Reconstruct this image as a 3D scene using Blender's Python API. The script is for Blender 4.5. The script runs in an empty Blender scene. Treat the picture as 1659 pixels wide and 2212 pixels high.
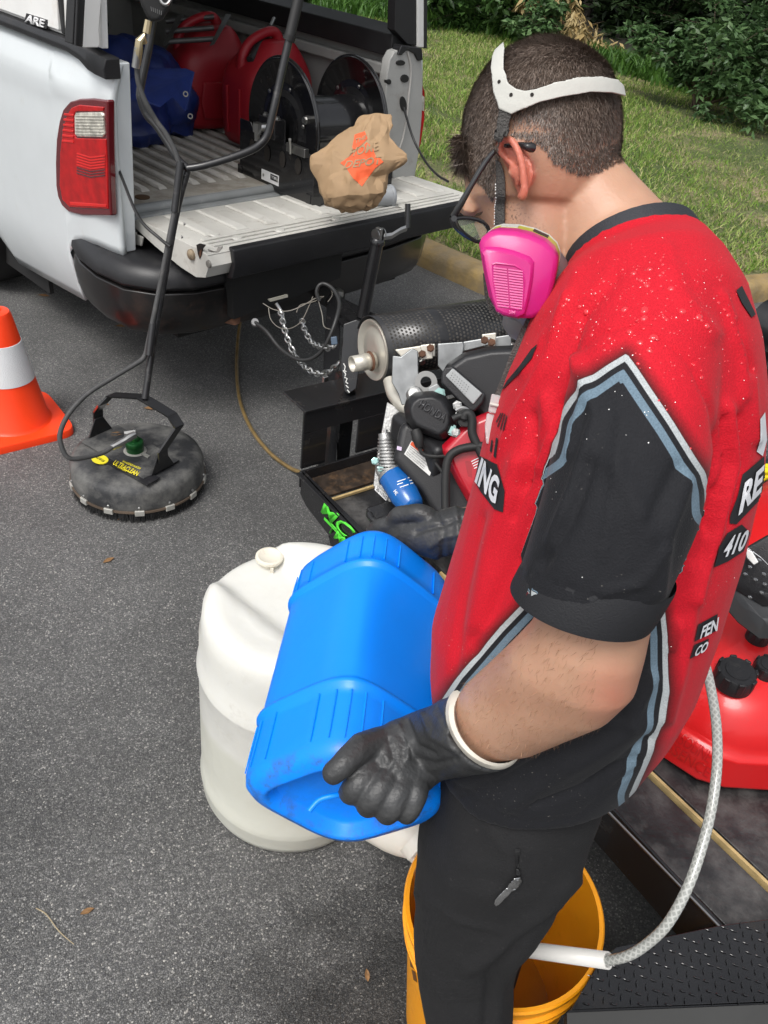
import bpy, bmesh, math, random
import numpy as np
from mathutils import Vector, Matrix
from mathutils.bvhtree import BVHTree
random.seed(7); np.random.seed(7)
C = bpy.context.scene
COL = C.collection
# ------------------------------------------------------------------ camera, sky, sun, exposure
F_ = 1756.0; CX, CY = 829.5, 1106.0; HC = 1.9
PITCH, ROLL = math.radians(36.8), math.radians(7.8)
fw = Vector((0, math.cos(PITCH), -math.sin(PITCH)))
r0 = Vector((1, 0, 0)); u0 = r0.cross(fw)
# image right / up in world
img_r = r0 * math.cos(ROLL) + u0 * math.sin(ROLL)
img_u = u0 * math.cos(ROLL) - r0 * math.sin(ROLL)
CAM = Vector((0, 0, HC))
cd = bpy.data.cameras.new('camera'); cam = bpy.data.objects.new('camera', cd); COL.objects.link(cam)
cd.sensor_fit = 'VERTICAL'; cd.sensor_height = 24.0; cd.lens = 24.0 * F_ / 2212.0
cd.clip_start = 0.02; cd.clip_end = 400
M = Matrix((img_r, img_u, -fw)).transposed().to_4x4(); M.translation = CAM
cam.matrix_world = M; C.camera = cam
C.render.resolution_x = 768; C.render.resolution_y = 1024
w = bpy.data.worlds.new('World'); C.world = w; w.use_nodes = True
nt = w.node_tree; nt.nodes.clear()
sky = nt.nodes.new('ShaderNodeTexSky'); sky.sky_type = 'NISHITA'; sky.sun_disc = False
sky.sun_elevation = math.radians(58); sky.sun_rotation = math.radians(-150)
sky.air_density = 1.0; sky.dust_density = 4.0; sky.ozone_density = 1.0
hs = nt.nodes.new('ShaderNodeHueSaturation'); hs.inputs['Saturation'].default_value = 0.22
bg = nt.nodes.new('ShaderNodeBackground'); bg.inputs['Strength'].default_value = 0.15
wo = nt.nodes.new('ShaderNodeOutputWorld')
nt.links.new(sky.outputs[0], hs.inputs['Color']); nt.links.new(hs.outputs[0], bg.inputs['Color']); nt.links.new(bg.outputs[0], wo.inputs['Surface'])
sd = bpy.data.lights.new('sun', 'SUN'); sd.energy = 1.3; sd.angle = math.radians(25); sd.color = (1.0, 0.97, 0.93)
sun = bpy.data.objects.new('sun', sd); COL.objects.link(sun)
az, el = math.radians(-150), math.radians(58)
sdir = Vector((math.sin(az) * math.cos(el), math.cos(az) * math.cos(el), math.sin(el)))
sun.rotation_euler = sdir.to_track_quat('Z', 'Y').to_euler(); sun.location = (0, 0, 8)
C.view_settings.view_transform = 'Standard'; C.view_settings.look = 'None'
C.view_settings.gamma = 1.0; C.view_settings.exposure = 0.45; C.view_settings.use_curve_mapping = False

# ------------------------------------------------------------------ coordinates
def ray(x, y):
    return (fw * F_ + img_r * (x - CX) - img_u * (y - CY)).normalized()
def P(x, y, d): return CAM + ray(x, y) * d                      # a point at range d
def Zp(x, y, z):
    r = ray(x, y); return CAM + r * ((z - HC) / r.z)             # a point at height z
def onpl(x, y, n, c):
    r = ray(x, y); return CAM + r * ((c - CAM.dot(n)) / r.dot(n))
def frame(deg):
    a = math.radians(deg)
    return Vector((math.sin(a), math.cos(a), 0)), Vector((-math.cos(a), math.sin(a), 0))
TU, TV = frame(40.4)      # the pickup: across, forward
RU, RV = frame(50.0)      # the trailer: across, forward
UP = Vector((0, 0, 1))
def T(u, v, z): return TU * u + TV * v + UP * z
def R(u, v, z): return RU * u + RV * v + UP * z
def proj_np(A):
    A = np.asarray(A) - np.array(CAM)
    a = A @ np.array(img_r); b = -(A @ np.array(img_u)); c = A @ np.array(fw)
    return CX + a * F_ / c, CY + b * F_ / c

# ------------------------------------------------------------------ materials
def N(nt, t, **kw):
    n = nt.nodes.new(t)
    for k, v in kw.items(): setattr(n, k, v)
    return n
_m = {}
def mat(name, col, rough=0.5, metal=0.0, var=0.12, vscale=8.0, bump=0.0, bscale=60.0, coat=0.0, spec=0.5,
        dirt=None, dirt_amt=0.0, dscale=3.0, trans=0.0, sss=0.0, ior=1.45, alpha=1.0, detail=4.0):
    if name in _m: return _m[name]
    m = bpy.data.materials.new(name); m.use_nodes = True; nt = m.node_tree
    b = nt.nodes['Principled BSDF']
    tc = N(nt, 'ShaderNodeTexCoord')
    no = N(nt, 'ShaderNodeTexNoise'); no.inputs['Scale'].default_value = vscale; no.inputs['Detail'].default_value = detail
    nt.links.new(tc.outputs['Object'], no.inputs['Vector'])
    mr = N(nt, 'ShaderNodeMapRange'); mr.inputs['From Min'].default_value = .3; mr.inputs['From Max'].default_value = .7
    mr.inputs['To Min'].default_value = 1 - var; mr.inputs['To Max'].default_value = 1 + var
    nt.links.new(no.outputs['Fac'], mr.inputs['Value'])
    mx = N(nt, 'ShaderNodeMix', data_type='RGBA', blend_type='MULTIPLY'); mx.inputs[0].default_value = 1
    mx.inputs[6].default_value = (*col, 1); nt.links.new(mr.outputs[0], mx.inputs[7])
    out = mx.outputs[2]
    if dirt:
        n2 = N(nt, 'ShaderNodeTexNoise'); n2.inputs['Scale'].default_value = dscale; n2.inputs['Detail'].default_value = 8; n2.inputs['Roughness'].default_value = .7
        nt.links.new(tc.outputs['Object'], n2.inputs['Vector'])
        m2 = N(nt, 'ShaderNodeMapRange'); m2.inputs['From Min'].default_value = .62 - dirt_amt * .35; m2.inputs['From Max'].default_value = .75
        m2.inputs['To Max'].default_value = min(1, dirt_amt + .3)
        nt.links.new(n2.outputs['Fac'], m2.inputs['Value'])
        md = N(nt, 'ShaderNodeMix', data_type='RGBA'); nt.links.new(m2.outputs[0], md.inputs[0])
        nt.links.new(out, md.inputs[6]); md.inputs[7].default_value = (*dirt, 1); out = md.outputs[2]
        m3 = N(nt, 'ShaderNodeMapRange'); m3.inputs['To Min'].default_value = rough; m3.inputs['To Max'].default_value = min(1, rough + .3)
        nt.links.new(m2.outputs[0], m3.inputs['Value']); nt.links.new(m3.outputs[0], b.inputs['Roughness'])
    nt.links.new(out, b.inputs['Base Color'])
    b.inputs['Metallic'].default_value = metal
    if not dirt: b.inputs['Roughness'].default_value = rough
    b.inputs['Specular IOR Level'].default_value = spec; b.inputs['Coat Weight'].default_value = coat; b.inputs['Coat Roughness'].default_value = .06
    b.inputs['Transmission Weight'].default_value = trans; b.inputs['IOR'].default_value = ior
    b.inputs['Subsurface Weight'].default_value = sss; b.inputs['Subsurface Radius'].default_value = (1, .35, .2); b.inputs['Subsurface Scale'].default_value = .01
    b.inputs['Alpha'].default_value = alpha
    if bump:
        nb = N(nt, 'ShaderNodeTexNoise'); nb.inputs['Scale'].default_value = bscale; nb.inputs['Detail'].default_value = 5
        nt.links.new(tc.outputs['Object'], nb.inputs['Vector'])
        bp = N(nt, 'ShaderNodeBump'); bp.inputs['Strength'].default_value = bump; bp.inputs['Distance'].default_value = .004
        nt.links.new(nb.outputs['Fac'], bp.inputs['Height']); nt.links.new(bp.outputs[0], b.inputs['Normal'])
    _m[name] = m; return m
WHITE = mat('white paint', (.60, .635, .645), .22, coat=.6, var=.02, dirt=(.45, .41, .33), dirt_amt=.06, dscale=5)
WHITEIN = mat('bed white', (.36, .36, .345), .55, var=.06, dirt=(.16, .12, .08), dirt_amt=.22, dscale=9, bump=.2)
WHITETG = mat('tailgate white', (.52, .51, .47), .45, var=.06, dirt=(.20, .16, .12), dirt_amt=.22, dscale=11, bump=.15)
BEDDIRT = mat('dirty bed floor', (.34, .32, .28), .6, var=.15, dirt=(.12, .085, .055), dirt_amt=.5, dscale=7, bump=.4)
BLACKPL = mat('black plastic', (.013, .013, .0145), .42, var=.2, bump=.25, bscale=400, dirt=(.07, .065, .06), dirt_amt=.1, dscale=14)
BLACKSAT = mat('black satin paint', (.012, .012, .013), .3, var=.2, coat=.3, dirt=(.08, .07, .06), dirt_amt=.12, dscale=25)
BLACKWORN = mat('worn black steel', (.018, .018, .02), .38, var=.25, dirt=(.12, .09, .07), dirt_amt=.18, dscale=30)
RUBBER = mat('rubber', (.013, .013, .013), .6, var=.2)
HOSE = mat('hose rubber', (.055, .055, .055), .55, var=.2, bump=.3, bscale=300, dirt=(.16, .15, .14), dirt_amt=.2, dscale=20)
STEEL = mat('zinc steel', (.44, .44, .43), .33, metal=1, var=.12, vscale=20, dirt=(.35, .32, .27), dirt_amt=.1, dscale=20)
BRASS = mat('brass', (.50, .42, .27), .38, metal=1, var=.15)
CAST = mat('cast aluminium', (.40, .40, .39), .45, metal=.9, var=.1, bump=.3, bscale=200)
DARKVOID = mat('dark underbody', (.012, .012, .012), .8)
RUST = mat('rusty steel', (.12, .055, .03), .8, var=.5, vscale=30, bump=.5)
REDPL = mat('red plastic', (.45, .012, .018), .38, var=.05, sss=.05)
REDCAN = mat('deep red plastic', (.30, .010, .018), .42, var=.08)
CHROMEHI = mat('silver print', (.7, .7, .7), .4, var=.03)

# ------------------------------------------------------------------ mesh building
class MB:
    def __init__(s): s.v = []; s.f = []
    def add(s, vs, fs):
        o = len(s.v); s.v += [Vector(v) for v in vs]; s.f += [tuple(i + o for i in f) for f in fs]; return s
    def box(s, c, sx, sy, sz, ax=None):
        c = Vector(c); X, Y, Z = ax or (Vector((1, 0, 0)), Vector((0, 1, 0)), UP)
        vs = [c + X * (sx / 2 * i) + Y * (sy / 2 * j) + Z * (sz / 2 * k) for k in (-1, 1) for j in (-1, 1) for i in (-1, 1)]
        return s.add(vs, [(0, 2, 3, 1), (4, 5, 7, 6), (0, 1, 5, 4), (2, 6, 7, 3), (0, 4, 6, 2), (1, 3, 7, 5)])
    def hexa(s, a, b):            # a: 4 points, b: 4 points opposite
        return s.add(list(a) + list(b), [(3, 2, 1, 0), (4, 5, 6, 7), (0, 1, 5, 4), (1, 2, 6, 5), (2, 3, 7, 6), (3, 0, 4, 7)])
    def prism(s, pts, ext):       # polygon extruded by vector ext
        n = len(pts); pts = [Vector(p) for p in pts]; e = Vector(ext)
        return s.add(pts + [p + e for p in pts], [tuple(range(n))[::-1], tuple(range(n, 2 * n))] + [(i, (i + 1) % n, n + (i + 1) % n, n + i) for i in range(n)])
    def loft(s, rings, close=True, capped=True):
        n = len(rings[0]); vs = [p for r in rings for p in r]; fs = []
        for k in range(len(rings) - 1):
            for i in range(n if close else n - 1):
                j = (i + 1) % n; fs.append((k * n + i, k * n + j, (k + 1) * n + j, (k + 1) * n + i))
        if capped:
            fs.append(tuple(range(n))[::-1]); fs.append(tuple(range((len(rings) - 1) * n, len(rings) * n)))
        return s.add(vs, fs)
    def tube(s, pts, r, n=10, capped=True, smooth=0, flat=None):
        pts = [Vector(p) for p in pts]
        rs = r if isinstance(r, (list, tuple)) else [r] * len(pts)
        if smooth: pts, rs = spline(pts, rs, smooth)
        rings = []; up = None
        for i, p in enumerate(pts):
            t = (pts[min(i + 1, len(pts) - 1)] - pts[max(i - 1, 0)]).normalized()
            if up is None:
                up = t.orthogonal().normalized() if flat is None else (flat - t * flat.dot(t)).normalized()
            up = (up - t * up.dot(t)).normalized(); sd_ = t.cross(up)
            rings.append([p + (up * math.cos(a) + sd_ * math.sin(a)) * rs[i] for a in [2 * math.pi * k / n for k in range(n)]])
        return s.loft(rings, capped=capped)
    def lathe(s, c, axis, prof, n=28, capped=True):   # prof: (radius, height along axis)
        axis = Vector(axis).normalized(); X = axis.orthogonal().normalized(); Y = axis.cross(X); c = Vector(c)
        return s.loft([[c + axis * h + (X * math.cos(a) + Y * math.sin(a)) * max(r, 1e-4) for a in [2 * math.pi * k / n for k in range(n)]] for r, h in prof], capped=capped)
def spline(pts, rs, k=6):
    P_ = [pts[0]] + list(pts) + [pts[-1]]; R_ = [rs[0]] + list(rs) + [rs[-1]]; o = []; q = []
    for i in range(1, len(P_) - 2):
        for j in range(k):
            t = j / k; a, b, c, d = P_[i - 1:i + 3]
            o.append(.5 * ((2 * b) + (c - a) * t + (2 * a - 5 * b + 4 * c - d) * t * t + (3 * b - a - 3 * c + d) * t ** 3))
            q.append(R_[i] * (1 - t) + R_[i + 1] * t)
    o.append(pts[-1]); q.append(rs[-1]); return o, q
ORG = {}
def setp(o, label=None, cat=None, group=None, kind=None):
    if label: o['label'] = label
    if cat: o['category'] = cat
    if group: o['group'] = group
    if kind: o['kind'] = kind
    return o
def thing(name, label, cat, loc, group=None):
    o = bpy.data.objects.new(name, None); COL.objects.link(o); o.empty_display_size = .05
    o.location = loc; ORG[o.name] = Vector(loc); return setp(o, label, cat, group)
def link(name, me, parent=None, loc=None):
    o = bpy.data.objects.new(name, me); COL.objects.link(o)
    org = ORG[parent.name] if parent else Vector(loc or (0, 0, 0))
    me.transform(Matrix.Translation(-org)); ORG[o.name] = org
    if parent: o.parent = parent
    else: o.location = org
    return o
def obj(name, mb, m, parent=None, smooth=True, bevel=0.0, seg=2, loc=None, angle=40, solid=0, subs=0):
    me = bpy.data.meshes.new(name); me.from_pydata([tuple(v) for v in mb.v], [], mb.f); me.update()
    bm = bmesh.new(); bm.from_mesh(me); bmesh.ops.recalc_face_normals(bm, faces=bm.faces); bm.to_mesh(me); bm.free()
    if m: me.materials.append(m)
    if smooth:
        me.polygons.foreach_set('use_smooth', [True] * len(me.polygons))
        try: me.set_sharp_from_angle(angle=math.radians(angle))
        except Exception: pass
    o = link(name, me, parent, loc)
    if solid:
        s = o.modifiers.new('s', 'SOLIDIFY'); s.thickness = solid; s.offset = 0
    if bevel:
        b = o.modifiers.new('b', 'BEVEL'); b.width = bevel; b.segments = seg; b.limit_method = 'ANGLE'; b.angle_limit = math.radians(35)
        if smooth: b.harden_normals = True
    if subs:
        s = o.modifiers.new('u', 'SUBSURF'); s.levels = subs; s.render_levels = subs
    return o
def struct(name, mb, m, **k):
    o = obj(name, mb, m, **k); o['kind'] = 'structure'; return o
def np_mesh(name, V, Fc, m, parent=None, loc=None, smooth=False):
    V = np.asarray(V, dtype=np.float32).reshape(-1, 3); Fc = np.asarray(Fc, dtype=np.int32); k = Fc.shape[1]
    me = bpy.data.meshes.new(name); me.vertices.add(len(V)); me.vertices.foreach_set('co', V.ravel())
    me.loops.add(Fc.size); me.loops.foreach_set('vertex_index', Fc.ravel())
    me.polygons.add(len(Fc)); me.polygons.foreach_set('loop_start', np.arange(0, Fc.size, k, dtype=np.int32))
    if smooth: me.polygons.foreach_set('use_smooth', np.ones(len(Fc), dtype=bool))
    me.update(calc_edges=True); me.validate()
    if m: me.materials.append(m)
    return link(name, me, parent, loc)
def ellring(l, r, d, t, tan, n=28, p=2.0, d2=None):
    A = P(*l, d); B = P(*r, d if d2 is None else d2); c = (A + B) / 2; a = (B - A) / 2
    b = a.cross(tan).normalized() * t
    out = []
    for k in range(n):
        an = 2 * math.pi * k / n; ca, sa = math.cos(an), math.sin(an)
        out.append(c + a * (math.copysign(abs(ca) ** (2 / p), ca)) + b * (math.copysign(abs(sa) ** (2 / p), sa)))
    return out
def pxloft(mb, secs, n=28, p=2.0):     # secs: (left px, right px, range, half depth[, range2])
    cs = [(P(*s[0], s[2]) + P(*s[1], s[4] if len(s) > 4 else s[2])) / 2 for s in secs]
    rings = []
    for i, s in enumerate(secs):
        tan = (cs[min(i + 1, len(cs) - 1)] - cs[max(i - 1, 0)]).normalized()
        rings.append(ellring(s[0], s[1], s[2], s[3], tan, n, p, s[4] if len(s) > 4 else None))
    return mb.loft(rings)
def remeshed(name, mb, voxel, smooth_it=4, sm=.5, tmp_parts=None):
    me = bpy.data.meshes.new(name + '_t'); me.from_pydata([tuple(v) for v in mb.v], [], mb.f)
    bm = bmesh.new(); bm.from_mesh(me)
    bmesh.ops.triangulate(bm, faces=[f for f in bm.faces if len(f.verts) > 4]); bmesh.ops.recalc_face_normals(bm, faces=bm.faces); bm.to_mesh(me); bm.free()
    o = bpy.data.objects.new('tmp', me); COL.objects.link(o)
    r = o.modifiers.new('r', 'REMESH'); r.mode = 'VOXEL'; r.voxel_size = voxel; r.use_smooth_shade = True
    if smooth_it:
        s = o.modifiers.new('s', 'SMOOTH'); s.iterations = smooth_it; s.factor = sm
    dg = bpy.context.evaluated_depsgraph_get(); ev = o.evaluated_get(dg)
    out = bpy.data.meshes.new_from_object(ev); out.name = name
    bpy.data.objects.remove(o); bpy.data.meshes.remove(me)
    out.polygons.foreach_set('use_smooth', np.ones(len(out.polygons), dtype=bool))
    return out
def bvh_of(me, org=Vector((0, 0, 0))):
    return BVHTree.FromPolygons([v.co + org for v in me.vertices], [tuple(p.vertices) for p in me.polygons])
def hit(x, y, bvh):
    r = ray(x, y); a = bvh.ray_cast(CAM, r)
    return (a[0], a[1]) if a[0] is not None else (None, None)
def co_np(me):
    a = np.empty(len(me.vertices) * 3, dtype=np.float32); me.vertices.foreach_get('co', a); return a.reshape(-1, 3)
def nrm_np(me):
    a = np.empty(len(me.vertices) * 3, dtype=np.float32); me.vertex_normals.foreach_get('vector', a); return a.reshape(-1, 3)
def fattr(me, name, arr):
    at = me.attributes.new(name, 'FLOAT', 'POINT'); at.data.foreach_set('value', np.asarray(arr, dtype=np.float32))
def decal(name, pxpoly, bvh, m, parent, off=.0015, sub=3, thick=0):
    bm = bmesh.new(); vs = [bm.verts.new((x, y, 0)) for x, y in pxpoly]; f = bm.faces.new(vs)
    bmesh.ops.triangulate(bm, faces=[f])
    for _ in range(sub): bmesh.ops.subdivide_edges(bm, edges=bm.edges[:], cuts=1, use_grid_fill=True)
    bmesh.ops.triangulate(bm, faces=bm.faces[:])
    bad = []
    for v in bm.verts:
        h, nn = hit(v.co.x, v.co.y, bvh)
        if h is None: bad.append(v)
        else: v.co = h + nn * off
    bmesh.ops.delete(bm, geom=bad, context='VERTS')
    me = bpy.data.meshes.new(name); bm.to_mesh(me); bm.free(); me.materials.append(m)
    me.polygons.foreach_set('use_smooth', [True] * len(me.polygons))
    o = link(name, me, parent)
    if thick: s = o.modifiers.new('s', 'SOLIDIFY'); s.thickness = thick; s.offset = 0
    return o
def text_mesh(s, shear=0.0, bold=0.0, space=1.0):
    cu = bpy.data.curves.new('t', 'FONT'); cu.body = s; cu.shear = shear; cu.offset = bold; cu.space_character = space; cu.resolution_u = 3
    o = bpy.data.objects.new('t', cu); COL.objects.link(o); dg = bpy.context.evaluated_depsgraph_get()
    me = bpy.data.meshes.new_from_object(o.evaluated_get(dg)); bpy.data.objects.remove(o); bpy.data.curves.remove(cu)
    A = co_np(me); mn, mxx = A.min(0), A.max(0); A = (A - mn) / np.maximum(mxx - mn, 1e-6)
    return me, A          # normalised 0..1 in x and y
def text_quad(name, s, q, m, parent, thick=.0015, shear=0, bold=0.0, loc=None):
    # q: four world points: lower left, lower right, upper right, upper left
    me, A = text_mesh(s, shear, bold); q = [Vector(p) for p in q]
    nn = (q[1] - q[0]).cross(q[3] - q[0]).normalized()
    for v, a in zip(me.vertices, A):
        x, y = float(a[0]), float(a[1])
        v.co = q[0] * (1 - x) * (1 - y) + q[1] * x * (1 - y) + q[2] * x * y + q[3] * (1 - x) * y
    me.materials.clear(); me.materials.append(m); o = link(name, me, parent, loc)
    sm = o.modifiers.new('s', 'SOLIDIFY'); sm.thickness = thick; sm.offset = 0
    return o
def text_on(name, s, q, bvh, m, parent, off=.002, shear=0, bold=0.0, sub=1):
    me, A = text_mesh(s, shear, bold)
    for v, a in zip(me.vertices, A):
        x, y = float(a[0]), float(a[1])
        v.co = ((q[0][0] * (1 - x) + q[1][0] * x) * (1 - y) + (q[3][0] * (1 - x) + q[2][0] * x) * y,
                (q[0][1] * (1 - x) + q[1][1] * x) * (1 - y) + (q[3][1] * (1 - x) + q[2][1] * x) * y, 0)
    bm = bmesh.new(); bm.from_mesh(me)
    for _ in range(sub): bmesh.ops.subdivide_edges(bm, edges=bm.edges[:], cuts=1)
    bmesh.ops.triangulate(bm, faces=bm.faces[:]); bad = []
    for v in bm.verts:
        h, n_ = hit(v.co.x, v.co.y, bvh)
        if h is None: bad.append(v)
        else: v.co = h + n_ * off
    bmesh.ops.delete(bm, geom=bad, context='VERTS'); bm.to_mesh(me); bm.free()
    me.materials.clear(); me.materials.append(m); return link(name, me, parent)
def copy_tree(o, parent=None):
    c = o.copy(); COL.objects.link(c); ORG[c.name] = ORG[o.name]
    if parent: c.parent = parent
    for ch in o.children: copy_tree(ch, c)
    return c
def plate(mb, px, d, thick, ext=None):        # an outline at range d (or a list of ranges) with real thickness going back
    ds = d if isinstance(d, (list, tuple)) else [d] * len(px)
    pts = [P(*a, b) for a, b in zip(px, ds)]
    if ext is None:
        c = sum(pts, Vector()) / len(pts); ext = (c - CAM).normalized()
    return mb.prism(pts, Vector(ext).normalized() * thick)
def bolt(parent, p, axis, r=.007, h=.006, m=None):
    return obj('bolt', MB().lathe(Vector(p), axis, [(r * 1.5, 0), (r * 1.5, h * .3), (r, h * .3), (r, h)], n=6), m or STEEL, parent, smooth=False)
# ================================================================== SETTING
def asphalt():
    m = bpy.data.materials.new('asphalt'); m.use_nodes = True; nt = m.node_tree; b = nt.nodes['Principled BSDF']; L = nt.links.new
    tc = N(nt, 'ShaderNodeTexCoord')
    v1 = N(nt, 'ShaderNodeTexVoronoi'); v1.inputs['Scale'].default_value = 250; L(tc.outputs['Object'], v1.inputs['Vector'])
    sep = N(nt, 'ShaderNodeSeparateColor'); L(v1.outputs['Color'], sep.inputs[0])
    cr = N(nt, 'ShaderNodeValToRGB'); e = cr.color_ramp; e.elements[0].position = 0; e.elements[0].color = (.095, .096, .099, 1)
    e.elements[1].position = 1; e.elements[1].color = (.46, .445, .41, 1)
    for p_, c_ in ((.5, .146), (.8, .200), (.95, .28)):
        x = e.elements.new(p_); x.color = (c_, c_ * .99, c_ * .96, 1)
    L(sep.outputs[0], cr.inputs[0])
    n1 = N(nt, 'ShaderNodeTexNoise'); n1.inputs['Scale'].default_value = 1.3; n1.inputs['Detail'].default_value = 7; n1.inputs['Roughness'].default_value = .65; L(tc.outputs['Object'], n1.inputs['Vector'])
    mr = N(nt, 'ShaderNodeMapRange'); mr.inputs['From Min'].default_value = .32; mr.inputs['From Max'].default_value = .68; mr.inputs['To Min'].default_value = .68; mr.inputs['To Max'].default_value = 1.32; L(n1.outputs['Fac'], mr.inputs[0])
    mx = N(nt, 'ShaderNodeMix', data_type='RGBA', blend_type='MULTIPLY'); mx.inputs[0].default_value = 1; L(cr.outputs[0], mx.inputs[6]); L(mr.outputs[0], mx.inputs[7])
    # black binder between stones
    v2 = N(nt, 'ShaderNodeTexVoronoi', feature='DISTANCE_TO_EDGE'); v2.inputs['Scale'].default_value = 250; L(tc.outputs['Object'], v2.inputs['Vector'])
    m2 = N(nt, 'ShaderNodeMapRange'); m2.inputs['From Max'].default_value = .12; m2.inputs['To Min'].default_value = .35; L(v2.outputs['Distance'], m2.inputs[0])
    mx2 = N(nt, 'ShaderNodeMix', data_type='RGBA', blend_type='MULTIPLY'); mx2.inputs[0].default_value = 1; L(mx.outputs[2], mx2.inputs[6]); L(m2.outputs[0], mx2.inputs[7])
    # wet patch (darker, smoother) spreading round the bucket and trailer
    geo = N(nt, 'ShaderNodeNewGeometry'); vm = N(nt, 'ShaderNodeVectorMath', operation='DISTANCE'); L(geo.outputs['Position'], vm.inputs[0]); vm.inputs[1].default_value = (.42, .65, 0)
    n3 = N(nt, 'ShaderNodeTexNoise'); n3.inputs['Scale'].default_value = 5; n3.inputs['Detail'].default_value = 6; L(geo.outputs['Position'], n3.inputs['Vector'])
    ad = N(nt, 'ShaderNodeMath', operation='MULTIPLY_ADD'); L(n3.outputs['Fac'], ad.inputs[0]); ad.inputs[1].default_value = -.9; L(vm.outputs['Value'], ad.inputs[2])
    wt = N(nt, 'ShaderNodeMapRange'); wt.inputs['From Min'].default_value = -.08; wt.inputs['From Max'].default_value = .22; wt.inputs['To Min'].default_value = 1; wt.inputs['To Max'].default_value = 0; L(ad.outputs[0], wt.inputs[0])
    mx3 = N(nt, 'ShaderNodeMix', data_type='RGBA', blend_type='MULTIPLY'); L(wt.outputs[0], mx3.inputs[0]); L(mx2.outputs[2], mx3.inputs[6]); mx3.inputs[7].default_value = (.38, .38, .38, 1)
    L(mx3.outputs[2], b.inputs['Base Color'])
    rr = N(nt, 'ShaderNodeMapRange'); rr.inputs['To Min'].default_value = .62; rr.inputs['To Max'].default_value = .28; L(wt.outputs[0], rr.inputs[0]); L(rr.outputs[0], b.inputs['Roughness'])
    bp = N(nt, 'ShaderNodeBump'); bp.inputs['Strength'].default_value = .9; bp.inputs['Distance'].default_value = .003
    n4 = N(nt, 'ShaderNodeTexNoise'); n4.inputs['Scale'].default_value = 160; n4.inputs['Detail'].default_value = 4; L(tc.outputs['Object'], n4.inputs['Vector'])
    am = N(nt, 'ShaderNodeMath', operation='ADD'); L(n4.outputs['Fac'], am.inputs[0]); L(m2.outputs[0], am.inputs[1]); L(am.outputs[0], bp.inputs['Height']); L(bp.outputs[0], b.inputs['Normal'])
    return m
ground = MB().add([(-120, -60, 0), (120, -60, 0), (120, 120, 0), (-120, 120, 0)], [(0, 1, 2, 3)])
struct('asphalt_ground', ground, asphalt(), smooth=False)
# the grass verge and wood floor, beyond the kerb
def soil(name, c1, c2, c3):
    m = bpy.data.materials.new(name); m.use_nodes = True; nt = m.node_tree; b = nt.nodes['Principled BSDF']; L = nt.links.new
    g = N(nt, 'ShaderNodeNewGeometry'); n = N(nt, 'ShaderNodeTexNoise'); n.inputs['Scale'].default_value = .9; n.inputs['Detail'].default_value = 9; n.inputs['Roughness'].default_value = .7; L(g.outputs['Position'], n.inputs['Vector'])
    cr = N(nt, 'ShaderNodeValToRGB'); e = cr.color_ramp; e.elements[0].position = .35; e.elements[0].color = (*c1, 1); e.elements[1].position = .66; e.elements[1].color = (*c3, 1)
    x = e.elements.new(.5); x.color = (*c2, 1); L(n.outputs['Fac'], cr.inputs[0])
    n2 = N(nt, 'ShaderNodeTexNoise'); n2.inputs['Scale'].default_value = 45; n2.inputs['Detail'].default_value = 5; L(g.outputs['Position'], n2.inputs['Vector'])
    mx = N(nt, 'ShaderNodeMix', data_type='RGBA', blend_type='MULTIPLY'); mx.inputs[0].default_value = 1; L(cr.outputs[0], mx.inputs[6])
    mr = N(nt, 'ShaderNodeMapRange'); mr.inputs['From Min'].default_value = .3; mr.inputs['From Max'].default_value = .7; mr.inputs['To Min'].default_value = .45; mr.inputs['To Max'].default_value = 1.4; L(n2.outputs['Fac'], mr.inputs[0]); L(mr.outputs[0], mx.inputs[7])
    L(mx.outputs[2], b.inputs['Base Color']); b.inputs['Roughness'].default_value = .95
    bp = N(nt, 'ShaderNodeBump'); bp.inputs['Strength'].default_value = 1; bp.inputs['Distance'].default_value = .02; L(n2.outputs['Fac'], bp.inputs['Height']); L(bp.outputs[0], b.inputs['Normal'])
    return m
SOIL = soil('verge soil', (.055, .090, .022), (.10, .12, .04), (.32, .25, .15))
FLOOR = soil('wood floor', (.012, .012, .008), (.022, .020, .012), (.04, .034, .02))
kerb_pts = [T(4.12, v, 0) for v in np.arange(30, 2.8, -1.2)] + [T(4.13, 2.75, 0), T(4.22, 2.4, 0), T(4.5, 2.12, 0), T(4.95, 1.98, 0), T(5.45, 1.92, 0), T(6.0, 1.75, 0), T(7.2, 1.1, 0), T(15, -4, 0)]
kp, _ = spline(kerb_pts, [0] * len(kerb_pts), 4)
outer = [p + TU * .10 + TV * .0 for p in kp]
mb = MB(); n = len(kp)
far = [T(4.2 + 70, 30 - i * (48 / (n - 1)), 0) for i in range(n)]
K = 26
for i in range(n):
    for j in range(K + 1):
        t = (j / K) ** 2.2; p = outer[i].lerp(far[i], t)
        d = (p - outer[i]).length
        mb.v.append(Vector((p.x, p.y, .105 + .02 * math.sin(p.x * 1.3) * math.sin(p.y * 1.1) * min(1, d) + .012 * max(0, d - 1))))
for i in range(n - 1):
    for j in range(K): a = i * (K + 1) + j; mb.f.append((a, a + 1, a + K + 2, a + K + 1))
verge = struct('grass_verge', mb, SOIL)
verge_bvh = BVHTree.FromPolygons(mb.v, mb.f)
def vz(x, y):
    h = verge_bvh.ray_cast(Vector((x, y, 50)), Vector((0, 0, -1)))[0]
    return h.z if h else None
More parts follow.
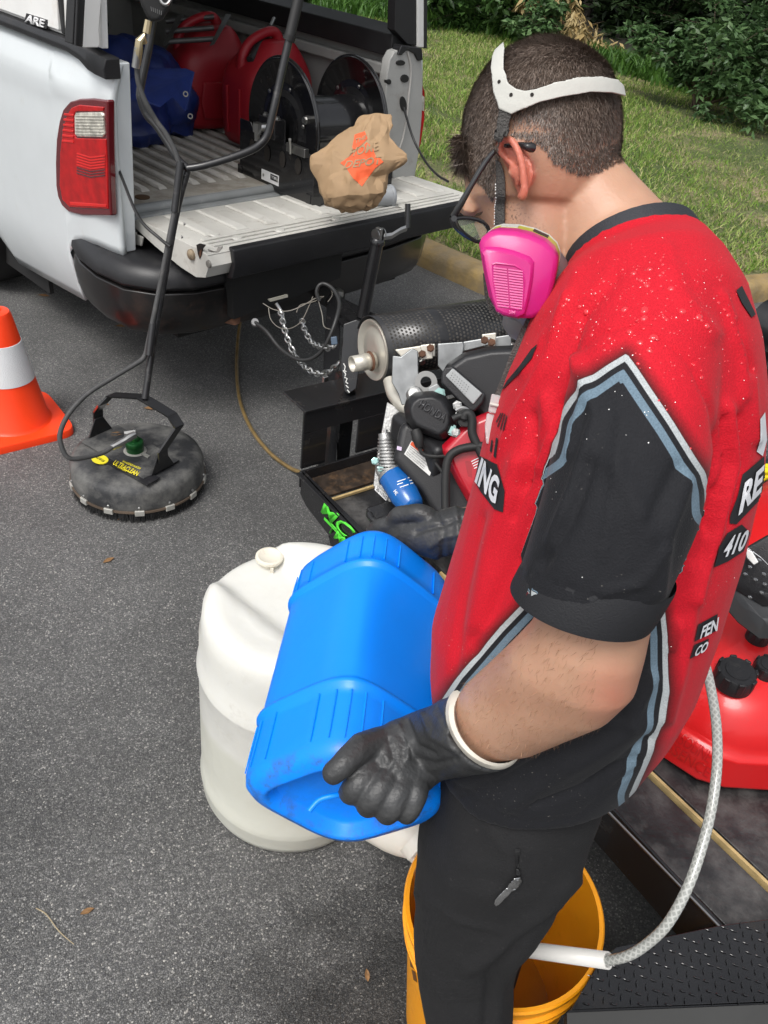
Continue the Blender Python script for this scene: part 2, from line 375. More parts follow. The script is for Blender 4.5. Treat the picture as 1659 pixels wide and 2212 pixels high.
# yellow painted concrete kerb, worn
kc = mat('worn yellow kerb', (.30, .20, .065), .85, var=.35, vscale=9, bump=1.0, bscale=50, dirt=(.20, .17, .13), dirt_amt=1.0, dscale=4)
mb = MB(); rings = []
for i, p in enumerate(kp):
    t = (kp[min(i + 1, n - 1)] - kp[max(0, i - 1)]).normalized(); s = Vector((-t.y, t.x, 0))
    if s.dot(TU) < 0: s = -s
    j = lambda a: (random.random() - .5) * a
    prof = [(-.10, -.02), (-.095, .06), (-.085 + j(.012), .105 + j(.01)), (-.055, .128 + j(.006)), (.03, .133 + j(.006)), (.075, .125), (.085, .0)]
    rings.append([p + s * a + UP * b for a, b in prof])
mb.loft(rings)
struct('yellow_kerb', mb, kc, angle=60)
# grass blades
def blades(name, pts, h0, h1, wd, cols, lean=.5):
    n = len(pts); pts = np.asarray(pts); a = np.random.rand(n) * 6.283; h = h0 + (h1 - h0) * np.random.rand(n) ** 1.5
    dx, dy = np.cos(a), np.sin(a); ln = h * lean * (0.3 + np.random.rand(n) * 1.3)
    b = np.random.rand(n) * 6.283; w_ = wd * (.6 + .8 * np.random.rand(n))
    sx, sy = np.cos(b) * w_, np.sin(b) * w_
    V = np.zeros((n, 5, 3)); V[:, 0] = pts; V[:, 0, 0] -= sx; V[:, 0, 1] -= sy; V[:, 1] = pts; V[:, 1, 0] += sx; V[:, 1, 1] += sy
    mid = pts.copy(); mid[:, 0] += dx * ln * .35; mid[:, 1] += dy * ln * .35; mid[:, 2] += h * .6
    V[:, 2] = mid; V[:, 2, 0] += sx * .8; V[:, 2, 1] += sy * .8; V[:, 3] = mid; V[:, 3, 0] -= sx * .8; V[:, 3, 1] -= sy * .8
    V[:, 4] = pts; V[:, 4, 0] += dx * ln; V[:, 4, 1] += dy * ln; V[:, 4, 2] += h * .95
    i = np.arange(n)[:, None] * 5
    Fc = np.concatenate([i + np.array([[0, 1, 2]]), i + np.array([[0, 2, 3]]), i + np.array([[3, 2, 4]])])
    o = np_mesh(name, V, Fc, cols); r = np.repeat(np.random.rand(n), 5); fattr(o.data, 'rnd', r); return o
def leafmat(name, c, rough=.5, trans=.25, gloss=.5):
    m = bpy.data.materials.new(name); m.use_nodes = True; nt = m.node_tree; b = nt.nodes['Principled BSDF']; L = nt.links.new
    at = N(nt, 'ShaderNodeAttribute', attribute_name='rnd'); cr = N(nt, 'ShaderNodeValToRGB'); e = cr.color_ramp
    e.elements[0].color = (*c[0], 1); e.elements[1].color = (*c[-1], 1)
    for i, k in enumerate(c[1:-1]): x = e.elements.new((i + 1) / (len(c) - 1)); x.color = (*k, 1)
    L(at.outputs['Fac'], cr.inputs[0]); L(cr.outputs[0], b.inputs['Base Color']); b.inputs['Roughness'].default_value = rough; b.inputs['Specular IOR Level'].default_value = gloss
    tr = N(nt, 'ShaderNodeBsdfTranslucent'); L(cr.outputs[0], tr.inputs['Color']); mx = N(nt, 'ShaderNodeMixShader'); mx.inputs[0].default_value = trans
    L(b.outputs[0], mx.inputs[1]); L(tr.outputs[0], mx.inputs[2]); L(mx.outputs[0], nt.nodes['Material Output'].inputs['Surface']); return m
GRASS = leafmat('grass', [(.08, .14, .028), (.15, .27, .045), (.24, .38, .065), (.35, .43, .12), (.55, .48, .26)], .55, .35, .3)
WEED = leafmat('weeds', [(.03, .08, .012), (.06, .15, .02), (.10, .21, .035)], .5, .3, .4)
def verge_pts(n, dmax, edge=.02, bias=1.9, keep=None, xr=(-2, 9)):
    out = []; g = np.random.rand
    while len(out) < n:
        i = random.uniform(0, len(kp) - 1.001); a = int(i); t = i - a; p = outer[a].lerp(outer[a + 1], t)
        d = edge + (random.random() ** bias) * dmax
        q = p + (far[a].lerp(far[a + 1], t) - p).normalized() * d
        if not (q.y > .4 * abs(q.x) and -3 < q.x < 13 and q.y < 19): continue
        if keep and not keep(q): continue
        out.append((q.x, q.y, d))
    return out
from mathutils import noise as mn
def dens(q): return mn.noise(Vector((q.x * .9, q.y * .9, 0))) + .5 * mn.noise(Vector((q.x * 3, q.y * 3, 5)))
def wood_edge(x): return 17.4 - .02 * x - .0 if x < .6 else 17.4 - (x - .6) * 1.32      # the line where the wood starts
pts = []
# random area sampling, denser near
tries = 0
while len(pts) < 150000 and tries < 900000:
    tries += 1
    x = random.uniform(-1.6, 8.5); y = 4.2 + (random.random() ** 1.35) * 14
    if abs(x) > .62 * y + .6 or y > wood_edge(x) + .8: continue
    pts.append((x, y))
ok = []
ko = np.array([(p.x, p.y) for p in kp])
for x, y in pts:
    i = int(np.argmin((ko[:, 0] - x) ** 2 + (ko[:, 1] - y) ** 2)); i = min(max(i, 1), n - 2)
    t = kp[i + 1] - kp[i - 1]; s = Vector((-t.y, t.x, 0)).normalized()
    if s.dot(TU) < 0: s = -s
    dd = (x - kp[i].x) * s.x + (y - kp[i].y) * s.y
    if dd < .11: continue
    dn_ = dens(Vector((x, y, 0)))
    if dn_ < -.30 and random.random() > .12: continue
    if x > 2.5 and random.random() < .25: continue
    ok.append((x, y, .11 + .012 * max(0, dd - 1)))
ok = np.array(ok)
setp(blades('lawn_grass', ok, .02, .08, .0042, GRASS, .9), 'patchy green lawn with dry brown blades beyond the yellow kerb', 'grass', kind='stuff')
# litter of dry stalks
lp = ok[np.random.choice(len(ok), 9000)].copy(); lp[:, 2] += .01
setp(blades('dry_stalks', lp, .006, .02, .004, leafmat('straw', [(.30, .24, .13), (.42, .35, .22)], .8, .1), 5), 'dry straw coloured stalks scattered in the lawn', 'dry grass', kind='stuff')
# rank weeds along the wood edge
wp = []
while len(wp) < 26000:
    x = random.uniform(-2.5, 9); y = wood_edge(x) + random.gauss(0, .45)
    wp.append((x, y, .2 + .01 * random.random()))
setp(blades('edge_weeds', np.array(wp), .08, .30, .014, WEED, .6), 'bright green rank weeds along the edge of the wood', 'weeds', kind='stuff')
# wood floor
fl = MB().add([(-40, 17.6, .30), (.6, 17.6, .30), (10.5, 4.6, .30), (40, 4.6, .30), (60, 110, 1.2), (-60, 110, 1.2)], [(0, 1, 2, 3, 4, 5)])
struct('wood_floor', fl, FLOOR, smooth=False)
# leaves: folded rhombs
def leafset(cen, size, rnd, droop=.3, aspect=.45):
    n = len(cen); d = np.random.randn(n, 3); d[:, 2] = d[:, 2] * .35 - droop; d /= np.linalg.norm(d, axis=1)[:, None]
    q = np.random.randn(n, 3) * .5; q[:, 2] += 1; s = np.cross(d, q); s /= np.linalg.norm(s, axis=1)[:, None] + 1e-6
    L_ = (size * (.6 + .8 * np.random.rand(n)))[:, None]; W_ = L_ * aspect * .5
    up = np.cross(s, d)
    V = np.stack([cen, cen + d * L_ * .45 + s * W_ + up * W_ * .35, cen + d * L_, cen + d * L_ * .45 - s * W_ + up * W_ * .35, cen + d * L_ * .5], 1)
    i = np.arange(n)[:, None] * 5
    Fc = np.concatenate([i + np.array([[0, 1, 4]]), i + np.array([[1, 2, 4]]), i + np.array([[2, 3, 4]]), i + np.array([[3, 0, 4]])])
    return V.reshape(-1, 3), Fc, np.repeat(rnd, 5)
LEAFA = leafmat('shrub leaves', [(.018, .045, .012), (.035, .085, .02), (.06, .13, .03), (.10, .19, .055)], .42, .25, .5)
LEAFB = leafmat('honeysuckle leaves', [(.03, .07, .025), (.055, .115, .04), (.09, .17, .06), (.15, .24, .10)], .42, .25, .5)
LEAFD = leafmat('dead leaves', [(.20, .13, .05), (.34, .25, .11), (.45, .36, .19)], .8, .1, .2)
LEAFK = leafmat('canopy leaves', [(.008, .018, .006), (.016, .034, .010), (.028, .055, .016)], .5, .2, .3)
BARK = mat('bark', (.035, .028, .022), .9, var=.4, vscale=18, bump=1, bscale=25)
TWIG = mat('twig', (.09, .065, .045), .85, var=.3)
def shrub(label, base, clumps, nleaf, size, lm, stems=7, leafname='foliage', cat='shrub', group=None, aspect=.45, droop=.3):
    base = Vector(base); t = thing('shrub', label, cat, base, group)
    mb = MB(); tips = []
    for c, r in clumps:
        for _ in range(max(2, stems // len(clumps) + 1)):
            e = Vector(c) + Vector((random.gauss(0, r * .4), random.gauss(0, r * .4), random.gauss(0, r * .3)))
            m1 = base.lerp(e, .5) + Vector((random.gauss(0, .1), random.gauss(0, .1), .12))
            mb.tube([base + Vector((random.gauss(0, .06), random.gauss(0, .06), 0)), m1, e], [.014, .008, .003], n=5, smooth=4)
            for _k in range(4):
                f = m1.lerp(e, random.random()); g = f + Vector((random.gauss(0, r * .6), random.gauss(0, r * .6), random.gauss(.02, r * .35)))
                mb.tube([f, f.lerp(g, .5) + Vector((0, 0, .03)), g], [.005, .004, .002], n=4); tips.append((f, g))
    obj('stem', mb, TWIG, t)
    cen = []; tot = sum(r ** 2 for _, r in clumps)
    for c, r in clumps:
        k = int(nleaf * .6 * r * r / tot); sub = max(5, k // 45)
        for _ in range(sub):      # small sprays give an uneven outline
            v = Vector(np.random.randn(3)); v.normalize(); v *= r * random.random() ** .35; sc = Vector(c) + v; dirn = (v.normalized() + Vector(np.random.randn(3)) * .6).normalized()
            for _ in range(k // sub): s_ = random.random(); cen.append(sc + dirn * r * .55 * s_ + Vector(np.random.randn(3)) * r * .09)
    for _ in range(int(nleaf * .4)):
        a, b = random.choice(tips); cen.append(a.lerp(b, random.random()) + Vector(np.random.randn(3)) * .03)
    cen = np.array(cen); V, Fc, rr = leafset(cen, size, np.clip(np.random.rand(len(cen)) * .7 + .3 * np.random.rand(), 0, 1), droop, aspect)
    o = np_mesh(leafname, V, Fc, lm, t); fattr(o.data, 'rnd', rr); o['kind'] = 'stuff'; return t
def at(x, y, d): return P(x, y, d)
def cl(lst): return [(P(x, y, d), r) for x, y, d, r in lst]
def gz(p, z=.2): return (p.x, p.y, z)
shrub('dense dark green shrub left of the dead yellow branch at the wood edge', gz(P(1000, 60, 17.3)), cl([(960, -20, 16.9, .9), (1060, -30, 16.8, .9), (1150, -10, 16.6, .8), (1000, 10, 17, .5), (1120, 25, 16.6, .45)]), 9000, .15, LEAFA, 9)
shrub('pale green arching shrub right of the dead branch, in front of the tree trunks', gz(P(1530, 170, 12.3)), cl([(1640, 60, 12.2, .55), (1530, 125, 12.1, .38), (1600, 150, 11.7, .5), (1660, 200, 11.4, .42), (1440, 95, 12.3, .26), (1372, 72, 12.4, .16), (1480, 110, 12.2, .3), (1660, -30, 12.6, .5), (1570, 195, 11.6, .28), (1700, 100, 12.0, .7), (1400, 110, 12.2, .2)]), 9500, .105, LEAFB, 14)
shrub('drooping dead branch with dry yellow leaves behind the head of the man', gz(P(1240, 110, 16.0)), cl([(1180, 10, 16.0, .32), (1230, 40, 15.9, .3), (1270, 85, 15.6, .28), (1300, 110, 15.4, .22), (1325, 130, 15.3, .16), (1150, -20, 16.1, .3), (1250, 60, 15.8, .3)]), 1500, .19, LEAFD, 8, cat='dead branch', aspect=.28, droop=1.1)
shrub('small light green sapling hanging in front of the dead yellow branch', gz(P(1180, 80, 15.6)), cl([(1165, 60, 15.5, .35), (1200, 30, 15.4, .25), (1120, 45, 15.6, .3)]), 1100, .13, LEAFB, 6)
bk = [(1330, -10, 22, 1.4), (1420, 10, 21, 1.2), (1500, -30, 20, 1.5), (1260, -40, 24, 1.6), (1120, -60, 26, 2.2), (1600, -60, 19, 1.8), (1380, 45, 19.5, .6), (1460, 60, 18, .5), (980, -70, 25, 1.8), (1680, -10, 16, 1.2), (820, -60, 24, 2.0), (700, -50, 25, 2.0)]
bl = ['far dark understorey thicket above the head of the man', 'dark understorey bush between the two thin tree trunks', 'tall dark bush behind the pale arching shrub', 'dark thicket behind the dead yellow branch', 'large dark thicket high behind the dense left shrub', 'dark bush above the right shrub at the top edge', 'low dark bush on the shaded wood floor', 'low dark bush under the right tree trunks', 'dark thicket behind the rear cap post of the pickup', 'dark bush at the far right edge of the wood', 'dark thicket seen through the cap window of the pickup', 'far thicket left of the cap window of the pickup']
for (x, y, d, r), lb in zip(bk, bl):
    p = P(x, y, d); shrub(lb, gz(p, .3), [(p, r), (p + Vector((r * .7, .3, -r * .3)), r * .6), (p + Vector((-r * .7, -.2, -r * .35)), r * .6), (p + Vector((0, 0, -r * .7)), r * .8)], int(2600 + 1500 * r), .17, LEAFK, 6, group='understorey bushes in the wood')
def tree(label, x, y, r, lean=(0, 0), shade_crown=True):
    t = thing('tree', label, 'tree', (x, y, .3), 'tree trunks in the wood')
    mb = MB(); top = Vector((x + lean[0] * 9, y + lean[1] * 9, 9))
    pts = [Vector((x, y, .2)).lerp(top, k / 6) + Vector((random.gauss(0, .05), random.gauss(0, .05), 0)) * (k > 0) for k in range(7)]
    mb.tube(pts, [r * 1.35, r * 1.05, r, r * .9, r * .8, r * .7, r * .5], n=10, smooth=3)
    for _ in range(5):
        k = random.uniform(.12, .8); p = pts[0].lerp(top, k); q = p + Vector((random.gauss(0, 1.2), random.gauss(0, 1.2), random.uniform(.3, 1.2)))
        mb.tube([p, p.lerp(q, .5) + Vector((0, 0, .15)), q], [r * .35, r * .22, r * .08], n=6, smooth=3)
    obj('trunk', mb, BARK, t)
    if shade_crown:  # unseen leaf masses, put overhead to keep the wood dark
        cs = []
        for _ in range(16):
            c = top + Vector((random.gauss(0, 1.9), random.gauss(0, 1.9), random.uniform(-3.6, 1.8))); m_ = 150
            cs.append(np.array(c) + np.random.randn(m_, 3) * .75)
        cen = np.concatenate(cs); V, Fc, rr = leafset(cen, .32, np.random.rand(len(cen)), .3, .6)
        o = np_mesh('shade_crown', V, Fc, LEAFK, t); fattr(o.data, 'rnd', rr); o['kind'] = 'stuff'
def trk(label, x, y, d, r, lean=(0, 0)): p = P(x, y, d); tree(label, p.x, p.y, r, lean)
trk('thin upright tree trunk nearest the right shrub', 1445, 60, 19, .13)
trk('slender leaning trunk left of the upright one', 1335, 50, 20, .07, (.05, 0))
trk('thin dark trunk just above the head of the man', 1270, 5, 21, .09, (-.03, 0))
trk('thin trunk behind the pale arching shrub', 1570, 60, 17, .07, (.02, .02))
trk('trunk at the far right edge of the wood', 1690, 20, 16, .12)
trk('dark trunk above the dense left shrub', 1100, -40, 22, .14)
trk('dark trunk left of the dense left shrub', 950, -60, 21, .12)
for i, (x, y) in enumerate([(-6, 22), (-11, 24), (1.5, 24), (4.5, 24), (8, 19), (10.5, 14.5), (12, 11), (-16, 24), (7, 26), (0, 30)]):
    tree(['tree behind the pickup cab side', 'far tree left of the pickup', 'tree deep in the wood behind the dead branch', 'tree deep in the wood right of the dead branch', 'tree behind the right shrub', 'tree right of the right shrub', 'rightmost tree of the wood edge', 'leftmost of the far trees behind the pickup cab', 'tree far back at the right of the wood', 'farthest tree standing in the middle of the wood'][i], x, y, .16)

# ================================================================== PICKUP
pk = thing('pickup_truck', 'white pickup with a white cap over its bed and the tailgate lowered', 'pickup', T(2.38, 4, 0))
def pane(pts, ext): return MB().prism(pts, ext)
ZB = 1.355
# left body side: a pressed panel with a crease, cut away over the bumper
mb = MB(); cols = [2.81, 2.83, 2.87, 2.95, 3.05, 3.13, 3.185, 3.19, 3.21, 3.3, 3.5, 3.7, 3.9]
cols += [3.97, 4.05, 4.15, 4.3, 4.5, 4.7, 4.85, 4.95, 5.02, 5.2, 5.6, 6.2, 7.0]
def zbot(v):
    if v < 3.188: return .700 - .05 * max(0, (v - 2.95) / .24) ** 1.2 if v < 3.13 else .655 - .06 * ((v - 3.13) / .055)
    if v < 3.95: return .372 - (v - 3.19) * .115
    if v < 5.05: return .30 + .46 * math.sqrt(max(0, 1 - ((v - 4.5) / .55) ** 2))
    return .28
NZ = 22
def uprof(z, v):
    u = 1.53
    if z < .62: u += .16 * ((.62 - z) / .35) ** 2 * .55
    if z > 1.05: u += .012 * ((z - 1.05) / .1) ** 1.0 * .4
    u -= .012 * math.exp(-((z - 1.235) / .028) ** 2) * min(1, max(0, (v - 2.95) / .12))
    if z > 1.25: u += (z - 1.25) * .30
    if v < 3.0: u += ((3.0 - v) / .19) ** 2 * .03
    return u
for v in cols:
    zb = zbot(v)
    for j in range(NZ + 1):
        z = zb + (ZB - zb) * j / NZ; mb.v.append(T(uprof(z, v), v, z))
for i in range(len(cols) - 1):
    for j in range(NZ): a = i * (NZ + 1) + j; mb.f.append((a, a + 1, a + NZ + 2, a + NZ + 1))
o = obj('body_side', mb, WHITE, pk, angle=50); s = o.modifiers.new('s', 'SOLIDIFY'); s.thickness = .022; s.offset = -1 if (o.data.polygons[0].normal.dot(TU) < 0) else 1
# inner return behind the bumper end and rear edge of body (jamb)
obj('bed_corner', MB().prism([T(1.553, 2.83, .70), T(1.585, 2.82, 1.355), T(1.66, 2.83, 1.355), T(1.63, 2.83, .70)], TV * .06), WHITE, pk, bevel=.006)
obj('lower_return', MB().prism([T(1.55, 3.20, .60), T(1.62, 3.20, .36), T(1.66, 3.2, .36), T(1.63, 3.2, .62)], TV * .04), WHITE, pk)
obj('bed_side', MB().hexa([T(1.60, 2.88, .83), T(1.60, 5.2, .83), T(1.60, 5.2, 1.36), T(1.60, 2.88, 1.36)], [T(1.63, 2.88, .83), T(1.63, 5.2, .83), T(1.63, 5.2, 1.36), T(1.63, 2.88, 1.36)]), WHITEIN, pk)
# black bed rail moulding with its swoop at the rear corner
rp = [(3.9, 1.39, 1.352), (3.4, 1.39, 1.352), (3.05, 1.388, 1.35), (2.97, 1.383, 1.338), (2.92, 1.378, 1.318), (2.87, 1.375, 1.312), (2.80, 1.372, 1.310)]
rp = [(7.0, 1.39, 1.352)] + rp
rings = [[T(1.545, v, zl), T(1.540, v, (zt + zl) / 2), T(1.552, v, zt), T(1.605, v, zt + .004), T(1.605, v, zl)] for v, zt, zl in rp]
obj('bed_rail_cap', MB().loft(rings), BLACKPL, pk, bevel=.005)
rings = [[T(3.20, max(v, 2.88), zl), T(3.205, max(v, 2.88), (zt + zl) / 2), T(3.195, max(v, 2.88), zt), T(3.11, max(v, 2.88), zt + .004), T(3.11, max(v, 2.88), zl)] for v, zt, zl in rp[:-2]]
obj('bed_rail_cap', MB().loft(rings), BLACKPL, pk, bevel=.005)
# left tail light: dark red housing, red lens, clear reversing lens
TLr = mat('red lens', (.40, .003, .004), .22, coat=.25, var=.25, vscale=25)
TLd = mat('dark red lens', (.12, .004, .008), .12, coat=1, var=.1)
TLc = mat('clear lens', (.62, .60, .52), .18, coat=1, var=.35, vscale=50, metal=.3)
def tl(px, off, th):
    return MB().prism([onpl(x, y, TU, 1.527 - off) for x, y in px], TU * th)
hp = [(232, 216), (200, 212), (170, 213), (150, 219), (135, 236), (127, 262), (121, 300), (119, 350), (120, 400), (124, 425), (133, 445), (148, 459), (175, 466), (239, 467), (236, 400), (233, 300)]
tlp = obj('tail_light', tl(hp, .006, .03), TLd, pk, bevel=.008, seg=3, angle=60)
obj('red_lens', tl([(224, 231), (170, 226), (153, 233), (143, 250), (135, 280), (129, 330), (128, 400), (134, 432), (150, 448), (233, 452), (231, 350), (228, 300), (163, 298), (160, 290), (160, 245), (165, 241), (222, 241)], .010, .01), TLr, tlp, bevel=.004, seg=2)
cl_ = obj('reversing_lens', tl([(163, 243), (218, 242), (222, 250), (225, 290), (221, 297), (167, 296), (161, 290), (160, 250)], .012, .012), TLc, tlp, bevel=.004)
for k in range(7):
    y = 249 + k * 6.6
    obj('lens_rib', tl([(162, y), (222, y + 1), (222, y + 3.2), (162, y + 2.2)], .0145, .004), TLc, tlp, bevel=.001)
TLb = mat('lens rib red', (.62, .012, .010), .2, coat=.3)
for k in range(6):
    y = 244 + k * 11.5; obj('lens_rib', tl([(138 - k * .9, y), (158, y + 3), (158, y + 8), (137 - k * .9, y + 5)], .0125, .004), TLb, tlp, bevel=.0015)
for k in range(8):
    y = 338 + k * 6; obj('lens_rib', tl([(165, y - 8), (195, y + 1), (226, y - 3), (226, y + .5), (195, y + 4.5), (165, y - 4.5)], .0125, .004), TLb if k < 5 else TLd, tlp, bevel=.001)
obj('lens_rib', tl([(150, 436), (229, 442), (229, 448), (152, 444)], .0125, .004), TLb, tlp, bevel=.0015)
# cap (topper) left side, rear posts
CAPW = mat('cap white', (.74, .74, .72), .35, coat=.4, var=.03, dirt=(.45, .36, .24), dirt_amt=.12, dscale=4)
SEAL = mat('black seal', (.018, .018, .019), .5, var=.2)
obj('cap_side', MB().hexa([T(1.575, 2.86, 1.392), T(1.575, 5.2, 1.392), T(1.62, 5.2, 2.05), T(1.62, 2.86, 2.05)], [T(1.60, 2.86, 1.392), T(1.60, 5.2, 1.392), T(1.645, 5.2, 2.05), T(1.645, 2.86, 2.05)]), CAPW, pk, bevel=.004)
obj('cap_door', MB().hexa([T(1.562, 3.135, 1.402), T(1.562, 4.9, 1.402), T(1.60, 4.9, 1.9), T(1.60, 3.135, 1.9)], [T(1.59, 3.135, 1.402), T(1.59, 4.9, 1.402), T(1.63, 4.9, 1.9), T(1.63, 3.135, 1.9)]), CAPW, pk, bevel=.006)
obj('door_seal', MB().box(T(1.585, 3.118, 1.66), .03, .022, .53, (TU, TV, UP)), SEAL, pk, bevel=.004)
obj('unseen_cap_roof', MB().hexa([T(1.6, 2.86, 2.05), T(3.16, 2.86, 2.05), T(3.16, 5.25, 2.05), T(1.6, 5.25, 2.05)], [T(1.68, 2.86, 2.12), T(3.08, 2.86, 2.12), T(3.08, 5.25, 2.12), T(1.68, 5.25, 2.12)]), CAPW, pk, bevel=.02)  # out of view, added to shade the bed
def rearp(x, y, v=2.84): return onpl(x, y, TV, v)
obj('cap_seal', MB().prism([rearp(163, -60), rearp(189, -60), rearp(178, 103), rearp(155, 96)], TV * .05), SEAL, pk, bevel=.004)
obj('seal_ridge', MB().tube([rearp(170, -60, 2.835), rearp(163, 98, 2.835)], .005), SEAL, pk)
obj('cap_flange', MB().prism([rearp(186, -60), rearp(222, -60), rearp(219, 0), rearp(214, 60), rearp(216, 95), rearp(212, 103), rearp(180, 103)], TV * .04), CAPW, pk, bevel=.003)
# the name plate of the cap
bq = [onpl(53, 48, TU, 1.558), onpl(98, 62, TU, 1.558), onpl(102, 43, TU, 1.563), onpl(58, 29, TU, 1.563)]
ctr = sum(bq, Vector()) / 4
obj('badge', MB().prism([ctr + (p - ctr) * 1.08 for p in bq], TU * .006), SEAL, pk, bevel=.002)
text_quad('badge_lettering', 'ARE', [ctr + (p - ctr) * .9 - TU * .003 for p in bq], CHROMEHI, pk, .004, bold=.03)
# bed floor with raised ribs, front wall, wheel housings
obj('bed_floor', MB().hexa([T(1.60, 2.95, .80), T(3.10, 2.95, .80), T(3.10, 5.25, .80), T(1.6, 5.25, .80)], [T(1.6, 2.95, .826), T(3.1, 2.95, .826), T(3.1, 5.25, .826), T(1.6, 5.25, .826)]), BEDDIRT, pk)
RIB = mat('bed rib', (.52, .50, .46), .5, var=.1, dirt=(.15, .11, .07), dirt_amt=.35, dscale=10, bump=.3)
for k in range(17):
    u = 1.66 + k * .083
    obj('floor_rib', MB().hexa([T(u, 3.09, .826), T(u + .042, 3.09, .826), T(u + .042, 5.2, .826), T(u, 5.2, .826)], [T(u + .008, 3.115, .838), T(u + .034, 3.115, .838), T(u + .034, 5.2, .838), T(u + .008, 5.2, .838)]), RIB, pk, bevel=.003, seg=1)
GREYROLL = mat('grey painted sill', (.20, .21, .21), .4, var=.1, dirt=(.4, .4, .37), dirt_amt=.15, dscale=12)
obj('bed_sill', MB().tube([T(1.60, 2.945, .812), T(3.10, 2.945, .812)], .022, n=14), GREYROLL, pk)
obj('hinge_gap', MB().box(T(2.35, 2.915, .775), 1.5, .05, .06, (TU, TV, UP)), GREYROLL, pk, bevel=.01)
obj('oval_plug', MB().lathe(T(1.79, 3.03, .828), UP, [(.03, 0), (.03, .003), (.024, .004)], n=20), mat('brown plug', (.09, .055, .03), .6), pk)
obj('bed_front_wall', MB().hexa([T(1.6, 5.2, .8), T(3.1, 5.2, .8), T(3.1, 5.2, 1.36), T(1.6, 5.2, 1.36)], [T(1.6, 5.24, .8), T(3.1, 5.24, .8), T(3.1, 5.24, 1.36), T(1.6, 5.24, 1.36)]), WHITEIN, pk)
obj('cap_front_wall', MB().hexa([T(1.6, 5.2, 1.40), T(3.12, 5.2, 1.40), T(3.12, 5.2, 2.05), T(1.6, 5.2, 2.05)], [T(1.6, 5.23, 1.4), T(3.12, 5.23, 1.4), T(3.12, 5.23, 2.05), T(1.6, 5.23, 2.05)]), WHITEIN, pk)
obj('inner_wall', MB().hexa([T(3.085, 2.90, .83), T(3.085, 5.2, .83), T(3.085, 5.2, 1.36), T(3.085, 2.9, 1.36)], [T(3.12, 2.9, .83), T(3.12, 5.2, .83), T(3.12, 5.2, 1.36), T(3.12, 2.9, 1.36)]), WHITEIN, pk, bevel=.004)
obj('wall_rail', MB().box(T(3.06, 4.05, 1.27), .05, 2.3, .05, (TU, TV, UP)), WHITEIN, pk, bevel=.01)
obj('body_side_right', MB().hexa([T(3.19, 2.87, .5), T(3.23, 2.87, .9), T(3.23, 2.87, 1.2), T(3.2, 2.87, 1.35)], [T(3.19, 7, .5), T(3.23, 7, .9), T(3.23, 7, 1.2), T(3.2, 7, 1.35)]), WHITE, pk)
for u_ in (2.93,):
    rings = []
    for a in np.linspace(0, math.pi, 12): rings.append([T(3.09, 4.35 - math.cos(a) * .42, .83 + math.sin(a) * .24), T(2.93, 4.35 - math.cos(a) * .42, .83 + math.sin(a) * .24)])
    mb = MB()
    for r in rings: mb.v += r
    for i in range(11): mb.f.append((2 * i, 2 * i + 1, 2 * i + 3, 2 * i + 2))
    mb.f.append(tuple(2 * i + 1 for i in range(12)))
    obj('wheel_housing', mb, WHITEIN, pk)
# cap right side: black inner sill, window opening above with frame, tinted pane
obj('cap_sill', MB().prism([T(3.02, 2.90, 1.33), T(3.02, 2.90, 1.42), T(3.14, 2.90, 1.445), T(3.16, 2.90, 1.36)], TV * 2.3), SEAL, pk, bevel=.006)
obj('cap_side_right', MB().hexa([T(3.13, 4.45, 1.42), T(3.13, 5.2, 1.42), T(3.10, 5.2, 2.05), T(3.10, 4.45, 2.05)], [T(3.16, 4.45, 1.42), T(3.16, 5.2, 1.42), T(3.13, 5.2, 2.05), T(3.13, 4.45, 2.05)]), CAPW, pk)
obj('cap_header_right', MB().box(T(3.11, 3.7, 1.98), .03, 1.6, .16, (TU, TV, UP)), CAPW, pk)
GLASS = mat('clear glass', (.95, .97, .96), .02, trans=1.0, var=0, ior=1.02)
obj('side_window_pane', MB().box(T(3.145, 3.72, 1.67), .004, 1.5, .48, (TU, TV, UP)), GLASS, pk)
obj('cap_post_right', MB().prism([rearp(857, -60, 2.87), rearp(908, -60, 2.87), rearp(906, 100, 2.87), rearp(880, 96, 2.87), rearp(853, 66, 2.87)], TV * .05), SEAL, pk, bevel=.004)
obj('cap_flange_right', MB().prism([rearp(903, -60, 2.86), rearp(919, -60, 2.86), rearp(919, 103, 2.86), rearp(903, 102, 2.86)], TV * .05), CAPW, pk, bevel=.003)
obj('cap_seal_right', MB().prism([rearp(917, -60, 2.855), rearp(924, -60, 2.855), rearp(923, 105, 2.855), rearp(917, 105, 2.855)], TV * .06), SEAL, pk, bevel=.003)
# right bed pillar seen from inside
pl_ = obj('bed_pillar_right', MB().prism([rearp(x, y, 2.845) for x, y in [(852, 112), (842, 130), (836, 165), (833, 215), (834, 280), (842, 340), (852, 395), (886, 440), (897, 380), (905, 330), (912, 250), (914, 170), (911, 128), (890, 108), (868, 106)]], TV * .05), WHITEIN, pk, bevel=.006)
obj('corner_cap', MB().prism([rearp(x, y, 2.835) for x, y in [(868, 98), (912, 104), (914, 130), (904, 132), (896, 116), (880, 108), (868, 120), (860, 118)]], TV * .05), BLACKPL, pk, bevel=.004)
for x, y, a, b in ((866, 136, 10, 6), (841, 177, 5, 6), (875, 170, 9, 9)):
    obj('rubber_plug', MB().prism([rearp(x + a * math.cos(t), y + b * math.sin(t), 2.84) for t in np.linspace(0, 5.8, 12)], TV * .02), RUBBER, pl_, bevel=.002)
obj('grommet', MB().prism([rearp(872 + 7 * math.cos(t) + 2 * math.sin(t), 225 + 17 * math.sin(t), 2.84) for t in np.linspace(0, 5.8, 12)], TV * .02), RUBBER, pl_, bevel=.002)
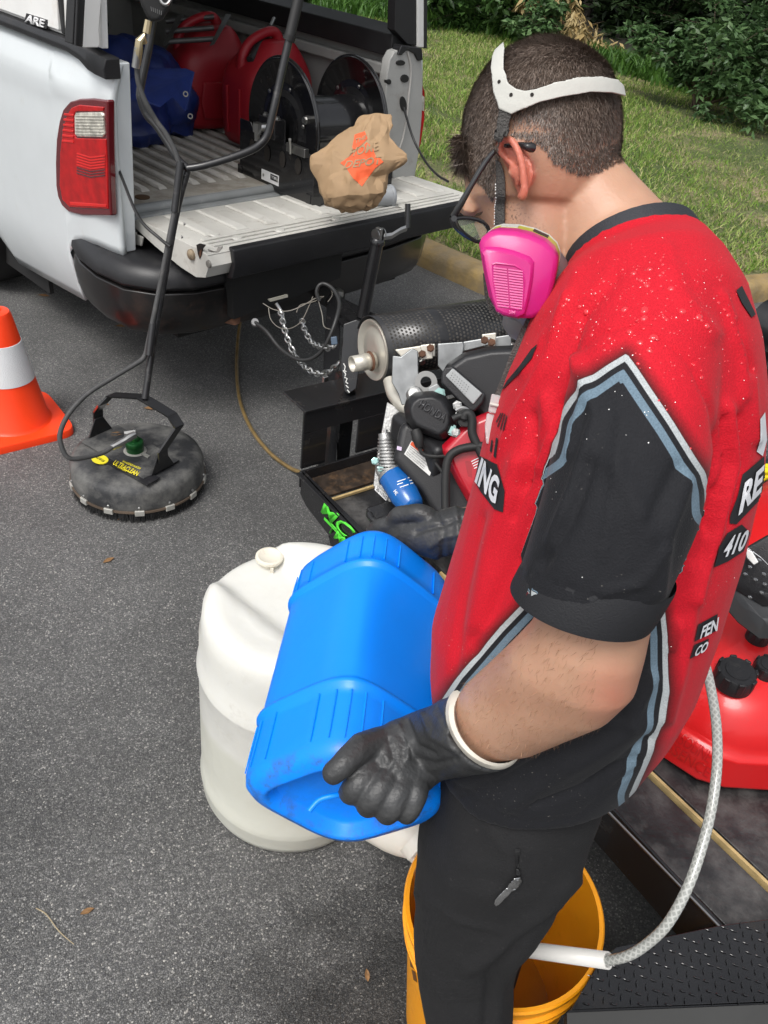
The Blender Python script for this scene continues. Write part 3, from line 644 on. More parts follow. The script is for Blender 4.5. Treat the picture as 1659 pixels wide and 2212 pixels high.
obj('pillar_groove', MB().tube([rearp(x, y, 2.842) for x, y in [(880, 110), (888, 150), (884, 200), (878, 260), (870, 300), (860, 330)]], .005, smooth=4), mat('pillar shade', (.4, .39, .37), .5), pl_)
obj('tail_light_right', MB().prism([rearp(x, y, 2.865) for x, y in [(900, 179), (912, 182), (918, 200), (917, 260), (909, 310), (896, 350), (884, 362), (888, 320), (897, 260)]], TV * .04 + TU * .03), TLr, pk, bevel=.004)
obj('reversing_lens_right', MB().prism([rearp(x, y, 2.862) for x, y in [(911, 205), (917, 210), (916, 240), (910, 238)]], TV * .02), TLc, pk)
# tailgate cables
CBL = mat('black cable', (.02, .02, .02), .4)
obj('tailgate_cable', MB().tube([rearp(238, 322, 2.85), rearp(262, 380, 2.80), P(300, 470, 3.05), P(345, 515, 2.98), P(368, 533, 2.95)], .0055, smooth=6), CBL, pk)
obj('cable_end', MB().tube([rearp(232, 285, 2.86), rearp(238, 325, 2.85)], .011), RUBBER, pk)
obj('tailgate_cable_right', MB().tube([rearp(872, 232, 2.83), rearp(893, 300, 2.75), rearp(920, 350, 2.62), P(945, 378, 3.95), P(968, 392, 3.85)], .0055, smooth=6), CBL, pk)
# tailgate
v0, v1, z0 = 2.885, 2.40, .808
UL, UR = 1.665, 3.21
def G(u, v, z): return T(u, v, z + (2.885 - v) * .03)
def side_pts(u):
    return [G(u, 2.90, z0 - .02), G(u, 2.86, z0), G(u, 2.44, z0), G(u, v1 + .005, z0 - .008), G(u, v1, z0 - .05), G(u, v1 + .02, z0 - .095), G(u, v1 + .08, z0 - .112), G(u, v1 + .18, z0 - .105), G(u, v1 + .35, z0 - .075), G(u, 2.90, z0 - .04)]
tgp = obj('tailgate', MB().loft([side_pts(UL), side_pts(UL + .002), side_pts(UR)]), WHITETG, pk, bevel=.006, angle=30)
for k in range(10):
    u = UL + .10 + k * .146
    obj('tailgate_rib', MB().hexa([G(u, 2.56, z0), G(u + .062, 2.56, z0), G(u + .062, 2.85, z0), G(u, 2.85, z0)], [G(u + .01, 2.575, z0 + .009), G(u + .052, 2.575, z0 + .009), G(u + .052, 2.835, z0 + .009), G(u + .01, 2.835, z0 + .009)]), WHITETG, tgp, bevel=.003, seg=1)
for k, (a, b) in enumerate(((2.525, .018), (2.49, .014), (2.455, .014))):
    obj('edge_rib', MB().box(G((UL + UR) / 2, a, z0 + .003), UR - UL - .12, b, .008, (TU, TV, UP)), WHITETG, tgp, bevel=.003, seg=1)
obj('edge_trim', MB().loft([[G(u, 2.418, z0 + .006), G(u, 2.385, z0 + .001), G(u, 2.378, z0 - .05), G(u, 2.392, z0 - .11), G(u, 2.43, z0 - .12), G(u, 2.40, z0 - .05)] for u in (UL + .10, UR - .02)]), BLACKPL, tgp, bevel=.006)
for u, v in ((1.85, 2.475), (2.05, 2.47), (1.80, 2.55), (2.75, 2.48), (2.35, 2.475)):
    obj('trim_clip', MB().lathe(G(u, v, z0 + .005), UP, [(.022, 0), (.018, .006), (.006, .007)], n=14), WHITETG, tgp)
# side fittings on the near end of the tailgate
def sp(x, y, u=UL - .004): return onpl(x, y, TU, u)
obj('hinge_plate', MB().prism([sp(x, y) for x, y in [(247, 483), (268, 490), (290, 503), (312, 512), (308, 531), (282, 524), (262, 520), (248, 514)]], TU * .006 * -1), WHITETG, tgp, bevel=.002)
obj('hinge_clip', MB().prism([sp(x, y, UL - .012) for x, y in [(277, 497), (292, 503), (292, 512), (278, 514), (276, 505)]], TU * .01), WHITETG, tgp, bevel=.002)
obj('hinge_pivot', MB().lathe(sp(248, 500, UL - .03), TU, [(.022, 0), (.026, .01), (.026, .03)], n=18), mat('beige nylon', (.5, .46, .36), .5), tgp)
DARKHOLE = mat('dark hole', (.015, .012, .01), .8)
obj('hinge_hole', MB().prism([sp(x, y, UL - .0115) for x, y in [(262, 491), (268, 493), (269, 501), (263, 501)]], TU * .002), DARKHOLE, tgp)
obj('latch_slot', MB().prism([sp(x, y, UL - .002) for x, y in [(424, 529), (431, 526), (444, 529), (438, 537), (435, 552), (431, 560), (427, 548)]], TU * .003), DARKHOLE, tgp)
obj('latch_hook', MB().prism([sp(x, y, UL - .004) for x, y in [(429, 545), (435, 538), (434, 552), (431, 557)]], TU * .003), RUST, tgp)
obj('cable_stud', MB().lathe(sp(409, 551, UL - .012), TU, [(.006, -.004), (.016, 0), (.02, .004), (.02, .012)], n=16), mat('rusty washer', (.28, .22, .15), .6, metal=.4, var=.3, vscale=40), tgp)
obj('side_bolt', MB().lathe(sp(449, 571, UL - .006), TU, [(.006, -.002), (.013, 0), (.015, .006)], n=16), mat('grey bolt', (.22, .21, .19), .5, metal=.4), tgp)
obj('latch_stripe', MB().prism([sp(x, y, UL - .003) for x, y in [(449, 538), (456, 541), (456, 545), (468, 541), (471, 533), (480, 532), (478, 538), (470, 546), (450, 544)]], TU * .003), mat('shade seam', (.30, .29, .27), .6), tgp)
# rear bumper
BUMP = mat('bumper plastic', (.013, .013, .0145), .40, var=.2, bump=.15, bscale=300, dirt=(.06, .055, .05), dirt_amt=.15, dscale=8)
BUMPL = mat('bumper steel', (.011, .010, .010), .32, var=.3, vscale=6, coat=.2, dirt=(.09, .045, .03), dirt_amt=.22, dscale=3.5)
bpth = [(1.56, 3.24), (1.50, 3.05), (1.485, 2.9), (1.51, 2.74), (1.59, 2.63), (1.72, 2.575), (2.0, 2.55), (2.38, 2.545), (2.78, 2.56), (3.05, 2.6), (3.2, 2.7), (3.26, 2.85), (3.24, 3.1)]
def bring(i, prof):
    a = Vector(bpth[max(i - 1, 0)]); b = Vector(bpth[min(i + 1, len(bpth) - 1)]); t = (b - a).normalized(); nrm = Vector((-t.y, t.x))   # inwards (towards +v)
    if nrm.dot(Vector((2.38, 3.3)) - Vector(bpth[i])) < 0: nrm = -nrm
    return [T(bpth[i][0] + nrm.x * q, bpth[i][1] + nrm.y * q, z) for q, z in prof]
low = [(.0, .60), (-.004, .54), (.006, .46), (.03, .42), (.09, .41), (.10, .62)]
top = [(.012, .605), (-.008, .625), (-.004, .655), (.02, .685), (.05, .70), (.16, .70), (.17, .6)]
obj('bumper_face', MB().loft([bring(i, low) for i in range(len(bpth))]), BUMPL, pk, bevel=.006, angle=50)
bp_ = obj('bumper_pad', MB().loft([bring(i, top) for i in range(len(bpth))]), BUMP, pk, bevel=.005, angle=50)
obj('bumper_shelf', MB().prism([T(1.60, 3.1, .665), T(1.62, 2.72, .665), T(1.8, 2.66, .665), T(3.0, 2.68, .665), T(3.15, 2.8, .665), T(3.15, 3.1, .665)], UP * .03), BUMP, pk)
for u in (1.72, 1.80):
    obj('step_rib', MB().box(T(u, 2.72, .706), .014, .16, .014, (TU, TV, UP)), mat('worn rib', (.10, .10, .095), .5), bp_, bevel=.004)
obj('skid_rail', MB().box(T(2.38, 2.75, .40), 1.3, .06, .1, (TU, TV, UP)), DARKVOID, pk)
for x, y, x2, y2 in ((358, 690, 398, 712), (470, 683, 520, 704)):
    obj('rusty_tab', MB().prism([P(x, y - 6, 3.5), P(x2, y - 4, 3.5), P(x2, y2 - 6, 3.5), P(x2 - 12, y2, 3.5), P(x + 8, y2 - 8, 3.5)], TV * .02), RUST, pk, bevel=.003)
obj('plate_bracket', MB().prism([onpl(x, y, TV, 2.42) for x, y in [(581, 648), (622, 637), (622, 642), (584, 652)]], TV * .01), mat('cream plate', (.5, .48, .4), .6), pk)
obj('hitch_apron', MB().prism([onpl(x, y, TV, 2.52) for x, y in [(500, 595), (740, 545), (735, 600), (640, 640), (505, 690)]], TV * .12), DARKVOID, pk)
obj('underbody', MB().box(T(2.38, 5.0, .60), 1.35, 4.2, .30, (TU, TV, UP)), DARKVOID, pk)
# rear wheel, axle, front part of the pickup
def wheel(u, v):
    w_ = obj('wheel', MB().lathe(T(u, v, .38), TU, [(.20, -.10), (.34, -.11), (.375, -.09), (.38, 0), (.375, .09), (.34, .11), (.20, .10)], n=40), RUBBER, pk)
    obj('rim', MB().lathe(T(u, v, .38), TU, [(.05, -.07), (.12, -.06), (.19, -.095), (.205, -.10), (.205, .10), (.05, .10)], n=32), CAST, w_)
for u, v in ((1.70, 4.5), (3.05, 4.5), (1.70, 8.2), (3.05, 8.2)): wheel(u, v)
obj('mud_strip', MB().box(T(1.66, 3.95, .35), .02, .5, .3, (TU, TV, UP)), DARKVOID, pk)
cab = [(7.0, .35), (7.0, 1.36), (7.02, 1.85), (7.3, 1.93), (8.3, 1.93), (9.0, 1.40), (10.4, 1.25), (10.55, 1.0), (10.5, .4)]
cab = [(a - 1.75, b) for a, b in cab]
cb = obj('cab', MB().prism([T(1.56, a, b) for a, b in cab], TU * 1.66), WHITE, pk, bevel=.04, seg=3)
obj('cab_window', MB().prism([T(1.55, a - 1.75, b) for a, b in [(7.3, 1.42), (7.35, 1.82), (8.25, 1.82), (8.75, 1.42)]], TU * 1.68), mat('tinted glass', (.02, .025, .025), .05, coat=1), cb)
# ================================================================== THINGS IN THE BED
def displace(o, amp, sc, seed=0, oct_=3):
    me = o.data; A = co_np(me); nn = nrm_np(me); B = A.copy()
    for i in range(len(A)):
        p = Vector(A[i]) * sc + Vector((seed, seed * 2, 0)); B[i] = A[i] + nn[i] * amp * mn.fractal(p, 1.0, 2.0, oct_)
    me.vertices.foreach_set('co', B.ravel()); me.update()
# blue tarpaulin, bundled
TARP = mat('blue tarpaulin', (.012, .026, .13), .42, var=.25, vscale=12, bump=.5, bscale=45)
mb = MB(); rings = []
tc_ = T(2.12, 4.02, .84)
prof = [(0, .36, .62), (.06, .38, .66), (.16, .36, .62), (.26, .32, .55), (.34, .25, .44), (.40, .15, .28), (.42, .04, .08)]
for h, a, b in prof:
    r = []
    for k in range(64):
        t = 2 * math.pi * k / 64; q = 1 + .13 * mn.noise(Vector((math.cos(t) * 1.9, math.sin(t) * 1.9, h * 5))) + .05 * mn.noise(Vector((math.cos(t) * 6, math.sin(t) * 6, h * 16)))
        r.append(tc_ + TV * (a * math.cos(t) * q) + TU * (b * math.sin(t) * q * .95) + UP * (h + .03 * mn.noise(Vector((t * 2, h * 9, 3)))))
    rings.append(r)
mb.loft(rings)
tarp = thing('tarpaulin', 'crumpled dark blue tarpaulin bundled on the bed floor beside the red cans', 'tarpaulin', tc_)
o = obj('sheet', mb, TARP, tarp, angle=25)
s = o.modifiers.new('u', 'SUBSURF'); s.levels = s.render_levels = 2; s.subdivision_type = 'SIMPLE'
tx = bpy.data.textures.new('folds', 'VORONOI'); tx.noise_scale = .17; dm = o.modifiers.new('d', 'DISPLACE'); dm.texture = tx; dm.strength = -.085; dm.mid_level = .4
tx2 = bpy.data.textures.new('folds2', 'CLOUDS'); tx2.noise_scale = .07; dm = o.modifiers.new('d2', 'DISPLACE'); dm.texture = tx2; dm.strength = .03
fl_ = MB().prism([P(x, y, d) for x, y, d in [(230, 225, 3.55), (300, 215, 3.6), (345, 232, 3.68), (372, 210, 3.75), (400, 240, 3.78), (417, 158, 3.86), (398, 150, 3.9), (330, 150, 3.9), (260, 180, 3.7)]], (.004, .012, .003))
o = obj('flap', fl_, TARP, tarp, bevel=.004)
for x, y, d in ((401, 203, 3.75), (411, 251, 3.78)):
    obj('eyelet', MB().lathe(P(x, y, d - .02), -ray(x, y), [(.006, 0), (.011, 0), (.011, .003), (.006, .003)], n=14, capped=False), mat('dull eyelet', (.2, .19, .17), .5), tarp)
# red fuel cans
def gas_can(label, px, dd, w_, sc=1.0):
    loc = T(*px); t = thing('fuel_can', label, 'fuel can', loc, 'red fuel cans in the bed')
    def q(a, b, c): return loc + TU * (a * sc) + TV * (b * sc) + UP * (c * sc)
    def ringc(z, hx, hy, ox=0, oy=0, p=4):
        return [q(ox + hx * math.copysign(abs(math.cos(t_)) ** (2 / p), math.cos(t_)), oy + hy * math.copysign(abs(math.sin(t_)) ** (2 / p), math.sin(t_)), z) for t_ in [2 * math.pi * k / 40 for k in range(40)]]
    o = obj('can_body', MB().loft([ringc(0, .14, .10), ringc(.015, .165, .125), ringc(.12, .17, .13), ringc(.24, .17, .13), ringc(.285, .155, .118), ringc(.335, .115, .085, .015), ringc(.375, .075, .06, .03), ringc(.385, .055, .045, .035)]), REDCAN, t, subs=1, angle=180)
    obj('handle', MB().tube([q(-.13, 0, .265), q(-.125, 0, .33), q(-.09, 0, .375), q(-.02, 0, .405), q(.03, 0, .405), q(.05, 0, .37)], [.026, .024, .021, .021, .024, .03], n=12, smooth=4), REDCAN, t)
    obj('spout_cap', MB().lathe(q(.10, 0, .30), TU * .6 + UP * .8, [(.03, 0), (.035, .01), (.035, .055), (.03, .06)], n=24), BLACKPL, t)
    for sgn in (-1, 1):
        obj('side_panel', MB().loft([[q(x * k_, sgn * (.126 + e), .12 + y * k_) for x, y in [(-.08, -.07), (.08, -.07), (.095, 0), (.08, .075), (-.08, .075), (-.095, 0)]] for k_, e in ((1, 0), (.94, .009), (.85, .011))]), REDCAN, t, bevel=.004)
    for k in range(2): obj('rib', MB().tube([q(-.168, -.04 + .08 * k, .05), q(-.172, -.04 + .08 * k, .22)], .007, n=8), REDCAN, t)
    return t
c1_ = gas_can('red plastic fuel can right behind the near reel disc, its moulded grip uppermost', (2.80, 3.50, .84), 0, 0, 1.22)
c2_ = copy_tree(c1_); c2_.location = T(2.74, 3.92, .84); c2_.rotation_euler.z = -.18
c2_['label'] = 'red plastic fuel can standing farther in, between the blue tarpaulin and the other can'
# hose reel
RB = mat('reel black', (.010, .010, .011), .22, coat=.6, var=.2, dirt=(.09, .08, .07), dirt_amt=.12, dscale=30)
reel = thing('hose_reel', 'large black steel hose reel without hose on the open tailgate', 'hose reel', T(2.7, 2.95, .83))
def rpl(x, y, d): return P(x, y, d)
rc = P(607, 268, 3.42); ax = (TU * 1 + TV * -.10).normalized()
# reel axis runs across the bed; two discs
rc1 = T(2.42, 2.915, 1.078); rc2 = T(2.80, 2.90, 1.078)
def disc(c, rad, s):
    d = obj('disc', MB().lathe(c, ax * s, [(.02, 0), (rad * .52, .0), (rad * .56, -.012), (rad * .62, -.012), (rad * .66, 0), (rad * .93, .0), (rad * .955, .010), (rad * .985, .012), (rad, .004), (rad, -.006), (rad * .98, -.004), (rad * .02, -.006)], n=64), RB, reel, angle=60)
    obj('rolled_edge', MB().tube([c + (UP * math.cos(t) + ax.cross(UP) * math.sin(t)) * rad for t in np.linspace(0, 2 * math.pi, 60)], .006, n=8, capped=False), RB, d)
    for k in range(6): bolt(d, c + (UP * math.cos(k * 1.05 + .3) + ax.cross(UP) * math.sin(k * 1.05 + .3)) * rad * .60 + ax * s * .004, ax * s, .006, .006)
disc(rc1, .262, -1); disc(rc2, .262, -1)
obj('drum', MB().lathe(rc1, ax, [(.115, .0), (.115, .39)], n=40), RB, reel)
for s_, c in ((-1, rc1 - ax * .035), (1, rc2 + ax * .035)):
    # side frame: folded sheet with slots
    u_ = c
    fr = [u_ + TV * a + UP * b for a, b in [(-.255, -.265), (.255, -.265), (.255, -.02), (.18, -.02), (.15, -.055), (.06, -.055), (.055, .035), (-.055, .035), (-.06, -.055), (-.235, -.055), (-.255, -.09)]]
    f = obj('side_frame', MB().prism(fr, ax * .006), RB, reel, bevel=.002)
    for k in range(4):
        sc_ = u_ + TV * (.16 - k * .105) + UP * -.12 + ax * s_ * .0075 * (1 if s_ > 0 else .3)
        obj('slot', MB().prism([sc_ + TV * (.02 * math.cos(t)) + UP * (.034 * math.sin(t)) for t in np.linspace(0, 5.9, 14)], ax * (.002 if s_ > 0 else -.002)), DARKHOLE, f)
    obj('flange', MB().box(u_ + TV * -.256 + UP * -.165 + ax * .02 * -s_, .045, .006, .2, (ax, TV, UP)), RB, f, bevel=.002)
for k in (-1, 1): obj('cross_brace', MB().box((rc1 + rc2) / 2 + TV * (k * .24) + UP * -.24, .46, .03, .05, (ax, TV, UP)), RB, reel, bevel=.003)
obj('bearing', MB().box(rc1 - ax * .06 + UP * -.0, .05, .11, .08, (ax, TV, UP)), RB, reel, bevel=.004)
for k in (-1, 1): bolt(reel, rc1 - ax * .06 + TV * (.04 * k) + UP * .04, UP, .009, .01)
bolt(reel, rc1 - ax * .012 + TV * -.16 + UP * .06, -ax, .012, .014)
sw = obj('swivel', MB().tube([rc1 - ax * .05, rc1 - ax * .12, rc1 - ax * .13 + UP * -.02], .018, n=10), STEEL, reel)
obj('swivel_nut', MB().lathe(rc1 - ax * .13 + TV * .0 + UP * -.0, UP * -1, [(.02, -.02), (.02, .015), (.013, .016), (.013, .05)], n=6), STEEL, sw, smooth=False)
lk = rc1 - ax * .045 + TV * -.155 + UP * -.055
obj('lock_block', MB().box(lk, .022, .12, .035, (ax, TV, UP)), STEEL, reel, bevel=.002)
obj('lock_pin', MB().tube([lk + TV * .03 - ax * .01 + UP * -.02, lk + TV * -.0 - ax * .04 + UP * .045], .006), STEEL, reel)
lp_ = rc1 - ax * .037 + UP * -.215 + TV * .03
def lq(a0, a1, b0, b1, e): return [lp_ + TV * a0 + UP * b0 - ax * e, lp_ + TV * a1 + UP * b0 - ax * e, lp_ + TV * a1 + UP * b1 - ax * e, lp_ + TV * a0 + UP * b1 - ax * e]
nm = obj('name_plate', MB().prism(lq(.06, -.06, -.022, .022, 0), -ax * .002), CHROMEHI, reel)
obj('logo_block', MB().prism(lq(-.005, -.055, -.006, .018, .0025), -ax * .001), SEAL, nm)
text_quad('name_lettering', 'TITAN', lq(-.012, -.048, -.001, .012, .0042), CHROMEHI, nm, .0006, bold=.02)
for a in (.045, -.052): bolt(nm, lp_ + TV * a - ax * .003, -ax, .005, .002)
# crumpled brown paper bag
KRAFT = mat('kraft paper', (.34, .225, .125), .75, var=.12, vscale=6, bump=.3, bscale=30)
ORNG = mat('orange print', (.72, .11, .035), .7, var=.1)
bag = thing('paper_bag', 'crumpled brown paper bag with an orange square print leaning on the hose reel', 'paper bag', T(2.42, 2.55, .815))
secs = [((738, 455), (790, 452), 3.40, .03), ((712, 445), (815, 438), 3.40, .06), ((697, 425), (835, 412), 3.40, .085), ((683, 395), (838, 375), 3.40, .08), ((668, 358), (880, 345), 3.40, .050), ((672, 338), (878, 335), 3.41, .038), ((715, 308), (846, 300), 3.44, .032), ((755, 278), (846, 272), 3.47, .024), ((782, 252), (843, 250), 3.5, .016)]
cs = [(P(*s[0], s[2]) + P(*s[1], s[2])) / 2 for s in secs]; rings = []; NB = 22
ring0 = []
for i, s in enumerate(secs):
    tan = (cs[min(i + 1, len(cs) - 1)] - cs[max(i - 1, 0)]).normalized(); ring0.append((ellring(s[0], s[1], s[2], s[3], tan, NB, 2.3 if i < 3 else 1.25), cs[i]))
mb = MB()
for i in range(len(ring0) - 1):
    for t in (0, .5):
        rr = []
        for k in range(NB):
            c = ring0[i][1].lerp(ring0[i + 1][1], t); p = ring0[i][0][k].lerp(ring0[i + 1][0][k], t)
            ph = k * 1.15 + (i + t) * .28 + .6 * math.sin((i + t) * .9); e = (.035 if i > 0 else .015) * (2 * abs((ph % 2) - 1) - 1) + random.uniform(-.022, .022) if k not in (0, NB // 2) else 0
            rr.append(c + (p - c) * (1 + e - .03) + UP * random.gauss(0, .004) + img_r * random.gauss(0, .003))
        rings.append(rr)
rings.append(ring0[-1][0]); mb.loft(rings)
bg_me = bpy.data.meshes.new('bag'); bg_me.from_pydata([tuple(v) for v in mb.v], [], mb.f)
bmm = bmesh.new(); bmm.from_mesh(bg_me); bmesh.ops.recalc_face_normals(bmm, faces=bmm.faces); bmesh.ops.triangulate(bmm, faces=bmm.faces[:], quad_method='SHORT_EDGE')
bmesh.ops.subdivide_edges(bmm, edges=bmm.edges[:], cuts=2, smooth=.35, use_grid_fill=True)
for v in bmm.verts: v.co += v.normal * (.0016 * mn.noise(v.co * 40) + .0055 * (1 - 2 * abs(mn.noise(v.co * 13))) + .0025 * (1 - 2 * abs(mn.noise(v.co * 29))))
bmesh.ops.recalc_face_normals(bmm, faces=bmm.faces); bmm.to_mesh(bg_me); bmm.free(); bg_me.update()
bg_me.materials.append(KRAFT); bag_bvh = bvh_of(bg_me); bo = link('bag_body', bg_me, bag)
bg_me.polygons.foreach_set('use_smooth', [True] * len(bg_me.polygons)); bg_me.set_sharp_from_angle(angle=math.radians(16))
decal('orange_square', [(756, 338), (770, 325), (783, 318), (792, 308), (805, 320), (812, 338), (824, 345), (828, 350), (812, 355), (808, 366), (782, 403), (762, 385), (748, 362), (735, 352), (745, 346)], bag_bvh, ORNG, bag, .0022, 4)
decal('orange_square', [(766, 292), (788, 284), (794, 300), (780, 314), (770, 322), (760, 325), (764, 305)], bag_bvh, ORNG, bag, .0022, 3)
for s_, q_ in (('THE', [(768, 312), (792, 300), (792, 292), (768, 302)]), ('HOME', [(750, 342), (822, 324), (816, 306), (758, 322)]), ('DEPOT', [(742, 366), (826, 354), (824, 338), (746, 349)])):
    text_on('stencil_lettering', s_, q_, bag_bvh, KRAFT, bag, .0040, shear=.25, bold=.02)
# grey cup lying behind the bag
cupc = P(792, 412, 3.46)
cup = thing('plastic_cup', 'translucent grey plastic cup lying beside the paper bag on the tailgate', 'cup', cupc)
CUPM = mat('frosted grey plastic', (.42, .44, .46), .35, trans=.3, var=.05)
obj('cup_body', MB().lathe(T(2.60, 2.56, .858), (TU * .9 + TV * -.25), [(.030, 0), (.034, .005), (.044, .115), (.047, .12), (.046, .13), (.041, .125), (.036, .01)], n=32), CUPM, cup)
obj('cup_lip', MB().lathe(T(2.60, 2.56, .858) + (TU * .9 + TV * -.25).normalized() * .115, (TU * .9 + TV * -.25), [(.046, 0), (.049, .004), (.049, .012), (.046, .016)], n=32), CUPM, cup)
# folded ladder rails leaning in the bed and dark gear at the front
GALV = mat('dull aluminium', (.13, .13, .13), .5, metal=.7, var=.15)
ld = thing('folding_ladder', 'grey metal ladder leaning in the dark front of the bed behind the cans', 'ladder', T(2.9, 4.8, .83))
for du in (0, .34):
    obj('ladder_rail', MB().hexa([P(452 - du * 300, 100, 4.5), P(463 - du * 300, 96, 4.5), P(463 - du * 300, 96, 4.55), P(452 - du * 300, 100, 4.55)], [P(487 - du * 300, 30, 4.8), P(500 - du * 300, 32, 4.8), P(500 - du * 300, 32, 4.85), P(487 - du * 300, 30, 4.85)]), GALV, ld, bevel=.003)
for k in range(3):
    a = P(358, 90 - k * 22, 4.6 + .1 * k); b = P(462, 84 - k * 24, 4.6 + .1 * k)
    obj('rung', MB().tube([a, b], .012), GALV, ld)
bc = thing('black_crate', 'black equipment crate in the dark front corner of the bed beyond the tarpaulin', 'crate', T(2.2, 4.85, .83))
obj('crate_body', MB().box(T(2.25, 4.9, 1.0), .7, .45, .34, (TU, TV, UP)), SEAL, bc, bevel=.02)
obj('crate_lid', MB().box(T(2.25, 4.9, 1.19), .74, .49, .03, (TU, TV, UP)), SEAL, bc, bevel=.01)
st = thing('folded_strut', 'black folded gas strut standing against the inner bed wall behind the reel', 'strut', T(3.05, 3.9, .9))
obj('strut_tube', MB().tube([P(583, 60, 4.6), P(540, 130, 4.4)], .018), SEAL, st); obj('strut_rod', MB().tube([P(583, 60, 4.6), P(592, 40, 4.66)], .009), STEEL, st)

# ================================================================== SURFACE CLEANER
BLKT = mat('black handle tube', (.013, .013, .014), .32, coat=.3, var=.2, dirt=(.16, .15, .14), dirt_amt=.2, dscale=25)
cc = Vector((-.950, 2.505, 0))
sc_ = thing('surface_cleaner', 'round black pressure surface cleaner with a brush skirt and a tall forked handle', 'surface cleaner', cc)
SHELL = mat('dusty black shell', (.030, .031, .033), .55, var=.3, vscale=10, bump=.3, bscale=90, dirt=(.21, .205, .19), dirt_amt=.55, dscale=8)
Rr = .243
obj('shell', MB().lathe(cc, UP, [(Rr, .05), (Rr + .003, .06), (Rr, .075), (Rr, .115), (Rr - .008, .132), (Rr - .022, .142), (Rr * .75, .150), (.06, .153), (.001, .153)], n=72), SHELL, sc_)
obj('skirt_wire', MB().lathe(cc, UP, [(Rr - .002, .044), (Rr + .006, .044), (Rr + .006, .052), (Rr - .002, .052)], n=72, capped=False), mat('brown wire band', (.16, .12, .09), .45, metal=.4, var=.3), sc_)
bv = []; bf = []
for k in range(1500):
    a = random.random() * 6.283; r = Rr - .004 - random.random() * .012; p = cc + Vector((math.cos(a) * r, math.sin(a) * r, 0)); t_ = Vector((-math.sin(a), math.cos(a), 0)) * .0022
    q_ = p + Vector((math.cos(a), math.sin(a), 0)) * (random.random() * .014) + t_ * random.gauss(0, 2.5) + UP * (.0 + random.random() * .012)
    o_ = len(bv); bv += [p + UP * .052 - t_, p + UP * .052 + t_, q_ + t_ * .3, q_ - t_ * .3]; bf.append((o_, o_ + 1, o_ + 2, o_ + 3))
o = np_mesh('brush_skirt', np.array([tuple(v) for v in bv]), bf, mat('bristles', (.012, .012, .012), .6), sc_); o['kind'] = 'stuff'
for k in range(14):
    a = k * 2 * math.pi / 14 + .1; p = cc + Vector((math.cos(a), math.sin(a), 0)) * (Rr + .004) + UP * .046
    c_ = obj('clip', MB().box(p, .034, .010, .022, (Vector((-math.sin(a), math.cos(a), 0)), Vector((math.cos(a), math.sin(a), 0)), UP)), mat('aluminium clip', (.5, .49, .45), .5, metal=.5, var=.15), sc_, bevel=.002)
    obj('rivet', MB().lathe(p + UP * .022, Vector((math.cos(a), math.sin(a), 0)), [(.005, -.006), (.005, .0), (.003, .002)], n=10), STEEL, c_)
# top plate with folded ears, swivel
px_ = lambda x, y: Zp(x, y, .155)
plt = [px_(203, 942), px_(352, 1033), px_(366, 1024), px_(218, 932)]
o1 = px_(244, 928); ydir = (px_(362, 1008) - px_(214, 942)).normalized()
pA, pB = px_(216, 938), px_(350, 1016)      # ear feet
bd = (pB - pA).normalized(); bn = UP.cross(bd).normalized()
pm = (pA + pB) / 2
obj('top_plate', MB().box(pm + UP * .004, (pB - pA).length, .17, .005, (bd, bn, UP)), SHELL, sc_, bevel=.001)
DECK = mat('cleaner decal', (.015, .015, .017), .35, var=.2, dirt=(.12, .12, .11), dirt_amt=.2, dscale=20)
lw = obj('name_band', MB().prism([px_(200, 985), px_(318, 1050), px_(346, 1033), px_(322, 1022), px_(226, 975)], UP * .004), DECK, sc_, bevel=.001)
YEL = mat('yellow print', (.80, .68, .03), .5, var=.05)
def zq(pts, z=.162): return [Zp(x, y, z) for x, y in pts]
text_quad('name_lettering', 'ULTRACLEAN', zq([(243, 1003), (296, 1029), (303, 1019), (250, 993)]), YEL, lw, .0008, shear=.2, bold=.02)
text_quad('name_lettering', 'WHISPERWASH', zq([(263, 998), (302, 1014), (305, 1010), (266, 994)]), YEL, lw, .0008, bold=.005)
text_quad('name_lettering', 'WW-2000', zq([(252, 1010), (272, 1019), (275, 1015), (256, 1007)]), YEL, lw, .0008)
bp0 = Zp(216, 993, .158)
bdg = obj('round_sticker', MB().prism([bp0 + bd * (.034 * math.cos(t)) + bn * (.026 * math.sin(t)) for t in np.linspace(0, 6.0, 22)], UP * .003), YEL, sc_)
text_quad('sticker_lettering', 'MADE IN USA', [bp0 + UP * .0035 + bd * a + bn * b for a, b in ((-.024, -.006), (.024, -.006), (.024, .006), (-.024, .006))], SEAL, bdg, .0005)
obj('info_plate', MB().prism(zq([(280, 962), (324, 985), (319, 990), (276, 967)], .163), UP * .002), mat('dusty label', (.24, .24, .22), .5, var=.25, vscale=60), sc_)
for p, s in ((pA, 1), (pB, -1)):
    e_ = obj('ear', MB().prism([p + bn * .055 + UP * .005, p - bn * .055 + UP * .005, p - bn * .018 + UP * .075, p + bn * .018 + UP * .075], bd * .006), BLACKSAT, sc_, bevel=.002)
    bolt(e_, p + UP * .058 - bd * .004 * s, -bd * s * -1 if False else -bd * s, .009, .006)
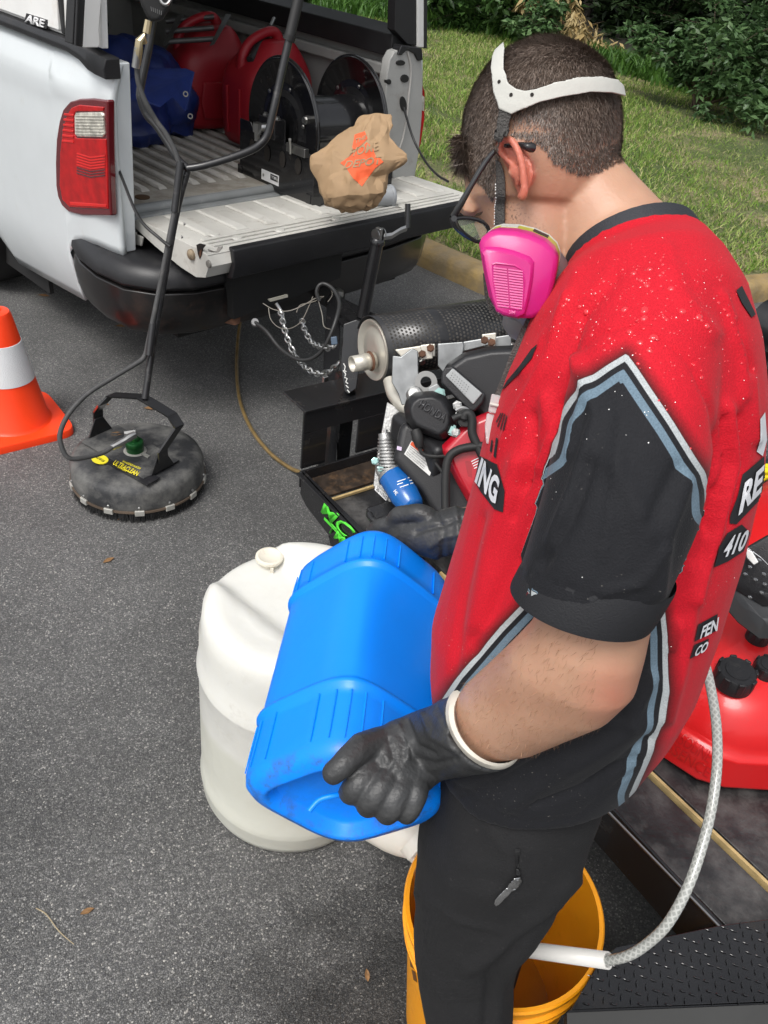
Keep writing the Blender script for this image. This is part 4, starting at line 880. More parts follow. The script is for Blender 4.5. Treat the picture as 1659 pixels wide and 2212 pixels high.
# bail (yoke): flat strap bent
ya = [P(230, 952, 3.10), P(213, 938, 3.09)]
bail = [pA + UP * .045 - bd * .004, pA + UP * .10 - bd * .004 + bn * .006, P(222, 872, 3.04), P(240, 853, 3.03), P(306, 857, 3.035), P(371, 896, 3.02), P(387, 921, 3.01), pB + UP * .09 + bd * .010, pB + UP * .045 + bd * .010]
mb = MB(); 
for i in range(len(bail) - 1):
    a, b = bail[i], bail[i + 1]; t_ = (b - a).normalized(); wv = bn; th = t_.cross(wv).normalized() * .0035; wv = wv * .021
    mb.hexa([a - wv - th, a + wv - th, a + wv + th, a - wv + th], [b - wv - th, b + wv - th, b + wv + th, b - wv + th])
obj('bail', mb, BLACKSAT, sc_, smooth=False)
swc = Zp(292, 975, .158)
GRN = mat('green anodised', (.012, .085, .022), .28, metal=.5, var=.12)
obj('swivel_base', MB().lathe(swc, UP, [(.042, 0), (.042, .004), (.036, .006)], n=30), mat('dusty steel', (.35, .34, .31), .6, metal=.3), sc_)
sv = obj('swivel', MB().lathe(swc, UP, [(.032, .005), (.032, .022), (.033, .024), (.033, .043), (.030, .047), (.018, .049), (.017, .062)], n=36), GRN, sc_)
obj('swivel_elbow', MB().tube([swc + UP * .06, swc + UP * .085, swc + UP * .09 + (P(262, 955, 3.12) - P(290, 945, 3.12)) * .7], [.013, .014, .013], n=8), STEEL, sv, angle=25)
hp0 = P(289, 940, 3.075)
fit = [P(292, 938, 3.07), P(277, 946, 3.06), P(270, 951, 3.055), P(258, 958, 3.05), P(240, 967, 3.04)]
obj('hose_fitting', MB().tube(fit, [.012, .016, .012, .015, .011], n=10), STEEL, sc_, angle=25)
hose = [P(244, 965, 3.04), P(222, 978, 3.02), P(185, 988, 3.0), P(150, 990, 2.98), P(134, 968, 2.97), P(130, 935, 2.96), P(150, 892, 2.95), P(190, 850, 2.96), P(245, 815, 2.98), P(290, 788, 3.0), P(312, 770, 3.01), P(322, 730, 3.0), P(345, 620, 2.99), P(368, 500, 2.99), P(384, 420, 3.0), P(389, 375, 3.0), P(381, 335, 3.0), P(360, 292, 3.0), P(338, 262, 3.0), P(314, 220, 2.99), P(299, 178, 2.99), P(296, 140, 2.99)]
obj('high_pressure_hose', MB().tube(hose, .0085, n=12, smooth=7), HOSE, sc_)
# handle
obj('pole', MB().tube([P(313, 862, 3.03), P(330, 745, 3.03), P(362, 560, 3.02), P(385, 440, 3.02), P(407, 362, 3.02)], .0125, n=16, smooth=3), BLKT, sc_)
obj('handle_bar', MB().tube([P(405, 364, 3.01), P(440, 358, 3.0), P(492, 343, 2.98), P(536, 327, 2.96), P(560, 313, 2.95), P(578, 290, 2.95), P(590, 240, 2.95), P(600, 195, 2.96), P(612, 140, 2.97), P(624, 88, 2.98), P(640, 20, 3.0), P(655, -50, 3.02)], .0125, n=16, smooth=5), BLKT, sc_)
obj('handle_bar', MB().tube([P(408, 366, 3.01), P(385, 345, 3.02), P(362, 308, 3.04), P(338, 272, 3.06), P(318, 250, 3.07), P(306, 222, 3.07), P(303, 195, 3.07), P(316, 130, 3.07), P(322, 100, 3.07), P(330, 40, 3.08)], .0125, n=16, smooth=5), BLKT, sc_)
obj('rubber_grip', MB().tube([P(625, 82, 2.98), P(640, 18, 3.0), P(656, -52, 3.02)], [.0165, .0165, .0165], n=16), RUBBER, sc_)
obj('grip_collar', MB().tube([P(623, 88, 2.98), P(627, 76, 2.98)], .019, n=16), RUBBER, sc_)
for a, b, d in (((390, 350), (377, 458), 3.0), ((330, 700), (322, 768), 3.005)):
    obj('hose_clip', MB().tube([P(*a, d - .008), P(*b, d - .008)], .0125, n=12), BLKT, sc_)
for x, y in ((397, 484), (392, 512), (399, 380)): bolt(sc_, P(x, y, 3.01), img_r, .004, .005, GALV)
# hose couplings and trigger gun
obj('swivel_joint', MB().tube([P(296, 140, 2.98), P(299, 110, 2.97), P(301, 88, 2.97), P(309, 80, 2.97), P(312, 92, 2.98)], [.011, .013, .012, .011, .009], n=10), BRASS, sc_, angle=25)
obj('crimp_sleeve', MB().tube([P(293, 146, 2.98), P(299, 103, 2.97)], .0125, n=14), STEEL, sc_)
obj('gun_coupling', MB().tube([P(316, 72, 2.99), P(321, 44, 2.99)], [.012, .011], n=8), BRASS, sc_, angle=25)
gn = obj('trigger_gun', plate(MB(), [(298, -10), (306, 14), (316, 36), (326, 46), (340, 50), (352, 42), (366, 22), (378, -10), (384, -50), (300, -50)], 2.97, .06), RUBBER, sc_, bevel=.015, seg=3)
for k in range(6):
    x = 325 + k * 4.6; obj('vent_slit', plate(MB(), [(x, 14 + k * 1.8), (x + 1.6, 14.5 + k * 1.8), (x + 3.6 - k * .5, 24 + k * 1.8), (x + 2 - k * .5, 24 + k * 1.8)], 2.968, .004), mat('slit grey', (.12, .12, .12), .5), gn)
obj('trigger', MB().tube([P(343, -12, 2.96), P(350, 6, 2.955), P(362, 8, 2.955), P(374, -12, 2.96)], .005, n=8, smooth=4), STEEL, gn)
# dry leaves lying on it
LEAFM = mat('brown leaf', (.22, .12, .05), .75, var=.3, vscale=60)
def dead_leaf(x, y, z, sz, a, label, m=None):
    c = Zp(x, y, z) + UP * .003; o_ = MB(); X = Vector((math.cos(a), math.sin(a), 0)); Y = Vector((-math.sin(a), math.cos(a), 0))
    pr = [(-1, 0, .1), (-.5, .35, .2), (.1, .42, .28), (.6, .25, .15), (1, 0, 0), (.6, -.22, .3), (.1, -.4, .2), (-.5, -.3, .25)]
    top_ = [c + X * (p[0] * sz) + Y * (p[1] * sz) + UP * (p[2] * sz * .5 + .001) for p in pr]; bot = [p - UP * .0012 for p in top_]
    o_.add([c + UP * sz * .02] + top_ + bot, [(0, 1 + i, 1 + (i + 1) % 8) for i in range(8)] + [(1 + i, 9 + i, 9 + (i + 1) % 8, 1 + (i + 1) % 8) for i in range(8)] + [tuple(range(16, 8, -1))])
    return setp(obj('fallen_leaf', o_, m or LEAFM, smooth=False, loc=c), label, 'leaf', 'dry leaves and twigs')
dead_leaf(252, 940, .155, .03, .4, 'curled brown leaf on the cleaner shell beside the left ear of the bail')
dead_leaf(326, 884, 0.0, .03, .2, 'long tan leaf on the asphalt just under the cleaner bail')
dead_leaf(193, 1000, .05, .02, 1.4, 'small brown leaf stuck low on the left of the cleaner')
dead_leaf(260, 1122, 0, .012, 1.0, 'tiny leaf scrap on the asphalt in front of the cleaner')
dead_leaf(189, 1970, 0, .016, .6, 'small tan twig scrap left of the white drum foot')
dead_leaf(793, 2108, 0, .014, 1.8, 'curled tan leaf scrap on the asphalt near the bottom edge')
dead_leaf(262, 706, 0, .03, .3, 'tan leaf on the asphalt left of the cleaner pole')
dead_leaf(227, 875, 0, .02, .1, 'brown leaf on the asphalt behind the hose loop')
dead_leaf(95, 640, 0, .03, .1, 'pale leaf on the asphalt behind the traffic cone')
dead_leaf(235, 1212, 0, .022, .9, 'pale flat leaf smear between the cleaner and the white drum')
t_ = setp(obj('twig', MB().tube([Zp(78, 1962, .004), Zp(100, 1975, .006), Zp(128, 2012, .005), Zp(160, 2040, .004)], [.0012, .0014, .0012, .0008], n=5, smooth=4), mat('straw stalk', (.34, .28, .18), .8), loc=Zp(110, 1990, 0)), 'thin curved dry stalk on the asphalt at lower left', 'twig', 'dry leaves and twigs')
# ================================================================== TRAFFIC CONE
kc0 = Zp(34, 918, 0)
cone = thing('traffic_cone', 'fluorescent orange traffic cone with one white reflective band at the left edge', 'traffic cone', kc0)
CON = mat('fluorescent orange', (.95, .055, .008), .42, var=.04, sss=.05, bump=.1, bscale=100)
hx = [(-.135, .0)]
rr_ = lambda h: .135 - (.135 - .056) * (h - .035) / (.50 - .035)
prof = [(.160, .026), (.146, .034), (rr_(.045) + .002, .046), (rr_(.30), .30), (rr_(.49), .49), (rr_(.5) - .004, .502), (.034, .508), (.026, .507), (.024, .48)]
obj('cone_body', MB().lathe(kc0, UP, prof, n=56), CON, cone)
REFL = mat('reflective sheeting', (.70, .71, .72), .35, var=.06, vscale=8, bump=.6, bscale=260)
obj('reflective_band', MB().lathe(kc0, UP, [(rr_(.225) + .001, .225), (rr_(.225) + .003, .226), (rr_(.385) + .003, .384), (rr_(.385) + .001, .385)], n=56, capped=False), REFL, cone)
b_ = []
for k in range(40):
    a = 2 * math.pi * k / 40 ; c_, s_ = math.cos(a), math.sin(a); q = 7; rx = .19
    b_.append((rx * math.copysign(abs(c_) ** (2 / q), c_), rx * math.copysign(abs(s_) ** (2 / q), s_)))
ca_, sa_ = math.cos(math.radians(42)), math.sin(math.radians(42))
def br(s, z): return [kc0 + Vector((ca_ * x * s - sa_ * y * s, sa_ * x * s + ca_ * y * s, z)) for x, y in b_]
obj('cone_base', MB().loft([br(1, .0), br(1, .022), br(.985, .030), br(.80, .034)]), CON, cone)
# ================================================================== WHITE DRUM
dcn = Vector((-.150, 1.305, 0)); DR, DH = .232, .655
drum = thing('plastic_drum', 'scuffed white plastic drum standing on the asphalt under the blue jug', 'drum', dcn)
def drum_mat():
    m = bpy.data.materials.new('drum plastic'); m.use_nodes = True; nt = m.node_tree; b = nt.nodes['Principled BSDF']; L = nt.links.new
    g = N(nt, 'ShaderNodeNewGeometry'); sp_ = N(nt, 'ShaderNodeSeparateXYZ'); L(g.outputs['Position'], sp_.inputs[0])
    mr = N(nt, 'ShaderNodeMapRange'); mr.inputs['From Min'].default_value = .32; mr.inputs['From Max'].default_value = .352; L(sp_.outputs['Z'], mr.inputs[0])
    c = N(nt, 'ShaderNodeMix', data_type='RGBA'); L(mr.outputs[0], c.inputs[0]); c.inputs[6].default_value = (.58, .58, .51, 1); c.inputs[7].default_value = (.66, .655, .61, 1)
    n = N(nt, 'ShaderNodeTexNoise'); n.inputs['Scale'].default_value = 7; n.inputs['Detail'].default_value = 9; n.inputs['Roughness'].default_value = .75; L(g.outputs['Position'], n.inputs['Vector'])
    m2 = N(nt, 'ShaderNodeMapRange'); m2.inputs['From Min'].default_value = .53; m2.inputs['From Max'].default_value = .78; m2.inputs['To Max'].default_value = .9; L(n.outputs['Fac'], m2.inputs[0])
    # scuffs sit on the upper left of the wall
    vd = N(nt, 'ShaderNodeVectorMath', operation='DISTANCE'); L(g.outputs['Position'], vd.inputs[0]); vd.inputs[1].default_value = (-.34, 1.19, .52)
    m3 = N(nt, 'ShaderNodeMapRange'); m3.inputs['From Min'].default_value = .05; m3.inputs['From Max'].default_value = .19; m3.inputs['To Min'].default_value = 1; m3.inputs['To Max'].default_value = .16; L(vd.outputs['Value'], m3.inputs[0])
    mu = N(nt, 'ShaderNodeMath', operation='MULTIPLY'); L(m2.outputs[0], mu.inputs[0]); L(m3.outputs[0], mu.inputs[1])
    d = N(nt, 'ShaderNodeMix', data_type='RGBA'); L(mu.outputs[0], d.inputs[0]); L(c.outputs[2], d.inputs[6]); d.inputs[7].default_value = (.24, .20, .14, 1)
    L(d.outputs[2], b.inputs['Base Color']); b.inputs['Roughness'].default_value = .38; b.inputs['Subsurface Weight'].default_value = .35; b.inputs['Subsurface Radius'].default_value = (1, .95, .75); b.inputs['Subsurface Scale'].default_value = .03
    n5 = N(nt, 'ShaderNodeTexNoise'); n5.inputs['Scale'].default_value = 9; n5.inputs['Detail'].default_value = 3; L(g.outputs['Position'], n5.inputs['Vector'])
    bp = N(nt, 'ShaderNodeBump'); bp.inputs['Strength'].default_value = .4; bp.inputs['Distance'].default_value = .01; L(n5.outputs['Fac'], bp.inputs['Height']); L(bp.outputs[0], b.inputs['Normal'])
    return m
DRM = drum_mat()
rings = []; NS = 96
bdir = Vector((.80, -.60, 0)); pdir = Vector((-.60, -.80, 0))     # bung valley runs along bdir
prof = [(.0, .205), (.012, .222), (.04, DR), (.075, DR), (.088, DR + .004), (.10, DR), (.2, DR), (.33, DR - .001), (.46, DR - .001), (.475, DR + .003), (.485, DR - .003), (.57, DR - .005), (.60, DR - .010)]
for h, r in prof: rings.append([dcn + Vector((r * math.cos(a), r * math.sin(a), h)) for a in [2 * math.pi * k / NS for k in range(NS)]])
for q in (.975, .94, .89, .83, .76, .68, .60, .52, .44, .36, .28, .20, .12, .05, .004):
    r_ = []
    for k in range(NS):
        a = 2 * math.pi * k / NS; r = (DR - .008) * q; v = Vector((r * math.cos(a), r * math.sin(a), 0)); s = v.dot(pdir)
        e = min(1, max(0, (abs(s) - .060) / .055)); e = e * e * (3 - 2 * e)
        rim = math.sqrt(max(0, 1 - ((q - .84) / .17) ** 2)) if q > .84 else 1
        r_.append(dcn + v + UP * (.598 + (.016 + .042 * e) * rim + (-.004 if q < .75 else 0)))
    rings.append(r_)
obj('drum_body', MB().loft(rings), DRM, drum, angle=180)
bg_ = Zp(582, 1212, .618); CREAM = mat('cream bung', (.66, .62, .52), .5, var=.06, dirt=(.35, .28, .18), dirt_amt=.2, dscale=30)
bu = obj('bung', MB().lathe(bg_, UP, [(.024, -.01), (.024, .004), (.031, .006), (.034, .011), (.033, .016), (.027, .018), (.020, .014), (.001, .013)], n=36), CREAM, drum)
obj('bung_tab', MB().box(bg_ + Vector((.012, -.030, -.002)), .008, .006, .018), CREAM, bu, bevel=.001)
# ================================================================== BLUE JUG
B0, B1 = P(742, 1710, 1.08), P(806, 1262, 1.29)
jw = (B1 - B0); JL = jw.length; jw.normalize()
jx = (P(948, 1722, 1.07) - P(545, 1722, 1.07)); jx = (jx - jw * jx.dot(jw)).normalized(); jy = jw.cross(jx).normalized()
if jy.dot(CAM - B0) < 0: jy = -jy
BLUE = mat('blue plastic', (.0, .235, .95), .40, var=.03, sss=.0, coat=.06, bump=.08, bscale=60)
def bluemat():
    m = BLUE; nt = m.node_tree; b = nt.nodes['Principled BSDF']; L = nt.links.new
    at = N(nt, 'ShaderNodeAttribute', attribute_name='base'); tc = N(nt, 'ShaderNodeTexCoord'); n = N(nt, 'ShaderNodeTexNoise'); n.inputs['Scale'].default_value = 38; n.inputs['Detail'].default_value = 8; n.inputs['Roughness'].default_value = .7; L(tc.outputs['Object'], n.inputs['Vector'])
    mr = N(nt, 'ShaderNodeMapRange'); mr.inputs['From Min'].default_value = .46; mr.inputs['From Max'].default_value = .66; L(n.outputs['Fac'], mr.inputs[0])
    mu = N(nt, 'ShaderNodeMath', operation='MULTIPLY'); L(mr.outputs[0], mu.inputs[0]); L(at.outputs['Fac'], mu.inputs[1])
    src = b.inputs['Base Color'].links[0].from_socket; mx = N(nt, 'ShaderNodeMix', data_type='RGBA'); L(mu.outputs[0], mx.inputs[0]); L(src, mx.inputs[6]); mx.inputs[7].default_value = (.05, .06, .06, 1); L(mx.outputs[2], b.inputs['Base Color'])
bluemat()
jug = thing('blue_jug', 'bright blue rectangular plastic jug tipped upside down over the white drum by the gloved hands', 'jug', (B0 + B1) / 2)
def jsec(t, k=1.0, n=64, rib=0.0, groove=False):
    HX, HY = .1450 - .008 * t, .128
    c = B0 + jw * (JL * t); o = []
    for i in range(n):
        a = 2 * math.pi * i / n; ca, sa = math.cos(a), math.sin(a); p = 4.0
        c4, s4 = math.cos(a + math.pi / 4), math.sin(a + math.pi / 4)
        xa = math.copysign(abs(c4) ** (2 / p), c4) * .841; ya = math.copysign(abs(s4) ** (2 / p), s4) * .841
        x = HX * (xa + ya) * .7071 * .865 * 1.0; y = HY * (ya - xa) * .7071 * .865
        # waist: the facet right of the near corner is pressed in (grip)
        if .20 < t < .80 and sa > 0 and ca > 0:
            q = math.sin(math.pi * (t - .20) / .60) ** .5; w_ = math.sin(2 * a) ** 1.0; x -= .005 * q * w_; y -= .006 * q * w_
        ln = math.hypot(x, y); kk = k + rib / ln
        o.append(c + jx * (x * kk) + jy * (y * kk))
    return o
tt = [(-.055, .80, 0), (-.045, .90, 0), (-.02, .975, 0), (.015, 1, 0), (.06, 1, 0), (.12, 1, 0), (.19, 1, 0), (.225, 1, 0), (.233, 1, .0045), (.245, 1, .0055), (.257, 1, .0045), (.265, 1, 0)]
tt += [(t, .996, 0) for t in np.linspace(.275, .80, 14)]
tt += [(.812, 1, 0), (.82, 1, .0045), (.832, 1, .0055), (.844, 1, .004), (.852, 1, 0), (.90, 1, 0), (.96, 1, 0), (1.01, .985, 0), (1.04, .93, 0), (1.06, .82, 0)]
rings = [jsec(t, k, rib=r) for t, k, r in tt]
base = [jsec(-.058, .78), jsec(-.050, .74), jsec(-.01, .70), jsec(.0, .66), jsec(.004, .3), jsec(.004, .02)]
mb = MB().loft(base[::-1] + rings, capped=False); mb.f.append(tuple(range(64))[::-1]); nn0 = len(mb.v); mb.f.append(tuple(range(nn0 - 64, nn0)))
jb = obj('jug_body', mb, BLUE, jug, angle=180)
def _jb():
    me = jb.data; A = co_np(me) + np.array(ORG[jb.name]); t = (A - np.array(B0)) @ np.array(jw) / JL
    f = np.clip(1 - np.abs(t + .035) / .045, 0, 1); fattr(me, 'base', f)
_jb()
jbvh = BVHTree.FromPolygons(mb.v, mb.f)
def rim_line(t0, t1, ang, e=.0012):
    a = jsec(t0, n=256)[int(ang) % 256]; b = jsec(t1, n=256)[int(ang) % 256]; c0 = B0 + jw * (JL * t0)
    dd = (a - c0).normalized(); return [a + dd * e, a.lerp(b, .5) + dd * e, b + dd * e]
for i in range(2, 128, 12):
    obj('grip_groove', MB().tube(rim_line(.02, .21, i + 2), [.0008, .0014, .0014], n=6), BLUE, jb); obj('grip_groove', MB().tube(rim_line(.862, .985, i + 2), [.0014, .0014, .0008], n=6), BLUE, jb)
# neck and spout at the far (lower) side, and the moulded handle pocket arch on the base
nk = B0 + jw * (JL * 1.06) - jy * .045
obj('jug_neck', MB().lathe(nk, jw, [(.034, -.02), (.034, .018), (.030, .03), (.030, .05)], n=28), BLUE, jug)
obj('base_arch', MB().tube([P(668, 1752, 1.02), P(690, 1728, 1.02), P(725, 1718, 1.02), P(762, 1712, 1.03)], .0035, smooth=5), BLUE, jb)
def blq(x, y): return onpl(x, y, jw, (B0 + jw * (JL * .003)).dot(jw))
# white plastic scoop lying behind the leg
scp = thing('white_jug', 'white plastic jug neck showing on the asphalt between the blue jug and the trouser leg', 'jug', Zp(880, 1830, 0))
WPL = mat('white jug plastic', (.72, .68, .60), .45, var=.06, sss=.1, dirt=(.4, .33, .24), dirt_amt=.2)
obj('jug_shell', MB().tube([P(800, 1745, 1.75), P(860, 1790, 1.72), P(905, 1822, 1.70), P(950, 1870, 1.70)], [.06, .050, .036, .034], n=24, smooth=4), WPL, scp)
obj('jug_mouth', MB().tube([P(893, 1806, 1.655), P(912, 1826, 1.655)], [.036, .038], n=24, capped=False), WPL, scp)
# ================================================================== TRAILER
DECKM = mat('black deck board', (.020, .020, .021), .30, var=.5, vscale=14, bump=.5, bscale=80, dirt=(.13, .125, .12), dirt_amt=.55, dscale=9)
TRB = mat('trailer black paint', (.013, .013, .014), .25, coat=.3, var=.2, dirt=(.08, .07, .06), dirt_amt=.1, dscale=16)
trl = thing('utility_trailer', 'black utility trailer carrying the red engine, coupled behind the pickup', 'trailer', R(1.7, .4, 0))
def side_u(v): return 1.035 + (v - .15) * .036
DZ = .5
sp_ = [R(side_u(1.71), 1.71, .5), R(side_u(-2.4), -2.4, .5), R(side_u(-2.4), -2.4, .36), R(side_u(1.5), 1.5, .385), R(side_u(1.67), 1.67, .40), R(side_u(1.71), 1.71, .42)]
sdp = obj('side_plate', MB().prism(sp_, RU * .008), TRB, trl, bevel=.002)
obj('top_lip', MB().box((R(side_u(1.71), 1.71, .497) + R(side_u(.9), .9, .497)) / 2 + RU * .014, .028, .82, .006, (RU, RV, UP)), TRB, trl, bevel=.001)
obj('side_tooth', MB().prism([R(side_u(1.5), 1.53, .387), R(side_u(1.5), 1.49, .387), R(side_u(1.5), 1.505, .345)], RU * .008), TRB, trl)
def mcq(*q): return [onpl(x, y, RU - RV * .036, 1.0296 - .0045) for x, y in q]
GRNP = mat('green lettering', (.10, .72, .05), .45, var=.04)
def fq(v0_, v1_, z0_, z1_, sh=0): return [R(side_u(v0_) - .003, v0_, z0_), R(side_u(v1_) - .003, v1_, z0_), R(side_u(v1_ - sh) - .003, v1_ - sh, z1_), R(side_u(v0_ - sh) - .003, v0_ - sh, z1_)]
text_quad('brand_lettering', 'MC', mcq((693, 1106), (742, 1160), (770, 1149), (702, 1082)), GRNP, sdp, .002, bold=.012)
obj('brand_underline', MB().prism(mcq((700, 1122), (750, 1174), (751, 1170), (701, 1117)), RU * -.001), GRNP, sdp)
text_quad('brand_lettering', 'TM', mcq((706, 1144), (736, 1178), (746, 1163), (714, 1128)), GRNP, sdp, .002, bold=.012)
# deck boards
for k, (a, b, c, d) in enumerate(((1.05, 1.175, -2.4, 1.25), (1.20, 1.60, -2.4, 1.25), (1.603, 2.05, -2.4, 1.25), (2.053, 2.6, -2.4, 1.25))):
    obj('deck_board', MB().box(R((a + b) / 2, (c + d) / 2, .485), b - a, d - c, .02, (RU, RV, UP)), DECKM, trl, bevel=.002)
WOOD = mat('bare ply edge', (.45, .33, .15), .7, var=.25, vscale=30)
obj('ply_edge', MB().box(R(1.187, -.6, .491), .007, 3.5, .018, (RU, RV, UP)), WOOD, trl)
obj('gutter', MB().box(R(1.1875, -.6, .478), .026, 3.6, .006, (RU, RV, UP)), DARKVOID, trl)
obj('steel_edge', MB().box(R(side_u(-.3) + .012, -.3, .503), .004, 1.5, .004, (RU + RV * .036, RV, UP)), STEEL, trl)
# front tray
obj('tray_floor', MB().box(R(1.75, 1.48, .455), 1.3, .46, .01, (RU, RV, UP)), DECKM, trl)
obj('front_rail', MB().box(R(1.75, 1.715, .472), 1.32, .008, .058, (RU, RV, UP)), TRB, trl, bevel=.002)
obj('angle_foot', MB().box(R(1.75, 1.66, .464), 1.3, .10, .006, (RU, RV, UP)), mat('rusted black angle', (.035, .026, .02), .4, var=.5, vscale=30, dirt=(.20, .11, .05), dirt_amt=.3, dscale=25), trl)
obj('board_edge', MB().box(R(1.75, 1.590, .466), 1.28, .008, .008, (RU, RV, UP)), WOOD, trl)
# upright stand made of flat plate, with a square window, and its shelf
stq = lambda u, z: R(u, 1.725, z)
for a, b, c, d in ((1.10, 1.185, .50, .625), (1.30, 1.42, .50, .625), (1.10, 1.95, .625, .697)):
    obj('stand_plate', MB().prism([stq(a, c), stq(b, c), stq(b, d), stq(a, d)], RV * .008), TRB, trl, bevel=.002)
obj('stand_shelf', MB().box(R(1.525, 1.785, .70), .85, .13, .008, (RU, RV, UP)), TRB, trl, bevel=.002)
obj('chrome_post', MB().box(R(1.282, 1.90, .48), .018, .012, .42, (RU, RV, UP)), STEEL, trl, bevel=.002)
obj('stand_leg', MB().box(R(1.34, 1.87, .45), .05, .05, .5, (RU, RV, UP)), TRB, trl)
# tongue beams, coupler
cp = T(2.36, 2.46, .47)
for s in (1.18, 2.2):
    a = R(s, 1.70, .44); d_ = (cp - a); obj('tongue_beam', MB().box((a + cp) / 2 - UP * .02, .06, d_.length, .08, (d_.normalized().cross(UP), d_.normalized(), UP)), TRB, trl, bevel=.006)
cd_ = (R(1.7, 1.7, .45) - cp).normalized()
obj('coupler', MB().tube([cp, cp - cd_ * -.12, cp + cd_ * .3], [.042, .04, .035], n=12), TRB, trl)
obj('coupler_plate', MB().box(cp + cd_ * .34 + UP * .03, .16, .22, .012, (cd_.cross(UP), cd_, UP)), TRB, trl, bevel=.003)
obj('hitch_receiver', MB().box(T(2.38, 2.66, .47), .07, .42, .07, (TU, TV, UP)), DARKVOID, pk)
obj('hitch_ball', MB().lathe(T(2.38, 2.46, .45), UP, [(.018, 0), (.018, .03), (.026, .045), (.024, .065), (.01, .075)], n=18), STEEL, pk)
# winch post with painted marks left of the muffler
wpst = obj('winch_plate', plate(MB(), [(742, 700), (770, 690), (790, 700), (770, 840), (752, 852), (744, 845), (736, 790)], 2.45, .05), TRB, trl, bevel=.003)
PAINTM = mat('white paint pen', (.75, .75, .72), .6, var=.1)
for k, pts_ in enumerate([[(739, 785), (743, 792), (741, 800), (745, 803)], [(738, 800), (744, 808), (742, 813)], [(741, 815), (747, 818), (744, 825), (749, 829)], [(744, 832), (750, 838)], [(747, 842), (752, 848)]]):
    obj('pen_mark', MB().tube([P(x + 3, y, 2.444) for x, y in pts_], .0018, n=5), PAINTM, wpst)
obj('latch_clip', plate(MB(), [(714, 728), (728, 726), (730, 744), (716, 746)], 2.42, .03), mat('blue grey clip', (.06, .09, .13), .4), trl, bevel=.003)
# tongue jack with crank
jk = thing('tongue_jack', 'black tongue jack with a cranked steel handle in front of the lowered tailgate', 'jack', onpl(783, 690, TV, 2.2))
jt, jb_ = onpl(815, 522, TV, 2.2), onpl(783, 684, TV, 2.2)
obj('jack_tube', MB().lathe(jb_, (jt - jb_), [(.026, 0), (.026, (jt - jb_).length)], n=28), TRB, jk)
obj('tube_cap', MB().lathe(jt, (jt - jb_), [(.030, -.008), (.031, .004), (.026, .012), (.012, .014)], n=28), TRB, jk)
hu = jt + (jt - jb_).normalized() * .03
obj('crank_hub', MB().box(hu, .018, .028, .05, (TU, TV, UP)), STEEL, jk, bevel=.004)
for s in (-1, 1): obj('hub_cheek', MB().lathe(hu + TU * (.016 * s), TU * s, [(.022, 0), (.022, .004)], n=18), STEEL, jk)
e1 = P(880, 492, (onpl(868, 497, TV, 2.18) - CAM).length); s1_ = P(829, 512, (hu - CAM).length); 
obj('crank_arm', MB().loft([[a + b for b in (UP * .014, ray(850, 500) * .006, UP * -.014, ray(850, 500) * -.006)] for a in (s1_, s1_.lerp(e1, .35) + UP * -.008, s1_.lerp(e1, .7), e1)]), STEEL, jk, bevel=.002)
obj('crank_grip', MB().tube([e1 + UP * .0, P(881, 440, (e1 - CAM).length)], .011, n=16), BLACKSAT, jk)
obj('jack_foot', MB().box(jb_ - UP * .01, .12, .09, .012, (RU, RV, UP)), TRB, jk, bevel=.002)
bolt(jk, jb_ + UP * .0 - TV * .04 - TU * .03, UP, .008, .01); bolt(jk, jb_ + TU * .055 - TV * .03, UP, .008, .01)
# chains, cables and brake wires at the hitch
def chain(label, pts, rad=.0032, ll=.030):
    pts, _ = spline([P(*p) for p in pts], [0] * len(pts), 14); L_ = [0]
    for a, b in zip(pts, pts[1:]): L_.append(L_[-1] + (b - a).length)
    root = thing('safety_chain', label, 'chain', pts[0], 'safety chains at the hitch'); n_ = int(L_[-1] / (ll * .72))
    for k in range(n_):
        s = (k + .5) * ll * .72; i = max(j for j in range(len(L_)) if L_[j] <= s); i = min(i, len(pts) - 2)
        c = pts[i].lerp(pts[i + 1], (s - L_[i]) / max(1e-6, L_[i + 1] - L_[i])); t = (pts[i + 1] - pts[i]).normalized(); a = t.orthogonal().normalized(); b = t.cross(a); sd_ = (a + b).normalized() if k % 2 else (a - b).normalized()
        lp = [c + t * (math.cos(q) * ll * .5) + sd_ * (math.sin(q) * ll * .30) for q in [2 * math.pi * j / 10 for j in range(11)]]
        obj('link', MB().tube(lp, rad, n=5, capped=False), STEEL, root)
chain('longer zinc safety chain hanging in a loop under the hitch', [(606, 672, 2.95), (612, 700, 2.9), (622, 735, 2.85), (640, 772, 2.8), (665, 797, 2.72), (690, 808, 2.66), (715, 800, 2.6), (735, 780, 2.55)])
chain('shorter zinc safety chain hanging to the right of the longer one', [(652, 690, 2.9), (658, 712, 2.85), (672, 738, 2.8), (690, 748, 2.72), (708, 752, 2.65), (728, 744, 2.6)])
obj('chain_hook', MB().tube([P(596, 655, 2.95), P(607, 672, 2.95), P(612, 690, 2.93), P(604, 694, 2.93)], .006, n=8, smooth=4), STEEL, pk)
brk = thing('hitch_cable', 'black coiled breakaway and light cables looping under the hitch', 'cable', P(650, 740, 2.75))
obj('light_cable', MB().tube([P(*p) for p in [(551, 696, 2.9), (575, 715, 2.85), (605, 752, 2.8), (640, 775, 2.74), (670, 776, 2.7), (695, 758, 2.67), (712, 728, 2.65), (726, 690, 2.66), (733, 655, 2.7), (722, 628, 2.74), (704, 614, 2.76), (690, 616, 2.76), (684, 632, 2.76), (690, 650, 2.76)]], .0065, n=10, smooth=6), CBL, brk)
obj('cable_plug', MB().lathe(P(551, 696, 2.9), -ray(551, 696) + UP * .2, [(.012, -.03), (.014, .0), (.012, .006), (.004, .006)], n=16), mat('grey plug', (.2, .2, .2), .4, metal=.4), brk)
WIRE = mat('thin steel wire', (.30, .28, .24), .4, metal=.6)
